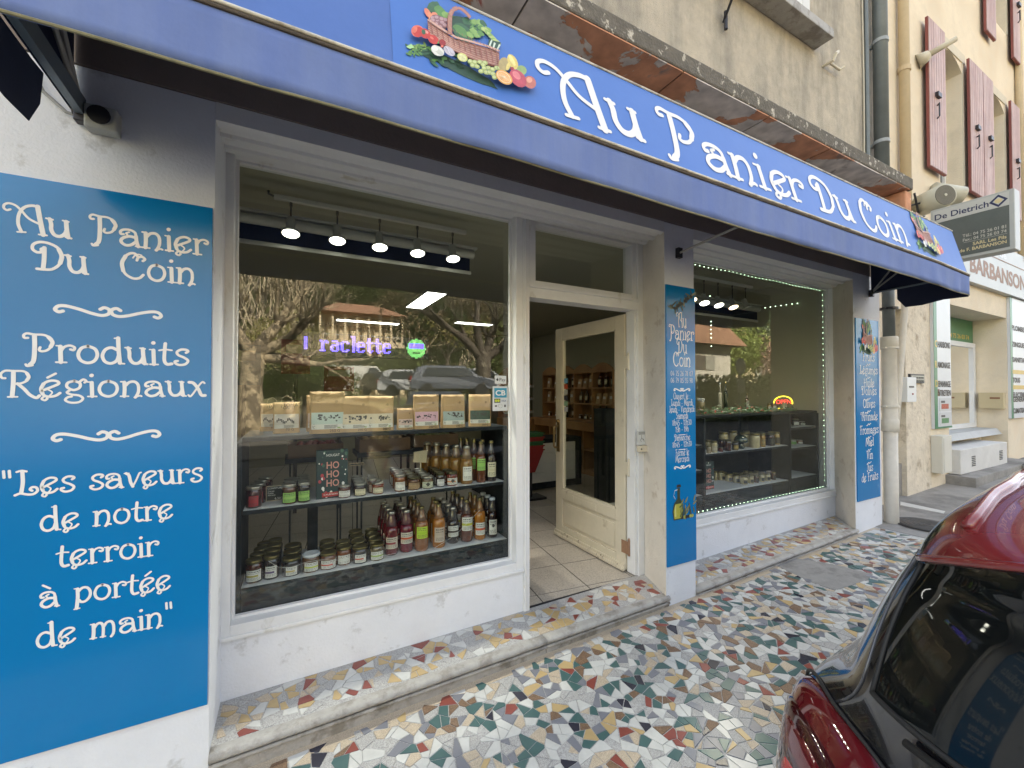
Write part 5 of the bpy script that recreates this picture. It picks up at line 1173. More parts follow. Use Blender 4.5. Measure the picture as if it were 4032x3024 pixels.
# open sign in neon
ne = T('neon_sign', 'neon open sign with yellow oval and red letters behind the right window', 'neon sign', loc=(4.4, .75, 1.42))
yel, red = emit_mat('neon_yellow', (1, .75, .03), .7), emit_mat('neon_red', (1, .06, .04), .5)
def n3(x, y, Y=.75): return WY(*c3p(x, y), Y)
cxy = n3(1118, 375); rx_ = (n3(1220, 375) - n3(1018, 375)).x / 2; rz_ = (n3(1118, 290) - n3(1118, 430)).z / 2 * 1.0
MB().tube([(cxy.x + rx_ * math.cos(t), .75, cxy.z + .0 + rz_ * math.sin(t)) for t in [-.25 + 3.6 * k / 24 for k in range(25)]], .005, 6).build('oval_tube', yel, ne)
MB().tube([(cxy.x - rx_ * .6 + rx_ * .5 * k, .75, cxy.z - rz_ * (.85 + .1 * k)) for k in (0, 1)], .005, 6).build('oval_tube', yel, ne)
tt = text('tube_letters', 'OPEN', .07, (cxy.x - rx_ * .82, .748, cxy.z - .012), (1, 0, 0), (0, 0, 1), red, ne, width=rx_ * 1.6)

# ------------------------------------------------------------------ string of little lights round the right window
sl_ = T('string_lights', 'string of tiny green white lights round the inside edge of the right window', 'string lights', loc=(2.75, .43, 2.69)); 
lit = emit_mat('fairy_light', (.7, 1, .66), 1.2)
path = [(x, .418, 2.672 + .004 * math.sin(x * 9)) for x in [2.80 + k * .0585 for k in range(42)]] + [(5.258, .418, 2.63 - k * .061) for k in range(35)] + [(5.22 - k * .0585, .418, .492) for k in range(42)]
MB().tube([(2.77, .42, 2.675), (5.262, .42, 2.675), (5.262, .42, .49), (2.77, .42, .487)], .0022, 5).build('wire', M('green_wire', (.03, .12, .05), .5), sl_)
bmesh_ = None
for p in path:
    if bmesh_ is None:
        mb = MB(); mb.lathe([(.0005, -.0034), (.003, -.0016), (.003, .0016), (.0005, .0034)], n=6); o = mb.build('bulb', lit, sl_); o.matrix_parent_inverse = Matrix(); bmesh_ = o.data
    else:
        o = bpy.data.objects.new('bulb', bmesh_); COL.objects.link(o); o.parent = sl_
    o.location = Vector(p) - Vector((2.75, .43, 2.69))
hang = [WY(2680 + x * .3014, 1000 + y * .3014, .75) for x, y in ((1103, 703), (1172, 693), (1240, 684), (1310, 674), (1380, 663), (1455, 653), (1525, 645), (398, 882), (397, 934), (396, 988), (399, 1042), (400, 1096), (401, 1205), (383, 550))]
for p in hang:
    o = bpy.data.objects.new('bulb', bmesh_); COL.objects.link(o); o.parent = sl_; o.location = p - Vector((2.75, .43, 2.69)); o.scale = (1.3,) * 3

# ------------------------------------------------------------------ lamps, blinds, ceiling panels
spot_on, spot_w = emit_mat('spot_lens', (1, .97, .84), 1.9), white_metal
def spot(loc, tilt, rz, lens, label, group, rod=.11):
    t = T('spot_lamp', label, 'spot lamp', group, loc); del t['_o']
    mb = MB(); mb.cyl((0, 0, .04), (0, 0, .04 + rod), .005, n=8); mb.cyl((0, 0, .02 + rod), (0, 0, .045 + rod), .009, n=8); o = mb.build('rod', M('rod_brass', (.10, .09, .07), .4, metal=.5)); o.parent = t
    Rm = Matrix.Rotation(rz, 3, 'Z') @ Matrix.Rotation(tilt, 3, 'X')
    mb = MB(); mb.smooth = True; mb.lathe([(.001, .065), (.022, .065), (.026, .05), (.026, -.02), (.052, -.032), (.055, -.045), (.051, -.050), (.047, -.044)], n=20)
    mb.v = [tuple(Rm @ Vector(p)) for p in mb.v]; o = mb.build('head', spot_w); o.parent = t
    mb = MB(); mb.lathe([(.024, -.047), (.047, -.0475), (.0475, -.0465), (.0245, -.046)], n=20); mb.lathe([(.001, -.044), (.022, -.044), (.022, -.043), (.001, -.043)], n=16); mb.v = [tuple(Rm @ Vector(p)) for p in mb.v]; o = mb.build('lens', lens); o.parent = t
    if lens.name != 'lens_off':
        ld_ = bpy.data.lights.new('spot_beam', 'SPOT'); ld_.energy = 8.0 if loc[0] < 2 else 4.5 if lens is spot_on else 3.5; ld_.color = (1, .93, .80) if lens is spot_on else (1, .78, .55); ld_.spot_size = math.radians(105); ld_.spot_blend = .9; ld_.shadow_soft_size = .03
        lo_ = bpy.data.objects.new('spot_beam', ld_); COL.objects.link(lo_); lo_.parent = t; lo_.rotation_euler = Rm.to_euler(); lo_.location = Rm @ Vector((0, 0, -.06))
names = ['first lit spotlight from the left on the ceiling track of the left window', 'second lit spotlight from the left on the left window track', 'middle lit spotlight of the five in the left window', 'fourth lit spotlight from the left on the left window track', 'last lit spotlight on the left window track, nearest the door']
trk = T('ceiling_track', 'white lamp track with five spotlights under the ceiling of the left window', 'lamp track', loc=(.5, .9, 2.78))
MB().box(-.10, 1.17, .875, .905, 2.745, 2.775).build('rail', white_metal, trk, bevel=.003)
MB().tube([(-.10, .89, 2.76), (-.13, .89, 2.77), (-.13, .89, 2.79)], .007).build('end_cable', dark_metal, trk)
for k, x in enumerate((-.007, .263, .533, .796, 1.063)): spot((x, .89, 2.585), -0.26, 0, spot_on, names[k], 'spotlights of the left window')
trk2 = T('ceiling_track', 'white lamp track with spotlights under the ceiling of the right window', 'lamp track', loc=(3.7, .9, 2.78))
q = [WY(2680 + x * .3014, 1000 + y * .3014, .9) for x, y in ((140, 590), (307, 632), (490, 660), (677, 686), (850, 690))]
MB().box(2.9, q[4].x + .12, .885, .915, 2.745, 2.775).build('rail', white_metal, trk2, bevel=.003)
warm = emit_mat('spot_lens_warm', (1, .74, .48), 1.2)
for k, p in enumerate(q): spot((p.x, .9, p.z + .03), -.38, (-.5, -.6, -.4, -.3, .9)[k], (warm, spot_on, spot_on, warm, M('lens_off', (.35, .35, .33), .3))[k], ('pink glowing spotlight half hidden by the blue hours sign', 'first bright spotlight in the right window', 'second bright spotlight in the right window', 'warm dimmer spotlight in the right window', 'unlit spotlight turned aside in the right window')[k], 'spotlights of the right window', 2.745 - (p.z + .03) - .05)
def blind(x0, x1, y, z0, label):
    t = T('roller_blind', label, 'roller blind', loc=((x0 + x1) / 2, y, z0))
    MB().box(x0, x1, y - .001, y + .001, z0 + .015, z0 + .115).build('fabric', M('blind_navy', (.008, .012, .030), .8), t)
    MB().box(x0, x1 + .01, y - .008, y + .008, z0 - .012, z0 + .014).build('bottom_bar', white_metal, t, bevel=.002)
    MB().cyl((x0, y, z0 + .15), (x1 + .03, y, z0 + .15), .034, n=16).build('roll', white_metal, t)
    MB().box(x0, x1 + .05, y - .04, y + .04, z0 + .186, z0 + .20).build('head_rail', white_metal, t)
blind(-.34, 1.245, 1.0, 2.488, 'rolled navy blind with white bottom bar behind the left window')
pz = WY(2680 + 1000 * .3014, 1000 + 880 * .3014, 1.1)
blind(3.1, pz.x, 1.1, pz.z, 'rolled navy blind with white bottom bar behind the right window')
def led(x0, x1, y0, y1, z, label):
    t = T('ceiling_panel', label, 'ceiling light', 'flat ceiling lights of the shop', ((x0 + x1) / 2, (y0 + y1) / 2, z))
    MB().box(x0, x1, y0, y1, z, z + .03).build('frame', white_metal, t); MB().box(x0 + .012, x1 - .012, y0 + .012, y1 - .012, z - .003, z - .001).build('diffuser', emit_mat('led_panel', (1, 1, .93), 1.2), t)
led(1.56, 1.84, 3.25, 4.40, 2.848, 'nearest flat lit ceiling panel seen through the left window')
led(.72, 1.86, 6.05, 6.25, 2.848, 'long thin lit ceiling panel further back on the left')
led(2.75, 3.5, 5.3, 5.5, 2.848, 'faint lit ceiling panel at the back right')
# LED text strip
ls_ = T('led_display', 'black LED strip display scrolling blue text raclette with a green face', 'LED sign', loc=(.41, .47, 1.82))
a = WY(1191, 1336, .47); b = WY(1687, 1414, .47); a.z = WY(1687, 1336, .47).z; pitch = (a.z - b.z) / 16.; ncol = int((b.x - a.x) / pitch)
MB().box(a.x, b.x, .471, .492, b.z - .004, a.z + .004).build('case', M('led_black', (.012, .012, .014), .35), ls_)
FONT = {'r': ['', '', '', '', '##.##.', '.##.##', '.##...', '.##...', '.##...', '.##...', '.##...', '####..'], 'a': ['', '', '', '', '.####.', '....##', '....##', '.#####', '##..##', '##..##', '##..##', '.####.'],
        'c': ['', '', '', '', '.####.', '##..##', '##....', '##....', '##....', '##....', '##..##', '.####.'], 'l': ['###'] + ['.##'] * 11,
        'e': ['', '', '', '', '.####.', '##..##', '##..##', '######', '##....', '##....', '##..##', '.####.'], 't': ['', '.##..', '.##..', '.##..', '#####', '.##..', '.##..', '.##..', '.##..', '.##..', '.##.#', '..##.']}
dots = {'b': MB(), 'g': MB(), 'd': MB()}
def dot(k, c, r):
    x = a.x + (c + .5) * pitch; z = a.z - (r + .5) * pitch; h = pitch * .40; dots[k].box(x - h, x + h, .4695, .4705, z - h, z + h)
for r in range(4, 13): dot('b', 1, r - 1); dot('b', 2, r - 1)
col = 11
for ch in 'raclette':
    for r, rowt in enumerate(FONT[ch]):
        for c_, v in enumerate(rowt):
            if v == '#': dot('b', col + c_, r + 1)
    col += max(len(x) for x in FONT[ch]) + 1
fc = 73
for r in range(16):
    for c_ in range(16):
        d = math.hypot(c_ - 7.5, r - 7.5)
        if d < 7.6:
            if 4 <= r <= 7 and abs(c_ - 7.5) < 6: dot('b', fc + c_, r)
            elif r == 11 and abs(c_ - 7.5) < 3: continue
            else: dot('g', fc + c_, r)
dots['b'].build('blue_dots', emit_mat('led_blue', (.10, .07, 1), .7), ls_, kind='stuff'); dots['g'].build('green_dots', emit_mat('led_green', (.25, .9, .25), .10), ls_, kind='stuff')
MB().tube([(b.x - .03, .48, b.z), (b.x - .035, .48, b.z - .05), (b.x - .045, .48, b.z - .09)], .0025, 5).build('cable', dark_metal, ls_)
# window stickers
st = T('payment_sticker', 'white contactless pay sticker on the window glass near the door', 'sticker', loc=(1.25, .4, 1.5))
a = WY(1948, 1479, .4); b = WY(1993, 1511, .4); MB().box(a.x, b.x, .3995, .4010, b.z, a.z).build('paper', M('sticker_white', (.62, .64, .64), .4, .02), st, bevel=.0005)
hh = a.z - b.z; ww = b.x - a.x
text('print', 'Pay', hh * .62, (a.x + ww * .38, .3985, b.z + hh * .3), (1, 0, 0), (0, 0, 1), ink, st)
mb = MB(); cx_, cz_ = a.x + ww * .23, b.z + hh * .5; mb.add([(cx_ + hh * .15 * (1 - .12 * math.cos(3 * t)) * math.cos(t), .3988, cz_ + hh * .17 * math.sin(t)) for t in [6.283 * k / 14 for k in range(14)]], [tuple(range(14))]); mb.add([(cx_, .3988, cz_ + hh * .2), (cx_ + hh * .07, .3988, cz_ + hh * .22), (cx_ + hh * .09, .3988, cz_ + hh * .32), (cx_ + hh * .02, .3988, cz_ + hh * .28)], [(0, 1, 2, 3)])
mb.build('fruit_mark', ink, st)
st = T('card_sticker', 'blue and white bank card sticker with CB VISA marks on the window glass', 'sticker', loc=(1.25, .4, 1.4))
a = WY(1940, 1521, .4); b = WY(1999, 1617, .4); hh = a.z - b.z; ww = b.x - a.x
MB().box(a.x, b.x, .3995, .4010, b.z, a.z).build('paper', MATS['sticker_white'], st)
MB().box(a.x + ww * .1, b.x - ww * .07, .3990, .3995, a.z - hh * .46, a.z - hh * .07).build('blue_field', M('cb_blue', (.03, .27, .42), .4, .1, 20), st)
text('print', 'CB', hh * .30, (a.x + ww * .17, .3985, a.z - hh * .37), (1, 0, 0), (0, 0, 1), prw, st, width=ww * .66, off=.0012)
MB().box(a.x + ww * .1, a.x + ww * .5, .3990, .3995, a.z - hh * .67, a.z - hh * .50).build('card_mark', M('mark_dark', (.06, .08, .05), .4), st)
for k in (0, 1): MB().cyl((a.x + ww * (.22 + k * .16), .3988, a.z - hh * .585), (a.x + ww * (.22 + k * .16), .3984 - k * .0002, a.z - hh * .585), hh * .055, n=14).build('disc', M('mark_yellow', (.55, .6, .05), .4), st)
text('print', 'VISA', hh * .10, (a.x + ww * .56, .3985, a.z - hh * .63), (1, 0, 0), (0, 0, 1), M('visa_blue', (.05, .1, .25), .5), st, width=ww * .33)
mb = MB(); mb.tube([(a.x + ww * .5 + hh * .09 * math.cos(t), .3985, b.z + hh * .20 + hh * .08 * math.sin(t)) for t in [6.283 * k / 16 for k in range(17)]], .0006, 4); mb.box(a.x + ww * .14, a.x + ww * .28, .398, .399, b.z + hh * .17, b.z + hh * .23); mb.box(a.x + ww * .76, a.x + ww * .86, .398, .399, b.z + hh * .15, b.z + hh * .25); mb.build('contactless_mark', ink, st)
st = T('door_notice', 'small white notice with wheelchair symbol on the right door post', 'sticker', loc=(2.4, .3, 1.3))
a = WY(2509, 1697, .297); b = WY(2545, 1750, .297); MB().box(a.x, b.x, .297, .2995, b.z, a.z).build('paper', MATS['sticker_white'], st)
mb = MB(); w_ = b.x - a.x; h_ = a.z - b.z
for k in range(3): mb.box(a.x + w_ * .15, b.x - w_ * .15, .2962, .2969, a.z - h_ * (.12 + k * .07), a.z - h_ * (.09 + k * .07))
mb.tube([(a.x + w_ * .5 + w_ * .16 * math.cos(t), .2964, b.z + h_ * .33 + h_ * .11 * math.sin(t)) for t in [6.283 * k / 12 for k in range(10)]], .0012, 4); mb.tube([(a.x + w_ * .45, .2964, b.z + h_ * .7), (a.x + w_ * .48, .2964, b.z + h_ * .42), (a.x + w_ * .68, .2964, b.z + h_ * .4), (a.x + w_ * .75, .2964, b.z + h_ * .22)], .0014, 4)
mb.build('wheelchair_symbol', ink, st)
bb = T('door_bell', 'cream bell button box under the notice on the door post', 'door bell', loc=(2.4, .3, 1.2)); a = WY(2507, 1755, .297); b = WY(2547, 1775, .297)
MB().box(a.x, b.x, .262, .299, b.z, a.z).build('case', door_cream, bb, bevel=.003); MB().cyl((a.x + .012, .262, (a.z + b.z) / 2), (a.x + .012, .257, (a.z + b.z) / 2), .005).build('button', dark_metal, bb)

# ------------------------------------------------------------------ the room behind
pine = M('pine_wood', (.40, .22, .09), .5, .22, 3, .1, 30, c2=(.30, .15, .06), mask=.52, mscale=3, mstretch=(1, 1, .15), soft=.2)
wh = T('wine_shelf', 'pine shelf with arched tops full of bottles and bags in the shop', 'shelf', loc=(4.7, 4.2, .13))
XF = 4.62
bays = [3.15, 3.68, 4.20, 4.72, 5.28]
for y in bays: MB().box(XF, XF + .30, y - .013, y + .013, 1.03, 1.90).build('upright', pine, wh)
for a, b in zip(bays, bays[1:]):
    for z in (1.03, 1.32, 1.60, 1.88): MB().box(XF, XF + .30, a + .014, b - .014, z - .012, z + .012).build('shelf', pine, wh)
    mb = MB(); mb.poly([(XF - .004, a, 1.895)] + [(XF - .004, a + (b - a) * k / 10, 1.93 + .10 * math.sin(math.pi * k / 10)) for k in range(11)] + [(XF - .004, b, 1.895)], (1, 0, 0), .02); fixn(mb.build('arched_top', pine, wh))
    MB().box(XF + .285, XF + .298, a + .014, b - .014, 1.045, 1.87).build('back_board', pine, wh)
MB().box(XF - .22, XF + .30, 3.12, 5.31, .965, 1.015).build('counter_top', pine, wh)
for y in bays: MB().box(XF - .20, XF + .28, y - .013, y + .013, .14, .962).build('upright', pine, wh)
for a, b in zip(bays, bays[1:]):
    for z in (.20, .55): MB().box(XF - .20, XF + .28, a + .014, b - .014, z - .012, z + .012).build('shelf', pine, wh)
    MB().box(XF - .212, XF - .201, a + .0, b - .0, .14, .20).build('plinth', pine, wh); MB().box(XF - .212, XF - .201, a + .0, b - .0, .87, .962).build('front_rail', pine, wh)
    MB().box(XF + .27, XF + .279, a + .014, b - .014, .215, .87).build('back_board', pine, wh)
rb_ = random.Random(12); spots = ['bottom', 'middle', 'top']
for bi, (a, b) in enumerate(zip(bays, bays[1:])):
    for zi, z in enumerate((1.043, 1.333, 1.613)):
        n = 3 if bi < 2 else 2
        for k in range(n):
            y = a + (b - a) * (k + .6) / (n + .2)
            if (bi + zi) % 2 == 0 and bi != 3: put('wine_bottle', 'bottle', bottle_meshes(.037, .26, rb_.choice([(.015, .02, .01), (.05, .01, .01), (.12, .05, .01)]), 'gold', 'wine') + [label_mesh(.037, .05, .13, CRM, None, 0)], (XF + .10, y, z), -math.pi / 2, f'{("left", "middle", "right")[k]} dark wine bottle on the {spots[zi]} shelf of the {("nearest", "second", "third", "farthest")[bi]} pine bay', 'bottles on the pine shelf')
            elif zi == 0: put('jam_jar', 'jar', jar_meshes(.035, .08, BRN, 'silver') + [label_mesh(.035, .01, .05, W3, None, 0)], (XF + .08, y, z), -math.pi / 2, f'{("left", "middle", "right")[k]} small jar on the bottom shelf of the {("nearest", "second", "third", "farthest")[bi]} pine bay', 'jars on the pine shelf')
            else:
                t = T('paper_bag', f'{("left", "middle", "right")[k]} kraft paper bag on the {spots[zi]} shelf of the {("nearest", "second", "third", "farthest")[bi]} pine bay', 'bag', 'paper bags on the pine shelf', (XF + .1, y, z)); h = rb_.uniform(.15, .22)
                fixn(MB().hexa([(XF + .04, y - .05, z), (XF + .12, y - .05, z), (XF + .12, y + .05, z), (XF + .04, y + .05, z)], [(XF + .075, y - .055, z + h), (XF + .082, y - .055, z + h), (XF + .082, y + .055, z + h), (XF + .075, y + .055, z + h)]).build('pouch', kraft, t)); MB().box(XF + .050, XF + .052, y - .03, y + .03, z + h * .45, z + h * .7).build('label', lab(W3), t)
cj = T('canister', 'brown plastic canister with white label in the lower pine cabinet', 'canister', loc=(XF - .05, 4.05, .215))
MB().box(XF - .12, XF + .02, 3.98, 4.12, .214, .40).build('body', M('canister_brown', (.06, .03, .02), .4), cj, bevel=.015); MB().box(XF - .124, XF - .121, 4.0, 4.1, .25, .34).build('label', lab(W3), cj); MB().tube([(XF - .05, 4.0, .40), (XF - .05, 4.02, .44), (XF - .05, 4.08, .44), (XF - .05, 4.10, .40)], .010).build('handle', M('canister_brown', (.06, .03, .02), .4), cj)
rk = T('bottle_rack', 'arched pine rack with sloping shelves at the very back', 'shelf', loc=(4.2, 5.6, .13))
mb = MB(); mb.poly([(3.75, 5.58, 1.02)] + [(3.75 + .36 + .36 * math.cos(math.pi * (1 - k / 12)), 5.58, 1.78 + .28 * math.sin(math.pi * k / 12)) for k in range(13)] + [(4.47, 5.58, 1.02)], (0, 1, 0), .03); fixn(mb.build('back_board', pine, rk))
for z in (1.15, 1.42, 1.68): fixn(MB().hexa([(3.78, 5.36, z - .05), (4.44, 5.36, z - .05), (4.44, 5.578, z + .03), (3.78, 5.578, z + .03)], [(3.78, 5.36, z - .03), (4.44, 5.36, z - .03), (4.44, 5.578, z + .05), (3.78, 5.578, z + .05)]).build('shelf', pine, rk)); MB().box(3.78, 4.44, 5.34, 5.358, z - .06, z - .01).build('price_rail', white_metal, rk)
MB().box(3.72, 4.50, 5.34, 5.60, .14, 1.01).build('cabinet', pine, rk)
ct = T('shop_counter', 'white planked shop counter framed in dark grey', 'counter', loc=(3.2, 3.3, .13))
for k in range(4): MB().box(2.35, 3.80, 3.06 , 3.078, .235 + k * .14, .235 + k * .14 + .136).build('plank', M('counter_white', (.60, .60, .57), .5, .06), ct)
MB().box(2.30, 3.90, 3.04, 3.50, .80, .86).build('top', charcoal, ct); MB().box(3.802, 3.90, 3.04, 3.5, .14, .798).build('frame', charcoal, ct); MB().box(2.30, 3.80, 3.06, 3.5, .14, .232).build('plinth', charcoal, ct); MB().box(2.31, 3.80, 3.08, 3.5, .233, .798).build('carcass', charcoal, ct)
bs_c = WY(2092, 1720, 2.75); bk_g, bk_r = M('basket_green', (.02, .10, .035), .45), M('basket_red', (.25, .02, .02), .45)
for k in range(5):
    t = T('shopping_basket', ('top green', 'red', 'green', 'lower red', 'bottom red')[k] + ' plastic shopping basket in the nested stack inside the door' , 'basket', 'nested shopping baskets', (2.80, 2.70, 1.0 - .055 * k)); del t['_o']
    mb = MB(); Wd, H = .15, .16 if k < 4 else .30; r0 = [(-Wd, -.11), (Wd, -.11), (Wd, .11), (-Wd, .11)]; f = .72 if k < 4 else .35
    zt_ = 0; mb.hexa([(x * f, y * f, -H) for x, y in r0], [(x * .97, y * .97, -.002) for x, y in r0]); o = mb.build('tub', (bk_g, bk_r, bk_g, bk_r, bk_r)[k]); o.parent = t; fixn(o)
    mb = MB(); rim = [(x * 1.02, y * 1.02, 0) for x, y in r0]; mb.tube(rim + [rim[0]], .008, 6); o = mb.build('rim', (bk_g, bk_r, bk_g, bk_r, bk_r)[k]); o.parent = t
bsd = T('basket_stand', 'white board stand beside the stack of shopping baskets', 'stand', loc=(2.6, 2.7, .13)); MB().box(2.52, 2.64, 2.62, 2.66, .132, .80).build('board', M('counter_white', (.6, .6, .57), .5), bsd)
MB().box(2.56, 2.98, 2.58, 2.82, .132, .16).build('foot', dark_metal, bsd); MB().box(2.78, 2.82, 2.68, 2.72, .16, .70).build('post', dark_metal, bsd)
wb = T('storage_box', 'pale plastic box on the shop floor behind the door glass', 'box', loc=(2.95, 1.25, .13)); MB().box(2.78, 3.30, 1.18, 1.55, .132, .33).build('tub', M('box_pale', (.50, .53, .52), .5), wb, bevel=.01); MB().box(2.77, 3.31, 1.17, 1.56, .332, .352).build('lid', M('box_pale', (.50, .53, .52), .5), wb, bevel=.004)
pt = T('floor_display', 'tall dark grey display column inside behind the open door', 'display stand', loc=(3.05, 1.6, .35)); MB().box(2.97, 3.18, 1.40, 1.60, .355, 1.36).build('column', charcoal, pt, bevel=.005)
# produce crates and posters glimpsed through the left window
for k, (x, y, z, c) in enumerate(((.75, 1.9, 1.02, (.32, .22, .10)), (1.25, 2.0, 1.02, (.10, .12, .04)), (.2, 2.1, .98, (.20, .03, .03)))):
    t = T('produce_crate', ('wooden crate of potatoes', 'wooden crate of green vegetables', 'wooden crate of red apples')[k] + ' seen between the shelves', 'crate', 'produce crates in the shop', (x, y, z))
    mb = MB(); mb.box(x - .22, x + .22, y - .15, y - .14, z, z + .11); mb.box(x - .22, x + .22, y + .14, y + .15, z, z + .11); mb.box(x - .22, x - .21, y - .14, y + .14, z, z + .11); mb.box(x + .21, x + .22, y - .14, y + .14, z, z + .11); mb.box(x - .21, x + .21, y - .14, y + .14, z, z + .01); mb.build('crate', M('dark_crate', (.10, .06, .03), .7, .2, 8), t)
    mb = MB(); mb.smooth = True
    for q in range(40): cx_, cy_ = x + rb_.uniform(-.17, .17), y + rb_.uniform(-.11, .11); r = rb_.uniform(.022, .035); mb.lathe([(.001, -r), (r * .8, -r * .6), (r, 0), (r * .8, r * .6), (.001, r)], (cx_, cy_, z + .05 + rb_.uniform(0, .06)), 8)
    mb.build('produce', M('produce_%d' % k, c, .5, .4, 30), t, kind='stuff')
    tb_ = T('crate_table', ('left', 'right', 'dark')[k] + ' trestle carrying the ' + ('potato', 'green vegetable', 'apple')[k] + ' crate', 'table', loc=(x, y, .13)); MB().box(x - .24, x + .24, y - .17, y + .17, z - .04, z - .002).build('top', charcoal, tb_)
    for sx in (-.2, .2):
        for sy in (-.13, .13): MB().box(x + sx - .007, x + sx + .007, y + sy - .007, y + sy + .007, .132, z - .04).build('leg', charcoal, tb_)
for k, (x, z, w_, h_, c) in enumerate(((-.62, 1.62, .32, .45, (.04, .10, .10)), (-.1, 1.75, .30, .40, (.22, .04, .03)), (.35, 1.55, .34, .30, (.25, .05, .04)))):
    t = T('poster', ('teal', 'dark red', 'red')[k] + ' poster leaning on the stand at the back left of the shop', 'poster', loc=(x, 3.4, z)); MB().box(x, x + w_, 3.40, 3.41, z, z + h_).build('sheet', M('poster_%d' % k, c, .6, .3, 8), t); MB().box(x + .05, x + w_ - .05, 3.394, 3.399, z + h_ * .6, z + h_ * .85).build('print', M('poster_print', (.3, .28, .22), .6, .3, 20), t)
    MB().box(x + w_ / 2 - .02, x + w_ / 2 + .02, 3.412, 3.44, .132, z + h_ * .8).build('prop', dark_metal, t)

# ------------------------------------------------------------------ downpipes at the end of the shop front
lead = M('lead_pipe', (.16, .18, .18), .5, .2, 6, .1, 30, metal=.2); pipe_white = M('pipe_white', (.62, .58, .50), .6, .15, 8, .15, 40); rust = M('rusty_pipe', (.30, .16, .07), .8, .3, 12)
dp = T('downpipe', 'tall grey zinc downpipe running up the upper corner of the shop', 'downpipe', loc=(5.36, -.08, 3.63))
mb = MB(); mb.smooth = True; mb.cyl((5.37, -.085, 3.64), (5.37, -.085, 9.1), .062, n=18); mb.build('pipe', lead, dp)
for z in (4.1, 5.15, 6.2): mb = MB(); mb.cyl((5.37, -.085, z), (5.37, -.085, z + .035), .068, n=18); mb.box(5.35, 5.39, -.03, -.0, z, z + .03); mb.build('collar', M('collar_zinc', (.3, .32, .32), .5), dp)
cbl = T('wall_cable', 'pair of thin pale cables clipped beside the zinc downpipe', 'cable', loc=(5.2, -.01, 3.64))
MB().tube([(5.185 + .006 * math.sin(z * 3), -.012, z) for z in [3.64 + .3 * k for k in range(19)]], .008, 5).build('cable', M('cable_cream', (.5, .46, .36), .6), cbl)
MB().tube([(5.235, -.022, z) for z in (3.64, 9.1)], .02, 8).build('cable', lead, cbl)
wd_ = T('downpipe', 'thick cream painted cast downpipe at the right end of the shop front', 'downpipe', loc=(5.62, -.02, gz(5.6)))
Xp, Yp = 5.63, -.03; g0 = gz(5.6)
mb = MB(); mb.smooth = True; mb.lathe([(.055, g0), (.062, g0 + .01), (.060, 1.12), (.060, 1.12), (.074, 1.125), (.074, 1.24), (.068, 1.25), (.064, 1.26), (.064, 2.02), (.076, 2.03), (.076, 2.12), (.07, 2.13)], (Xp, Yp, 0), 20); mb.build('pipe', pipe_white, wd_)
mb = MB(); mb.smooth = True; mb.cyl((Xp, Yp, 2.131), (Xp - .01, Yp, 2.90), .052, n=18); mb.build('upper_pipe', lead, wd_)
for z in (1.38, 2.0, 2.42): mb = MB(); mb.cyl((Xp, Yp, z), (Xp, Yp, z + .022), .079, n=18); mb.box(Xp - .12, Xp + .12, Yp - .012, Yp + .012, z + .002, z + .018); mb.build('collar', pipe_white if z < 2.2 else dark_metal, wd_)
dg = T('conduit', 'pale slanting conduit ending in a rusty foot behind the cream downpipe', 'conduit', loc=(6.0, .1, .2))
a = WY(3562, 1215, .10); b = WY(3537, 1560, .10); c = WY(3520, 1760, .08); d_ = WY(3514, 1965, .08); e_ = Vector((d_.x + .02, .08, gz(d_.x)))
mb = MB(); mb.smooth = True; mb.tube([a + Vector((.06, 0, .7)), a, b, c], .032, 10); mb.build('pipe', pipe_white, dg); mb = MB(); mb.smooth = True; mb.tube([c + Vector((.045, .03, .02)), d_ + Vector((.05, .02, 0)), e_ + Vector((.05, .02, 0))], .036, 10); mb.build('foot', rust, dg)

# ------------------------------------------------------------------ neighbouring building
nb = T('neighbour_building', 'yellow ochre building next door with faded pink shutters', 'building', loc=(9, 1, 0))
NY = .30
def np_(mb, name, mat, **k): return mb.build(name, mat, nb, **k)
def holes_wall(y0, y1, x0, x1, z0, z1, holes):
    "wall with rectangular openings, built of butted pieces"
    mb = MB(); zs = sorted({z0, z1} | {h[2] for h in holes} | {h[3] for h in holes})
    for za, zb_ in zip(zs, zs[1:]):
        xs_ = [x0]
        hs = sorted([h for h in holes if h[2] <= za and h[3] >= zb_]); cur = x0
        for h in hs:
            if h[0] > cur: mb.box(cur, h[0], y0, y1, za, zb_)
            cur = h[1]
        if cur < x1: mb.box(cur, x1, y0, y1, za, zb_)
    return mb
up_holes = [(8.22, 9.12, 4.55, 6.62), (10.22, 11.12, 4.55, 6.62), (12.4, 13.3, 4.55, 6.62), (8.22, 9.12, 7.7, 9.3), (10.42, 11.32, 7.95, 9.4)]
np_(holes_wall(NY, NY + .4, 5.50, 30, 3.2, 10.5, up_holes), 'upper_wall', neigh)
np_(MB().box(5.50, 30, NY + .41, 9, 3.2, 10.5), 'building_body', neigh)
np_(holes_wall(NY, NY + .4, 5.50, 7.76, -.2, 3.199, [(6.62, 7.00, -.2, 2.6)]), 'pilaster', rough_lower)
np_(MB().box(5.50, 30, NY + .6, 1.2, -.2, 3.199), 'back_wall', rough_lower)
np_(MB().box(8.40, 11.02, NY + .32, NY + .59, -.2, .88), 'apron_wall', rough_lower)
np_(MB().box(7.761, 8.40, NY, NY + .59, -.2, 3.199), 'pilaster', neigh); np_(MB().box(11.02, 30, NY, NY + .59, -.2, 3.199), 'pilaster', neigh)
np_(MB().box(8.401, 11.019, NY, NY + .59, 2.82, 3.199), 'lintel', neigh)
pink = M('faded_pink_shutter', (.43, .28, .255), .6, .18, 5, .1, 30, c2=(.58, .44, .42), mask=.55, mscale=3, mstretch=(1, 1, .2), soft=.3); pinkd = M('shutter_edge', (.22, .06, .05), .6, .1)
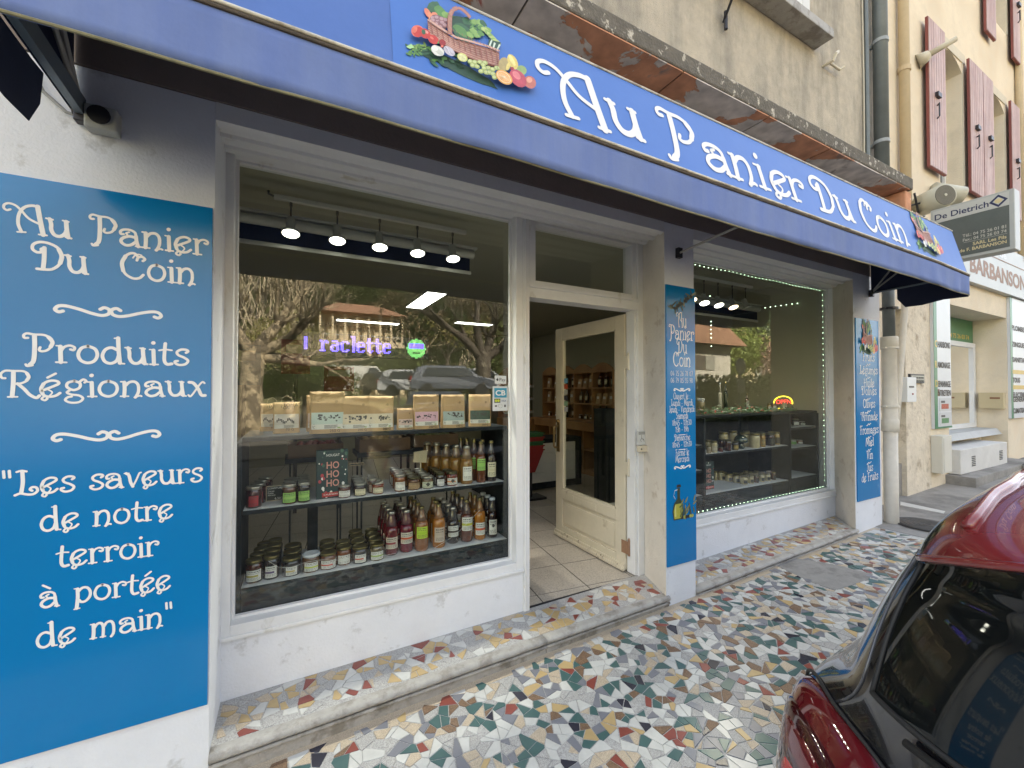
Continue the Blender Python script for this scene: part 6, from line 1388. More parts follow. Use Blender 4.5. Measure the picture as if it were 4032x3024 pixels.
def shutter(x0, x1, z0, z1, y=NY):
    s = MB().box(x0, x1, y - .075, y - .045, z0, z1).build('shutter', pinkd, nb)
    n = 7; w_ = (x1 - x0) / n
    for k in range(n): MB().box(x0 + k * w_ + .006, x0 + (k + 1) * w_ - .006, y - .083, y - .0752, z0 + .012, z1 - .012).build('slat', pink, s)
    h = MB(); h.tube([(x0 + .25, y - .085, z0 + .9), (x0 + .20, y - .12, z0 + .9), (x0 + .20, y - .12, z0 + .72), (x0 + .25, y - .085, z0 + .72)], .010, 5); h.box(x0 + .18, x0 + .3, y - .12, y - .084, z0 + 1.0, z0 + 1.06); h.build('latch', dark_metal, s)
for x0, x1 in ((7.62, 8.19), (9.15, 9.70), (9.73, 10.20), (11.14, 11.6), (11.9, 12.38), (13.33, 13.8)): shutter(x0, x1, 4.60, 6.66)
shutter(9.95, 10.40, 7.42, 9.4); shutter(11.34, 11.8, 7.5, 9.4)
for (x0, x1, z0, z1) in up_holes:
    sr = MB(); sr.box(x0 - .1, x1 + .1, NY - .012, NY - .001, z1, z1 + .14); sr.box(x1, x1 + .03, NY - .01, NY - .001, z0, z1 ); np_(sr, 'window_surround', M('surround_cream', (.62, .56, .44), .9, .1))
    f = np_(MB().box(x0, x1, NY + .22, NY + .25, z0, z1), 'window', M('window_dark', (.12, .12, .11), .15)); fr = MB()
    for xx in (x0, (x0 + x1) / 2 - .03, x1 - .06): fr.box(xx, xx + .06, NY + .19, NY + .219, z0, z1)
    fr.box(x0, x1, NY + .185, NY + .19, z0, z0 + .06); fr.build('frame', frame_white, f)
    mb = MB(); mb.hexa([(x0, NY + .001, z1 - .02)] * 1 + [(x0, NY + .18, z1 - .02), (x1, NY + .18, z1 - .02), (x1, NY + .001, z1 - .02)], [(x0, NY + .001, z1 + 0), (x0, NY + .18, z1), (x1, NY + .18, z1), (x1, NY + .001, z1)])
    # segmental arch infill
    mb = MB(); n = 8
    for k in range(n):
        ua, ub = -1 + 2 * k / n, -1 + 2 * (k + 1) / n; xa, xb = x0 + (ua + 1) / 2 * (x1 - x0), x0 + (ub + 1) / 2 * (x1 - x0); za, zb_ = z1 - .16 * ua * ua, z1 - .16 * ub * ub
        mb.hexa([(xa, NY + .0, za), (xb, NY + .0, zb_), (xb, NY + .18, zb_), (xa, NY + .18, za)], [(xa, NY + .0, z1 + .001), (xb, NY + .0, z1 + .001), (xb, NY + .18, z1 + .001), (xa, NY + .18, z1 + .001)])
    fixn(np_(mb, 'arch', neigh))
# door set back between the pipes and the pilaster
MB().box(6.62, 7.0, NY + .18, NY + .22, .62, 2.55).build('door', M('door_white', (.52, .52, .50), .5, .1), nb); MB().box(6.66, 6.96, NY + .165, NY + .179, 1.22, 2.45).build('door_glass', M('window_dark', (.12, .12, .11), .15), nb)
MB().box(6.64, 6.98, NY + .168, NY + .179, .68, 1.14).build('door_panel', frame_white, nb); MB().box(6.62, 7.0, NY + .05, NY + .4, .14, .61).build('door_step', concrete, nb)
mbx = T('mailbox', 'white metal mailbox fixed to the wall beside the door next door', 'mailbox', loc=(6.9, .2, 1.55)); a = WY(3564, 1485, .22); b = WY(3601, 1582, .22)
MB().box(a.x, b.x, .20, .29, b.z, a.z).build('case', M('mailbox_white', (.70, .72, .72), .4, .04), mbx, bevel=.004); MB().box(a.x + .05, b.x - .08, .196, .1995, a.z - .13, a.z - .11).build('slot', dark_metal, mbx); MB().box(a.x + .13, a.x + .17, .196, .1995, a.z - .22, a.z - .20).build('red_mark', M('red_mark', (.35, .08, .06), .5), mbx)
ic = T('intercom', 'small grey intercom panel with button grid in a dark frame', 'intercom', loc=(7.2, .28, 1.7)); a = WY(3579, 1472, .29); b = WY(3634, 1509, .29)
MB().box(a.x, b.x, .275, .299, b.z, a.z).build('frame', dark_metal, ic); MB().box(a.x + .02, b.x - .02, .270, .2745, b.z + .03, a.z - .02).build('plate', M('plate_grey', (.45, .44, .38), .4), ic)
mb = MB()
for r in range(2):
    for c in range(6): mb.box(a.x + .07 + c * .055, a.x + .105 + c * .055, .266, .2695, a.z - .06 - r * .04, a.z - .035 - r * .04)
mb.build('buttons', M('ink_soft', (.12, .12, .10), .5), ic)
yp = T('drainpipe', 'cream painted drainpipe on the yellow building', 'downpipe', loc=(6.8, .24, 3.2)); mb = MB(); mb.smooth = True; mb.cyl((6.88, NY - .07, 3.3), (6.88, NY - .07, 10.4), .055, n=14); mb.build('pipe', M('pipe_ochre', (.55, .44, .28), .8, .12), yp); mb = MB(); mb.cyl((6.88, NY - .07, 5.62), (6.88, NY - .07, 5.68), .066, n=14); mb.build('collar', MATS['pipe_ochre'], yp)
yp2 = T('drainpipe', 'second ochre drainpipe beyond the pink shutters', 'downpipe', loc=(11.8, .24, 3.2)); mb = MB(); mb.smooth = True; mb.cyl((11.75, NY - .05, 3.9), (11.75, NY - .05, 10.4), .05, n=12); mb.build('pipe', MATS['pipe_ochre'], yp2)
vt = T('wall_vent', 'cream round vent pipe sticking out across the first pink shutter', 'vent pipe', loc=(7.6, .2, 6.1)); p = WY(3612, 245, NY); mb = MB(); mb.smooth = True; mb.cyl(p + Vector((0, 0, 0)), p + Vector((.05, -.10, .05)), .10, .06, 16); mb.cyl(p + Vector((.05, -.10, .05)), p + Vector((.20, -.32, .16)), .04, .035, 12); mb.build('pipe', M('vent_cream', (.55, .50, .38), .6), vt)
# loudspeakers
spk = M('speaker_cream', (.50, .48, .38), .5, .05); grille = M('grille_dark', (.13, .12, .09), .6, .3, 90)
def horn(px, py, y, d, r, l, label):
    p = WY(px, py, y); t = T('loudspeaker', label, 'loudspeaker', 'pair of street loudspeakers', tuple(p)); d = Vector(d).normalized(); mb = MB(); mb.smooth = True
    a = p - d * l / 2; b = p + d * l / 2; mb.cyl(a - d * .01, b, r * .97, r, 24); mb.build('body', spk, t); mb = MB(); mb.cyl(b, b + d * .006, r * .86, n=24); mb.build('grille', grille, t); mb = MB(); mb.cyl(b + d * .006, b + d * .012, r * .12, n=10); mb.build('cone', spk, t)
    MB().tube([p - d * .05, p + Vector((-.1, .1, -.02)), (p.x - .2, NY + .0, p.z - .05)], .012, 6).build('bracket', dark_metal, t)
horn(3676, 788, -.02, (-.50, -.86, -.02), .135, .28, 'cream cylindrical loudspeaker with its dark grille facing the street')
horn(3726, 765, .16, (.75, -.60, -.28), .125, .34, 'cream cylindrical loudspeaker pointing away, beside the one facing the street')
MB().tube([WY(3600, 760, .1), WY(3615, 835, .1), WY(3640, 850, .2), WY(3600, 880, .25)], .012, 5).build('loose_cables', dark_metal, nb)

# projecting company sign
sx = 6.15
ds = T('projecting_sign', 'projecting grey De Dietrich light box sign with blue and yellow diamond, above the awning end', 'sign', loc=(sx, -.5, 3.2))
ds['label'] = 'projecting grey light box sign with blue diamond above the awning end'
def q_(px, py): return WX(px, py, sx)
A_, B_, C_, D_ = q_(3663, 828), q_(3993, 743), q_(4000, 979), q_(3650, 1046)
y0, y1 = A_.y, (B_.y + C_.y) / 2; zt_, zb_ = (A_.z + B_.z) / 2, (C_.z + D_.z) / 2
MB().box(sx, sx + .16, y1, y0, zb_, zt_).build('case', M('sign_case', (.42, .43, .40), .4, .1, 10), ds, bevel=.006)
zs_ = zt_ - (zt_ - zb_) * .26
MB().box(sx - .003, sx - .0005, y1 + .035, y0 - .02, zb_ + .03, zs_).build('dark_face', M('sign_dark', (.11, .125, .115), .25, .2, 4), ds)
MB().box(sx - .003, sx - .0005, y1 + .035, y0 - .02, zs_ + .003, zt_ - .02).build('pale_face', M('sign_pale', (.50, .50, .46), .35, .05), ds)
xd = (0, -1, 0); bl = M('sign_navy', (.02, .025, .08), .5); yt = M('sign_sand', (.62, .52, .28), .5); gt_ = M('sign_greytext', (.42, .41, .35), .5)
Wd = y0 - y1
text('print', 'De Dietrich', .085, (sx - .0035, y0 - .03, zs_ + .035), xd, (0, 0, 1), bl, ds, width=Wd * .66, off=.0012)
for s, u, v, h, ww_, mt in (('Tél.: 04 75 26 01 81', .44, .375, .042, .50, gt_), ('Fax.: 04 75 26 03 74', .44, .30, .042, .50, gt_), ('SARL Les Fils', .56, .20, .045, .38, yt), ('de F. BARBANSON', .40, .12, .045, .54, yt)):
    text('print', s, h, (sx - .0035, y0 - Wd * u + .02, zb_ + (zt_ - zb_) * v), xd, (0, 0, 1), mt, ds, width=Wd * ww_, off=.0008)
MB().box(sx - .0036, sx - .0031, y1 + .05, y1 + .05 + Wd * .5, zb_ + (zt_ - zb_) * .275, zb_ + (zt_ - zb_) * .28).build('rule', gt_, ds)
yc, zc = y1 + .035 + Wd * .115, (zs_ + zt_) / 2 - .01; dx_, dz_ = Wd * .105, .062
def dia(k, m_, l): MB().add([(sx - l, yc + dx_ * k, zc), (sx - l, yc, zc - dz_ * k), (sx - l, yc - dx_ * k, zc), (sx - l, yc, zc + dz_ * k)], [(0, 1, 2, 3)]).build('diamond', m_, ds)
dia(1, bl, .0036); dia(.62, MATS['sign_pale'], .0039); mb = MB(); mb.add([(sx - .0042, yc + dx_ * .42 * math.cos(t), zc + dz_ * .38 * math.sin(t)) for t in [6.283 * k / 16 for k in range(16)]], [tuple(range(16))]); mb.build('dot', yt, ds)
MB().box(sx + .02, sx + .14, y0 + .001, y0 + .09, zb_ + .05, zt_ - .15).build('orange_side', M('orange_box', (.55, .27, .04), .5), ds)
MB().tube([(sx + .08, y0 + .05, zt_ - .06), (sx + .08, NY, zt_ - .06)], .018).build('bracket', dark_metal, ds); MB().tube([(sx + .08, y0 + .05, zb_ + .06), (sx + .08, NY, zb_ + .06)], .018).build('bracket', dark_metal, ds)

# shopfront next door
gs = M('board_green', (.05, .20, .09), .35, .08, 3); bw = M('board_white', (.62, .64, .66), .35, .06, 3); gold = M('board_gold', (.60, .42, .08), .4); brn = M('board_brown', (.25, .12, .06), .5)
fb = T('fascia_sign', 'long pale fascia board with brown family name over the next shopfront', 'sign', loc=(10, .25, 3.5))
MB().box(8.25, 12.15, .22, .298, 3.20, 3.98).build('panel', M('fascia_pale', (.46, .48, .47), .4, .1, 2), fb, bevel=.005)
text('print', 'BARBANSON', .34, (9.0, .2185, 3.36), (1, 0, 0), (0, 0, 1), brn, fb, width=2.75, off=.012); text('print', 'Les Fils de', .16, (9.2, .2185, 3.78), (1, 0, 0), (0, 0, 1), bw, fb, width=1.5, off=.004)
MB().box(8.3, 12.1, .2165, .2198, 3.72, 3.735).build('rule', brn, fb)
v1 = T('side_sign', 'tall white sign strip with green edge listing coal and chimney services', 'sign', loc=(8.1, .28, 1.9))
x0, x1 = 7.775, 8.37; MB().box(x0, x1, .262, .298, 1.03, 3.10).build('panel', bw, v1); MB().box(x0 - .001, x0 + .10, .2585, .2615, 1.03, 3.10).build('green_edge', gs, v1); MB().box(x0 + .101, x1, .2585, .2615, 1.03, 1.055).build('green_edge', gs, v1)
for s, z in (('CHARBONS', 2.16), ('RAMONAGE', 1.875), ('DEPANNAGE', 1.61), ('ENTRETIEN', 1.485)):
    text('print', s[0] if s[0] != 'E' else ' E', .13, (x0 + .02 if s[0] != 'E' else x0 + .06, .2580, z), (1, 0, 0), (0, 0, 1), gold if s[0] != 'E' else brn, v1, off=.004); text('print', s[1:], .115, (x0 + .115, .2580, z), (1, 0, 0), (0, 0, 1), M('board_ink', (.09, .08, .07), .5), v1, width=.44, off=.003)
for k, c in enumerate(((.45, .10, .05), (.10, .25, .10))):
    MB().box(x0 + .16, x1 - .02, .2582, .2612, 1.27 - k * .20, 1.45 - k * .20).build('leaflet', M('leaflet_paper', (.55, .56, .56), .5, .05), v1); MB().box(x0 + .22, x1 - .12, .2574, .2581, 1.30 - k * .20, 1.37 - k * .20).build('leaflet_print', M('leaflet_%d' % k, c, .5, .6, 25), v1); MB().box(x0 + .21, x1 - .25, .2574, .2581, 1.385 - k * .20, 1.415 - k * .20).build('leaflet_title', M('board_ink', (.09, .08, .07), .5), v1)
v2 = T('side_sign', 'wide white sign board with green edge listing plumbing trades at the far right', 'sign', loc=(11.8, .28, 1.9))
MB().box(11.05, 12.75, .262, .298, 1.07, 3.19).build('panel', bw, v2); MB().box(11.049, 11.16, .2585, .2615, 1.07, 3.19).build('green_edge', gs, v2)
for s, z in (('PLOMBERIE', 2.62), ('ZINGUERIE', 2.33), ('SANITAIRE', 2.06), ('TOUS', 1.70), ('ELECTRICITE', 1.44), ('GENERALE', 1.36), ('CLIMATISATION', 1.16)):
    text('print', s, .12, (11.12, .2578, z), (1, 0, 0), (0, 0, 1), MATS['board_ink'], v2, width=.95 * min(1, len(s) / 9), off=.004)
for z in (1.85, 1.58): MB().box(11.13, 11.9, .2574, .2580, z, z + .07).build('gold_bar', gold, v2)
gp = T('window_sign', 'green transom panel with yellow phone number over the window next door', 'sign', loc=(9.2, .85, 2.6)); GY = NY + .40
MB().box(8.42, 11.0, GY, GY + .03, 2.42, 2.815).build('panel', gs, gp); text('print', '04 75 26 01 81 - Fax 04 75 26 03 74', .11, (8.5, GY - .002, 2.47), (1, 0, 0), (0, 0, 1), gold, gp, width=2.3, off=.002)
sw = T('shop_window', 'pale framed shop window reflecting cream walls in the building next door', 'window', loc=(9.7, .7, 1.6))
MB().box(8.42, 8.50, GY - .03, GY + .03, .90, 2.41).build('frame', frame_white, sw); MB().box(10.9, 11.0, GY - .03, GY + .03, .90, 2.41).build('frame', frame_white, sw); MB().box(8.50, 10.9, GY - .03, GY + .03, .90, .97).build('frame', frame_white, sw); MB().box(8.50, 10.9, GY - .03, GY + .03, 2.33, 2.41).build('frame', frame_white, sw)
MB().box(8.50, 10.9, GY + .002, GY + .01, .97, 2.33).build('pane', glass_mat('next_glass', (.5, .5, .46), 5.0), sw); MB().box(8.5, 10.9, GY + .05, GY + .07, .97, 2.33).build('blind', M('inner_blind', (.30, .28, .20), .7, .1), sw)
MB().hexa([(8.42, .36, .80), (10.98, .36, .80), (10.98, GY - .031, .80), (8.42, GY - .031, .80)], [(8.42, .42, .895), (10.98, .42, .895), (10.98, GY - .031, .895), (8.42, GY - .031, .895)]).build('window_sill', M('grey_sill', (.42, .43, .42), .6), sw)
hb = T('masonry_bench', 'low white rendered box with two vent grilles under the next window', 'masonry box', loc=(9.3, .2, .4)); MB().box(8.30, 10.30, .16, .55, .375, .72).build('body', M('render_white', (.62, .61, .58), .8, .12, 5), hb, bevel=.006)
for x in (8.72, 9.92):
    for k in range(6): MB().box(x, x + .14, .154, .1595, .46 + k * .026, .472 + k * .026).build('vent_slat', dark_metal, hb)
np_(MB().hexa([(8.24, .0, gz(8.2)), (11.0, .0, gz(11)), (11.0, .6, gz(11)), (8.24, .6, gz(8.2))], [(8.24, .0, .365), (11.0, .0, .39), (11.0, .6, .39), (8.24, .6, .365)]), 'front_step', concrete, bevel=.008)
mb2 = T('mailbox', 'cream wall mailbox with slot on the side wall by the next shop window', 'mailbox', loc=(11.0, .45, 1.38)); MB().box(10.90, 11.018, .32, .62, 1.24, 1.52).build('case', M('mailbox_cream', (.55, .46, .28), .45, .05), mb2, bevel=.004); MB().box(10.894, 10.899, .36, .48, 1.41, 1.44).build('slot', brn, mb2)
mc = T('meter_box', 'narrow cream meter cabinet on the pilaster below the white sign strip', 'meter box', loc=(8.1, .25, .66)); a = WY(3683, 1716, .25); b = WY(3722, 1855, .25); MB().box(a.x, b.x, .18, .298, b.z, a.z).build('case', M('meter_cream', (.62, .60, .52), .6, .06), mc, bevel=.006); MB().box(a.x + .03, b.x - .03, .174, .1795, b.z + .02, a.z - .03).build('door', M('meter_cream', (.62, .60, .52), .6, .06), mc)

# ------------------------------------------------------------------ parked car, seen from behind over its left rear corner
car = T('parked_car', 'black hatchback with red roof and rounded tail lamp parked at the right', 'car', loc=(1.0, -2.31, -.1))
CG = -.115; CYc = -2.315
HL = [(.20, .86, .84, 4.80), (.34, .83, .865, 4.86), (.55, .80, .875, 4.88), (.70, .815, .875, 4.86), (.83, .845, .870, 4.75), (.90, .865, .862, 4.55), (.955, .885, .845, 4.3), (.99, .89, .815, 4.1), (1.03, .885, .775, 3.85), (1.10, .885, .745, 3.6), (1.18, .905, .72, 3.45), (1.26, .93, .69, 3.3), (1.31, .95, .668, 3.2), (1.36, .945, .645, 3.1), (1.40, .955, .622, 3.0), (1.435, 1.02, .600, 2.9), (1.465, 1.14, .575, 2.8), (1.490, 1.32, .53, 2.7), (1.512, 1.58, .44, 2.6), (1.525, 1.95, .22, 2.45)]
def interp(h):
    for i in range(len(HL) - 1):
        if HL[i][0] <= h <= HL[i + 1][0] + 1e-9:
            p0 = HL[max(i - 1, 0)]; p1, p2 = HL[i], HL[i + 1]; p3 = HL[min(i + 2, len(HL) - 1)]; t = (h - p1[0]) / (p2[0] - p1[0]); o = []
            for k in (1, 2, 3):
                m1 = (p2[k] - p0[k]) / (p2[0] - p0[0]) * (p2[0] - p1[0]); m2 = (p3[k] - p1[k]) / (p3[0] - p1[0]) * (p2[0] - p1[0])
                o.append((2 * t ** 3 - 3 * t * t + 1) * p1[k] + (t ** 3 - 2 * t * t + t) * m1 + (-2 * t ** 3 + 3 * t * t) * p2[k] + (t ** 3 - t * t) * m2)
            return o
    return HL[-1][1:]
def cs_(h, s, off=0):
    "s: -1..1, 0 = rear centre, +-1 = front centre; positive is the kerb side"
    xr, w_, xf = interp(h); a = abs(s); cr = min(.40, (xf - xr) * .3); nexp = 2.7; sg_ = 1 if s >= 0 else -1
    if a <= .35: th = a / .35 * math.pi / 2; y = w_ * math.sin(th) ** (2 / nexp) if th > 0 else 0; x = xr + cr * (1 - max(0, math.cos(th)) ** (2 / nexp))
    elif a <= .75: x = xr + cr + (xf - .7 - xr - cr) * (a - .35) / .4; y = w_
    else: th = (a - .75) / .25 * math.pi / 2; y = w_ * max(0, math.cos(th)) ** (.75); x = xf - .7 + .7 * math.sin(th)
    # muscular rear shoulder
    sh = .028 * math.exp(-((h - .93) / .06) ** 2) * math.exp(-((x - 1.75) / .55) ** 2) if a < .75 else 0
    p = Vector((x, CYc + sg_ * (y + sh), CG + h))
    if off:
        e = 1e-3; a1 = cs_(min(h + e, 1.5249), s); a2 = cs_(max(h - e, .2), s); b1 = cs_(h, s + e); b2 = cs_(h, s - e); n = (b1 - b2).cross(a1 - a2)
        if n.length > 0: n.normalize(); c = Vector((2.6, CYc, CG + .8)); n = n if n.dot(p - c) > 0 else -n; p = p + n * off
    return p
hs = [.20 + k * .02 for k in range(54)] + [1.27 + k * .006 for k in range(0, 43)]; hs = [h for h in hs if h < 1.5249] + [1.5249]
ss = []
for k in range(-160, 161): ss.append(k / 160)
red_p = M('car_red', (.20, .022, .022), .22, .03, 3, coat=1.0, spec=.5); blk_p = M('car_black', (.008, .008, .010), .16, .03, 3, coat=1.0)
gls = M('car_glass', (.006, .007, .007), .04, .0, spec=.4, coat=.15); rub = M('car_rubber', (.012, .012, .012), .6, 0)
GH0, GH1 = 1.075, 1.322
def gfr(h): return .872 + .060 * min(1, max(0, (h - 1.075) / .24))
def gtop(ay): return 1.312 + .095 * (1 - max(0, min(1, (ay - .30) / .34)) ** 2.0)
def region(h, s):
    p = cs_(h, s); a = abs(s); ay = abs(p.y - CYc); w_ = interp(h)[1]
    rear = a < .35
    if h > (gtop(ay) + .012 if rear else 1.345):
        if ay > w_ * .95 and p.x < 1.45 and h < 1.40: return 0
        return 1
    if h > GH0 and h < gtop(ay) and ay < w_ * gfr(h) and p.x < 1.35: return 2
    if 1.05 < h < 1.30 and 1.62 < p.x < 3.3 and a < .75: return 2
    return 0
mb = MB(); mb.smooth = True
for h in hs:
    for s in ss: mb.v.append(tuple(cs_(h, s)))
ns = len(ss)
for i in range(len(hs) - 1):
    for j in range(ns - 1):
        hc, sc = (hs[i] + hs[i + 1]) / 2, (ss[j] + ss[j + 1]) / 2; mb.f.append((i * ns + j, i * ns + j + 1, (i + 1) * ns + j + 1, (i + 1) * ns + j)); mb.m.append(region(hc, sc)); mb.sm.append(True)
mb.f.append(tuple((len(hs) - 1) * ns + j for j in range(ns - 1))); mb.m.append(1); mb.sm.append(True)
# split into parts that share the surface
def sub(name, idx, mat):
    keep = [f for f, m_ in zip(mb.f, mb.m) if m_ == idx]; used = sorted({i for f in keep for i in f}); mp = {v: k for k, v in enumerate(used)}
    me = bpy.data.meshes.new(name); me.from_pydata([mb.v[i] for i in used], [], [tuple(mp[i] for i in f) for f in keep]); me.materials.append(mat); me.polygons.foreach_set('use_smooth', [True] * len(keep)); me.update()
    o = bpy.data.objects.new(name, me); COL.objects.link(o); o.parent = car; o.matrix_parent_inverse = Matrix.Translation(-Vector(car['_o'])); return o
sub('body', 0, blk_p); sub('roof', 1, red_p); sub('window_glass', 2, gls)
def line(pts, r, name, mat): m_ = MB(); m_.smooth = True; m_.tube(pts, r, 8); return m_.build(name, mat, car)
def sfind(h, frac):
    "s on the kerb side where |y| = frac of the half width"
    lo, hi = 0, .35
    for _ in range(30):
        md = (lo + hi) / 2
        if abs(cs_(h, md).y - CYc) < frac * interp(h)[1]: lo = md
        else: hi = md
    return lo
# rubber seal round the rear window, seam of the tailgate, spoiler lip, roof gutter and rail
e = [cs_(h, sfind(h, gfr(h)), .001) for h in [GH0 + (GH1 - GH0) * k / 20 for k in range(21)]]
line(e, .0045, 'window_seal', rub); line([cs_(GH0, s, .001) for s in [sfind(GH0, .872) * (1 - 2 * k / 40) for k in range(41)]], .0055, 'window_seal', rub)
line([cs_(h, sfind(h, gfr(h) + .035), .0005) for h in [1.335 - k * .02 for k in range(18)]], .003, 'tailgate_seam', M('seam_highlight', (.05, .05, .055), .25, coat=1))
lp_ = []
for k in range(49):
    s_ = sfind(1.33, .935) * (1 - 2 * k / 48); h_ = 1.36
    for _ in range(6): h_ = gtop(abs(cs_(h_, s_).y - CYc)) + .006
    lp_.append(cs_(h_, s_, .006))
line(lp_, .008, 'spoiler_lip', red_p)
gp_ = [cs_(h, .0, 0) for h in ()]
gut = []
for k in range(40):
    x = 1.13 + k * .045; hh_ = None
    # walk up the roof where the half width is ~.565
    best = None
    for h in [1.37 + q * .005 for q in range(31)]:
        for s in [.2 + q * .006 for q in range(60)]:
            p = cs_(h, s)
            dd = (p.x - x) ** 2 + (abs(p.y - CYc) - (.560 - .015 * math.exp(-(x - 1.1) * 3))) ** 2
            if best is None or dd < best[0]: best = (dd, h, s)
    gut.append(cs_(min(best[1], 1.51), best[2], .004))
sm_ = [gut[0]] + [(gut[k - 1] + gut[k] * 2 + gut[k + 1]) / 4 for k in range(1, 39)] + [gut[39]]
line(sm_, .010, 'roof_gutter', red_p)
line([p + Vector((0, -.004, .012 + .018 * math.sin(math.pi * min(1, k / 6) / 2))) for k, p in enumerate(sm_[9:])], .011, 'roof_rail', M('rail_silver', (.55, .53, .52), .25, metal=.8))
# tail lamp: clear red lens over dark insides with a glowing-red ring shape
lens = M('lamp_lens', (.10, .006, .010), .08, .1, 9, coat=1.0); lensd = M('lamp_smoke', (.035, .004, .006), .08, .1, 6, coat=1.0); lensr = M('lamp_bright', (.45, .015, .015), .1, .1, 20, coat=1.0)
def patch(name, outline, off, mat, dome=0.0):
    "outline in (h, frac-like) where second value is s parameter; filled by rings to the centre"
    ch = sum(p[0] for p in outline) / len(outline); csx = sum(p[1] for p in outline) / len(outline); rings = 8; m_ = MB(); m_.smooth = True; n = len(outline)
    for r in range(rings + 1):
        f = 1 - r / rings * .999; o = off if r else -.004
        for h, s in outline: m_.v.append(tuple(cs_(ch + (h - ch) * f, csx + (s - csx) * f, (o + dome * (1 - f * f)) if r else -.004)))
    for r in range(rings):
        for k in range(n): m_.f.append((r * n + k, r * n + (k + 1) % n, (r + 1) * n + (k + 1) % n, (r + 1) * n + k)); m_.m.append(0); m_.sm.append(True)
    return fixn(m_.build(name, mat, car))
def blob(ch, cw, rh, rs, tilt=0, n=40, e=2.6):
    out = []
    for k in range(n):
        t = 2 * math.pi * k / n; u = abs(math.cos(t)) ** (2 / e) * (1 if math.cos(t) > 0 else -1); v = abs(math.sin(t)) ** (2 / e) * (1 if math.sin(t) > 0 else -1); out.append((ch + rh * v + tilt * u * rh, cw + rs * u))
    return out
LC_, LS_ = .850, .232
tl = patch('tail_lamp', blob(LC_, LS_, .140, .108, -.06), .012, lens, .010)
def onlamp(name, ol, off, mat, dome): o = patch(name, ol, off, mat, dome); o.parent = tl; o.matrix_parent_inverse = Matrix.Identity(4) if False else Matrix.Translation(Vector((0, 0, 0))); return o
for nm, ol, off, mt in (('lamp_surround', blob(LC_ - .012, LS_ + .002, .106, .082, -.06), .0215, lensd), ('lamp_ring', blob(LC_ - .016, LS_ + .0, .084, .064, -.06), .0235, lens), ('lamp_core', blob(LC_ - .020, LS_ - .002, .062, .046, -.06), .0245, lensd), ('lamp_bar', blob(LC_ - .024, LS_ - .004, .046, .033, -.06), .0252, lensr), ('reflector_strip', blob(LC_ + .03, LS_ - .090, .060, .009, -.0), .021, lensr)):
    patch(nm, ol, off, mt, .006)
line([cs_(h, s, .006) for h, s in blob(LC_, LS_, .142, .110, -.06)] + [cs_(*blob(LC_, LS_, .142, .110, -.06)[0], .006)], .004, 'lamp_seal', rub)
tl2 = patch('tail_lamp', blob(LC_, -LS_, .140, .108, .06), .012, lens, .010)
# mirrors, wheels, wiper, number plate, lower trim
for sd_ in (1, -1):
    m_ = MB(); m_.smooth = True; yb = CYc + sd_ * .80; c = Vector((2.98, yb + sd_ * .14, CG + 1.05)); m_.lathe([(.001, -.085), (.07, -.075), (.10, -.03), (.105, .02), (.085, .07), (.001, .085)], (0, 0, 0), 16, .8); m_.v = [tuple(c + Vector((v[0] * .7, v[1] * 1.0, v[2] * .8))) for v in m_.v]; m_.build('mirror', red_p, car)
    MB().tube([(3.05, yb - sd_ * .02, CG + 1.02), tuple(c)], .03).build('mirror_arm', rub, car)
    for x in (1.55, 4.05):
        yw = CYc + sd_ * .87; m_ = MB(); m_.smooth = True; m_.cyl((x, yw - sd_ * .20, CG + .315), (x, yw + sd_ * .012, CG + .315), .315, n=36); wh_ = m_.build('wheel', rub, car)
        m_ = MB(); m_.cyl((x, yw + sd_ * .013, CG + .315), (x, yw + sd_ * .02, CG + .315), .205, n=24); m_.build('rim', M('alloy', (.4, .4, .42), .3, metal=.8), car)
line([cs_(1.10, -.02, .012), cs_(1.06, .10, .016), cs_(1.055, .17, .014)], .007, 'rear_wiper', rub)
MB().box(.785, .80, CYc - .26, CYc + .26, CG + .60, CG + .71).build('number_plate', M('plate_white', (.7, .7, .68), .4), car)

# ------------------------------------------------------------------ across the street: what the shop windows reflect
# gy: square and car park, rising ground, hillside, trees, buildings (real things standing behind the camera)
re_ = random.Random(44)
def VX(px, py, dist, yg=.405):
    "point seen mirrored in the shop glass at this pixel, dist metres along the line of sight"
    d = ray(px, py); c = Vector((CAM.x, 2 * yg - CAM.y, CAM.z)); d = Vector((d.x, -d.y, d.z)); return c + d * dist
hill = MB(); nx, ny = 60, 30
def hz(x, y):
    y = -y
    if y < 26: return -.9
    t = max(0, y - 58) / 60; return -.9 + 2.0 * min(1, (y - 26) / 10) + 40 * t ** 1.1 * (1 + .18 * math.sin(x * .05 + 1) + .1 * math.sin(x * .13)) 
for i in range(nx + 1):
    for j in range(ny + 1): x = -130 + 330 * i / nx; y = -20 - 110 * j / ny; hill.v.append((x, y, hz(x, y)))
for i in range(nx):
    for j in range(ny): a = i * (ny + 1) + j; hill.f.append((a, a + ny + 1, a + ny + 2, a + 1)); hill.m.append(0); hill.sm.append(True)
hill.build('hillside', M('hill_ground', (.30, .23, .12), .95, .4, .2, c2=(.12, .15, .05), mask=.5, mscale=.08, soft=.2), kind='structure')
slab('square', [(-40, -30), (60, -30), (60, -9.0), (-40, -9.0)], lambda x: -.12 + .01, .5, M('square_tarmac', (.12, .11, .095), .9, .2, 3), kind='structure')
LEAFM = {}
def leafmat(c):
    k = tuple(c)
    if k not in LEAFM: LEAFM[k] = M('leaves_%d' % len(LEAFM), tuple(v * 1.5 for v in c), .6, .6, .9)
    return LEAFM[k]
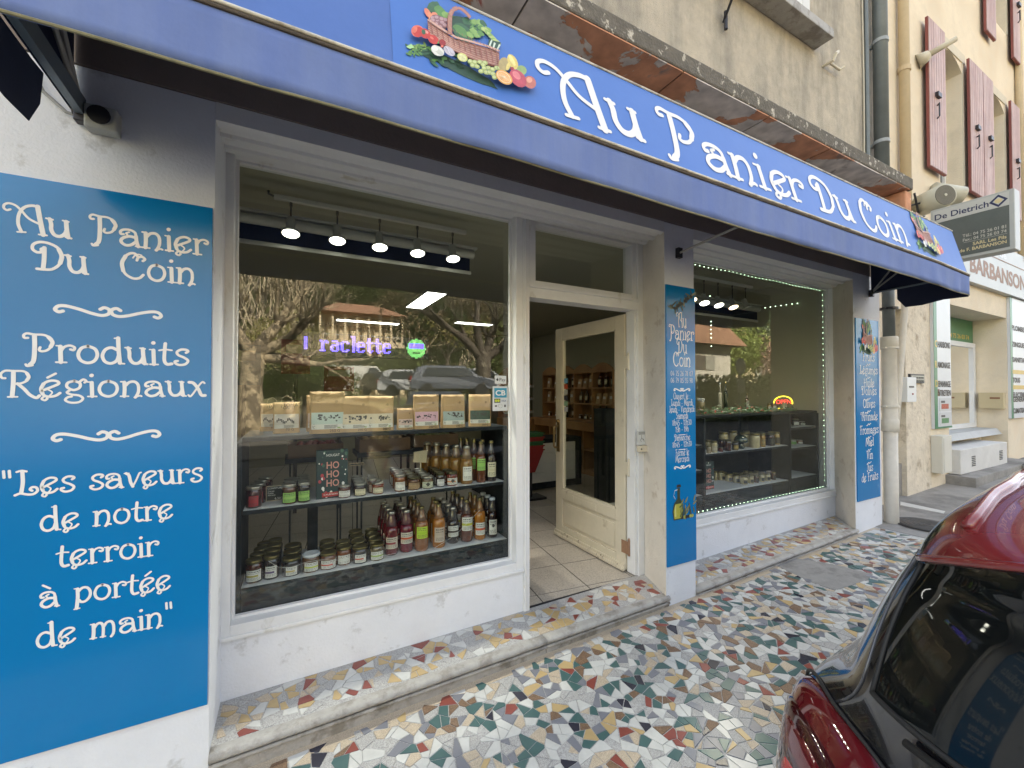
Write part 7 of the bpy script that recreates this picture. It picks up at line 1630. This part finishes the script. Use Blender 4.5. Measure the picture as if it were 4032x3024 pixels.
def cloud(mb, c, r, n, l, ri=.4):
    for _ in range(n):
        while True:
            v = Vector((re_.uniform(-1, 1), re_.uniform(-1, 1), re_.uniform(-1, 1)))
            if ri < v.length < 1: break
        v *= 1 + .22 * math.sin(v.x * 5 + c[0]) * math.sin(v.z * 4 + c[1]); p = Vector((c[0] + v.x * r[0], c[1] + v.y * r[1], c[2] + v.z * r[2]))
        a = Vector((re_.gauss(0, 1), re_.gauss(0, 1), re_.gauss(0, 1))).normalized(); b = a.orthogonal().normalized(); k = l * re_.uniform(.5, 1.4); mb.add([p - a * k, p + b * k * .5, p + a * k, p - b * k * .5], [(0, 1, 2, 3)])
def branch(mb, p, d, l, r, lev, tips, spread=.7, up=.12, kids=3):
    pts = [p]; rs = [r]; q = Vector(p)
    for k in range(5):
        d = (d + Vector((re_.gauss(0, .16), re_.gauss(0, .16), re_.gauss(0, .10) + up * .3))).normalized(); q = q + d * l / 5; pts.append(q.copy()); rs.append(max(r * (1 - .11 * (k + 1)), .004))
    mb.tube(pts, rs, 6 if lev > 1 else 4, caps=False)
    if lev == 0: tips.append(q); return
    for k in range(kids if lev < 5 else 5):
        i = re_.choice([2, 3, 4, 5, 5]); dd = (d + Vector((re_.gauss(0, spread), re_.gauss(0, spread), re_.gauss(up, spread * .6)))).normalized(); branch(mb, pts[i], dd, l * re_.uniform(.5, .75), rs[i] * .6, lev - 1, tips, spread, up, kids)
bark_pl = M('plane_bark', (.46, .36, .22), .85, .3, 3, .4, 10, c2=(.18, .14, .09), mask=.52, mscale=2.2, soft=.05); bark_dk = M('dark_bark', (.09, .07, .05), .9, .3, 3, .5, 8, c2=(.2, .17, .12), mask=.6, mscale=3, soft=.1)
def bare_tree(x, y, h, r, label, bark, lean=(0, 0), lev=4, spread=.6, leaves=None, tz=None, ld=.1, first=None):
    z = hz(x, y) if y < -20 else -.15; t = T('plane_tree', label, 'tree', 'trees across the street', (x, y, z)); mb = MB(); mb.smooth = True; tips = []
    top = Vector((x + lean[0], y + lean[1], z + h)); pts = [Vector((x, y, z)) + (top - Vector((x, y, z))) * k / 5 + Vector((re_.gauss(0, .05), 0, 0)) * (k > 0) for k in range(6)]; mb.tube(pts, [r * 1.25, r * 1.05, r, r * .95, r * .92, r * .9], 12); mb.build('trunk', bark, t)
    mb = MB(); mb.smooth = True
    dirs = first or [(re_.uniform(-1, 1), re_.uniform(-.7, .7), re_.uniform(.3, 1)) for _ in range(4)]
    for d in dirs: branch(mb, top - Vector((0, 0, .1)), Vector(d).normalized(), h * .8, r * .62, lev, tips, spread)
    mb.build('branches', bark, t, kind='stuff')
    if leaves:
        mb = MB()
        for q in tips: cloud(mb, q, (.5, .5, .4), 4, ld, 0)
        mb.build('leaves', leafmat(leaves), t, kind='stuff')
    return t
p = VX(978, 1500, 15.5); bare_tree(p.x, p.y, 3.1, .42, 'mottled plane tree with thick pale branches, reflected at the left of the big window', bark_pl, (.15, 0), 5, .5, None, first=[(.9, .1, .45), (1, -.2, .05), (-.6, .2, .8), (.2, 0, 1)])
p = VX(1140, 1480, 26); bare_tree(p.x, p.y, 2.6, .30, 'second pale plane tree with low spreading branches behind the first', bark_pl, (0, 0), 5, .7, (.30, .28, .08), ld=.05, first=[(1, 0, .35), (-1, 0, .4), (.3, 0, 1), (-.3, .3, .8)])
p = VX(1905, 1530, 21); bare_tree(p.x, p.y, 3.4, .42, 'dark barked bare tree forking widely, reflected at the right of the big window', bark_dk, (-.1, 0), 5, .55, None, first=[(-.9, 0, .8), (.5, 0, 1), (-.2, .2, 1), (.9, .1, .6)])
for k, (px, d_) in enumerate(((1200, 42), (1330, 48), (1620, 40), (1760, 45), (2010, 36), (1500, 58))): p = VX(px, 1450, d_); bare_tree(p.x, p.y, 3.5, .2, ('first', 'second', 'third', 'fourth', 'fifth', 'sixth')[k] + ' thin bare tree from the left in front of the hillside', bark_dk if k % 2 else bark_pl, (0, 0), 3, .7, ((.22, .20, .06), (.12, .14, .04), (.18, .13, .07))[k % 3], ld=.16)
# dense shrubs and evergreen crowns
def bush(px, py, d_, r, c, n, l, label, name='shrub', cat='shrub'):
    p = VX(px, py, d_); t = T(name, label, cat, 'greenery across the street', (p.x, p.y, hz(p.x, p.y) if p.y < -20 else -.15)); mb = MB()
    cloud(mb, p, r, n, l, .5); cloud(mb, p + Vector((r[0] * .5, 0, r[2] * .2)), tuple(v * .55 for v in r), n // 3, l, .3); cloud(mb, p - Vector((r[0] * .5, 0, r[2] * .15)), tuple(v * .6 for v in r), n // 3, l, .3); mb.build('foliage', leafmat(c), t)
    z0 = t.location.z; mb = MB(); mb.cyl((p.x, p.y, z0), (p.x, p.y, p.z), .12, .06, 8); mb.build('trunk', bark_dk, t)
bush(1200, 1500, 19, (2.3, 1.3, .95), (.07, .10, .015), 5000, .07, 'low rounded yellow green shrub in front of the white van')
bush(1345, 1440, 36, (3.0, 2, 1.7), (.05, .065, .02), 3500, .13, 'dark shrub below the arched building')
bush(1570, 1440, 34, (2.0, 1.6, 1.6), (.09, .11, .03), 3500, .12, 'round olive green tree right of the arched building')
bush(1690, 1330, 50, (5.0, 3.5, 5.5), (.035, .05, .015), 7000, .2, 'tall dark evergreen beside the arched building', 'evergreen_tree', 'tree')
bush(1455, 1190, 70, (9, 4, 5), (.05, .075, .02), 6000, .3, 'broad evergreen crown above the tiled roof', 'evergreen_tree', 'tree')
bush(1840, 1500, 34, (3, 2, 1.1), (.14, .19, .03), 4000, .12, 'sunlit bright green bank of grass and shrub')
bush(1985, 1470, 30, (2.5, 2, 2.4), (.07, .09, .02), 4000, .12, 'green tree behind the dark bare tree')
for k in range(16): bush(930 + 75 * k + re_.uniform(-20, 20), 1270 + re_.uniform(-70, 40), 74 + re_.uniform(-8, 10), (5.5, 4, 4.2), ((.10, .075, .035), (.05, .06, .02), (.13, .10, .045), (.07, .08, .025))[k % 4], 2600, .26, f'{("rust", "dark green", "ochre", "olive")[k % 4]} crown number {k + 1} from the left on the wooded hillside'.replace('number %d' % (k + 1), ('farthest left', 'second', 'third', 'fourth', 'fifth', 'sixth', 'seventh', 'eighth', 'ninth', 'tenth', 'eleventh', 'twelfth', 'thirteenth', 'fourteenth', 'fifteenth', 'sixteenth')[k]), 'hillside_tree', 'tree')
mb = MB(); 
for _ in range(26000):
    x = re_.uniform(-60, 170); y = re_.uniform(-118, -60); z = hz(x, y); a = Vector((re_.gauss(0, 1), re_.gauss(0, 1), re_.gauss(0, 1.4))).normalized(); b = a.orthogonal().normalized(); k = re_.uniform(.4, 1.0); p = Vector((x, y, z + re_.uniform(.2, 5.5))); mb.cur = re_.choice([0, 0, 1, 2]); mb.add([p - a * k, p + b * k * .4, p + a * k, p - b * k * .4], [(0, 1, 2, 3)])
for _ in range(22000):
    x = re_.uniform(-45, 110); y = re_.uniform(-100, -57); z = hz(x, y); a = Vector((re_.gauss(0, .35), re_.gauss(0, .35), 1)).normalized(); k = re_.uniform(.5, 2.2); b = Vector((k * .035 + .02, 0, 0)); p = Vector((x, y, z + re_.uniform(.5, 7))); mb.cur = re_.choice([3, 3, 4]); mb.add([p - a * k - b, p - a * k + b, p + a * k + b * .4, p + a * k - b * .4], [(0, 1, 2, 3)])
o = mb.build('wooded_hillside', [leafmat((.06, .07, .025)), leafmat((.13, .09, .045)), leafmat((.09, .10, .03)), M('twig_pale', (.42, .34, .22), .9, .3, 2), M('twig_dark', (.10, .08, .06), .9, .3, 2)], kind='stuff'); tag(o, 'wooded hillside of bare and evergreen trees beyond the square', 'woodland')
# arched building with tiled roof
ab = T('arched_building', 'cream building with arched loggia and tiled roof reflected in the left window', 'building', loc=VX(1400, 1400, 44)[:2] + (1,))
L_, R_ = VX(1255, 1400, 44), VX(1604, 1400, 44); zt_ = VX(1400, 1236, 44).z; zb_ = 1.0; Yb = (L_.y + R_.y) / 2; crm = M('cream_facade', (.62, .50, .32), .9, .1, .5); tile_m = M('roof_tiles', (.36, .19, .11), .9, .35, 2.2); shade = M('loggia_dark', (.10, .08, .06), .9)
MB().box(L_.x, R_.x, Yb - 8, Yb - 1.6, zb_, zt_).build('wall', crm, ab); W0 = R_.x - L_.x
fl_z = [zb_, zb_ + (zt_ - zb_) * .34, zb_ + (zt_ - zb_) * .66, zt_]
for z in fl_z[1:3]: MB().box(L_.x, R_.x, Yb - 1.59, Yb, z - .2, z + .1).build('floor_slab', crm, ab)
for k in range(8): x = L_.x + W0 * k / 7; MB().box(x - .22, x + .22, Yb - .5, Yb, zb_, fl_z[2] - .2).build('pillar', crm, ab); MB().box(x - .10, x + .10, Yb - .4, Yb - .1, fl_z[2] + .1, zt_ - .1).build('column', crm, ab)
for k in range(7):
    xa, xb = L_.x + W0 * k / 7 + .221, L_.x + W0 * (k + 1) / 7 - .221; zt2 = fl_z[2] - .201; mb = MB(); n = 10
    for i in range(n):
        ua, ub = -1 + 2 * i / n, -1 + 2 * (i + 1) / n; f = lambda u: zt2 - .25 - .95 * (1 - math.sqrt(max(0, 1 - u * u))); x1_, x2_ = xa + (ua + 1) / 2 * (xb - xa), xa + (ub + 1) / 2 * (xb - xa); mb.hexa([(x1_, Yb - .3, f(ua)), (x2_, Yb - .3, f(ub)), (x2_, Yb - .05, f(ub)), (x1_, Yb - .05, f(ua))], [(x1_, Yb - .3, zt2), (x2_, Yb - .3, zt2), (x2_, Yb - .05, zt2), (x1_, Yb - .05, zt2)])
    fixn(mb.build('arch', crm, ab)); w_ = MB().box(xa + .4, xb - .4, Yb - 1.59, Yb - 1.55, fl_z[2] + .2, zt_ - .5).build('window', shade, ab); MB().box(xa, xb, Yb - .1, Yb - .05, fl_z[2] + .6, fl_z[2] + .65).build('railing', white_metal, ab)
    for q in range(8): pass
mb = MB(); mb.hexa([(L_.x - .6, Yb + .5, zt_), (R_.x + .6, Yb + .5, zt_), (R_.x + .6, Yb - 9, zt_), (L_.x - .6, Yb - 9, zt_)], [(L_.x + 2, Yb - 3.8, zt_ + 1.7), (R_.x - 2, Yb - 3.8, zt_ + 1.7), (R_.x - 2, Yb - 4.2, zt_ + 1.7), (L_.x + 2, Yb - 4.2, zt_ + 1.7)]); fixn(mb.build('roof', tile_m, ab))
# vehicles
def vehicle(px, py_base, d_, paint, label, name, cat, L=4.2, W=1.76, H=1.5, van=False, rear=True, turn=0):
    p = VX(px, py_base, d_); z = p.z if p.y < -14 else -.12; t = T(name, label, cat, 'vehicles across the street', (p.x, p.y, z)); del t['_o']; t.rotation_euler.z = turn
    pr = [(-L / 2, .35), (-L / 2 + .02, .8), (-L / 2 + .12, 1.0 if not van else 1.1), (-L / 2 + .35, H - .1), (-L / 2 + .7, H), (L * .12 if not van else L * .22, H), (L * .30 if not van else L * .37, H * .66), (L / 2 - .1, H * .56 if not van else H * .5), (L / 2, .6), (L / 2, .35)]
    if van: pr = [(-L / 2, .35), (-L / 2, 1.9), (-L / 2 + .1, H), (L * .22, H), (L * .34, H * .62), (L / 2 - .05, H * .50), (L / 2, .7), (L / 2, .35)]
    mb = MB(); mb.smooth = False; n = len(pr)
    def wd(z_): return W / 2 * (1 if z_ < H * .62 else 1 - .20 * (z_ - H * .62) / (H * .38) * (.4 if van else 1))
    lo = [(x, -wd(z_), z_) for x, z_ in pr]; hi = [(x, wd(z_), z_) for x, z_ in pr]; mb.hexa(lo, hi); o = fixn(mb.build('body', M('paint_' + name + label[:6].strip().replace(' ', '_'), paint, .3, .05, 2, coat=.8), bevel=.05)); o.parent = t
    g_ = M('auto_glass', (.02, .025, .025), .05, 0, coat=.5)
    def addp(mb_, nm, mt): o_ = mb_.build(nm, mt); o_.parent = t
    z0, z1 = H * .66, H * .93
    for sd_ in (-1, 1): mb = MB(); f = lambda x, z_: (x, sd_ * (wd(z_) + .004), z_); xs0, xs1 = (-L * .36, L * .20) if not van else (L * .08, L * .27); mb.hexa([f(xs0, z0), f(xs1 + .15, z0), (xs1 + .15, sd_ * (wd(z0) - .02), z0), (xs0, sd_ * (wd(z0) - .02), z0)], [f(xs0 + .2, z1), f(xs1 - .2, z1), (xs1 - .2, sd_ * (wd(z1) - .02), z1), (xs0 + .2, sd_ * (wd(z1) - .02), z1)]); addp(fixn_mb(mb), 'side_window', g_)
    mb = MB(); xr = -L / 2; mb.hexa([(xr + .10, -W * .40, z0), (xr + .10, W * .40, z0), (xr + .16, W * .40, z0), (xr + .16, -W * .40, z0)], [(xr + (.26 if not van else .02), -W * .36, z1), (xr + (.26 if not van else .02), W * .36, z1), (xr + .4, W * .36, z1), (xr + .4, -W * .36, z1)]); addp(mb, 'rear_window', g_)
    for sd_ in (-1, 1): mb = MB(); mb.box(-L / 2 - .01, -L / 2 + .08, sd_ * W * .44 - .07, sd_ * W * .44 + .07, .72, .98); addp(mb, 'tail_lamp', M('small_lamp', (.35, .02, .02), .2, coat=1))
    for x in (-L * .31, L * .31):
        for sd_ in (-1, 1): mb = MB(); mb.cyl((x, sd_ * (W / 2 - .2), .32), (x, sd_ * (W / 2 + .01), .32), .32, n=20); addp(mb, 'wheel', rub)
    return t
def fixn_mb(mb): return mb
vehicle(1420, 1552, 30, (.62, .60, .52), 'white panel van parked beyond the yellow green shrub', 'parked_van', 'van', 4.8, 1.9, 2.0, True, turn=.15)
vehicle(1530, 1556, 27, (.05, .05, .055), 'dark grey saloon car beside the white van', 'parked_car', 'car', turn=1.2)
vehicle(1700, 1610, 13.5, (.20, .215, .23), 'silver people carrier seen from behind, largest of the reflected cars', 'parked_car', 'car', 4.3, 1.8, 1.65, turn=-1.35)
vehicle(1780, 1560, 21, (.10, .11, .13), 'dark blue grey car right of the silver one', 'parked_car', 'car', turn=.2)
vehicle(1640, 1560, 24, (.5, .5, .48), 'pale car half hidden behind the silver one', 'parked_car', 'car', turn=.3)
vehicle(1890, 1556, 24, (.45, .45, .44), 'light car under the dark bare tree', 'parked_car', 'car', turn=.4)
# right window: houses, hedge, green tree, road sign
def house(px, pyb, d_, w_, h_, dep, label, c, gable=False, rh=1.2):
    p = VX(px, pyb, d_); z = -.5; t = T('house', label, 'house', 'houses across the street', (p.x, p.y, z)); MB().box(p.x - w_ / 2, p.x + w_ / 2, p.y - dep, p.y, z, p.z + h_).build('wall', M('house_' + label[:5].strip(), c, .9, .1, .5), t)
    zt = p.z + h_; mb = MB()
    if gable: mb.poly([(p.x - w_ / 2 - .5, p.y + .6, zt - .1), (p.x, p.y + .6, zt + rh), (p.x + w_ / 2 + .5, p.y + .6, zt - .1)], (0, -1, 0), dep + 1)
    else: mb.hexa([(p.x - w_ / 2 - .5, p.y + .6, zt), (p.x + w_ / 2 + .5, p.y + .6, zt), (p.x + w_ / 2 + .5, p.y - dep - .5, zt), (p.x - w_ / 2 - .5, p.y - dep - .5, zt)], [(p.x - w_ / 2 + .6, p.y - dep / 2 + .1, zt + rh), (p.x + w_ / 2 - .6, p.y - dep / 2 + .1, zt + rh), (p.x + w_ / 2 - .6, p.y - dep / 2 - .1, zt + rh), (p.x - w_ / 2 + .6, p.y - dep / 2 - .1, zt + rh)])
    fixn(mb.build('roof', tile_m, t)); w2 = MB().box(p.x - .5, p.x + .5, p.y + .001, p.y + .04, p.z - .3, p.z + h_ - .6).build('window', shade, t)
    for s_ in (-1, 1): MB().box(p.x + s_ * .9 - .35, p.x + s_ * .9 + .35, p.y + .005, p.y + .05, p.z - .3, p.z + h_ - .6).build('shutter', M('house_shutter', (.3, .28, .22), .6), t)
house(3015, 1478, 30, 7, 1.2, 6, 'low cream house with gabled tile roof reflected in the right window', (.55, .44, .26), True)
house(2960, 1395, 40, 6, 1.5, 6, 'upper brown house with a slanting tile roof', (.25, .19, .13), False, 1.6)
house(2745, 1430, 20, 5, 1.0, 5, 'near white house with balcony at the left of the right window reflection', (.55, .50, .40), True, 1.6)
bush(2880, 1390, 26, (2.3, 2, 1.7), (.18, .22, .035), 4500, .11, 'bright spring green tree between the reflected houses', 'spring_tree', 'tree')
bush(2790, 1310, 46, (6, 4, 3.5), (.04, .06, .02), 5000, .2, 'dark pine mass above the near white house', 'pine_tree', 'tree')
bush(3090, 1330, 44, (7, 4, 4.0), (.06, .085, .03), 6000, .2, 'large grey green pine at the right of the reflected houses', 'pine_tree', 'tree')
bush(3120, 1430, 24, (2.2, 1.5, 1.8), (.22, .13, .09), 3000, .09, 'pinkish budding tree at the right edge of the reflection', 'budding_tree', 'tree')
a_, b_ = VX(2740, 1500, 17), VX(3180, 1500, 17); mb = MB()
for _ in range(9000): f = re_.random(); p = a_.lerp(b_, f) + Vector((re_.uniform(-.4, .4), re_.uniform(-.4, .4), 0)); p.z = re_.uniform(-.1, 2.05 + .18 * math.sin(f * 30)); a = Vector((re_.gauss(0, 1), re_.gauss(0, 1), re_.gauss(0, 1))).normalized(); b = a.orthogonal().normalized(); k = re_.uniform(.05, .11); mb.add([p - a * k, p + b * k * .5, p + a * k, p - b * k * .5], [(0, 1, 2, 3)])
o = mb.build('hedge', leafmat((.10, .12, .05))); tag(o, 'clipped hedge running along the far side of the street', 'hedge')
p = VX(2912, 1500, 11); rs_ = T('road_sign', 'round road sign seen from behind on a grey post across the street', 'road sign', loc=(p.x, p.y, -.1)); MB().cyl((p.x, p.y, -.1), (p.x, p.y, 2.35), .03).build('post', lead, rs_); MB().cyl((p.x, p.y + .03, 2.2), (p.x, p.y + .04, 2.2), .22, n=24).build('disc', M('sign_back', (.3, .31, .32), .4, metal=.4), rs_); MB().box(p.x - .16, p.x + .16, p.y + .03, p.y + .04, 1.5, 1.85).build('plate', M('sign_back', (.3, .31, .32), .4), rs_)
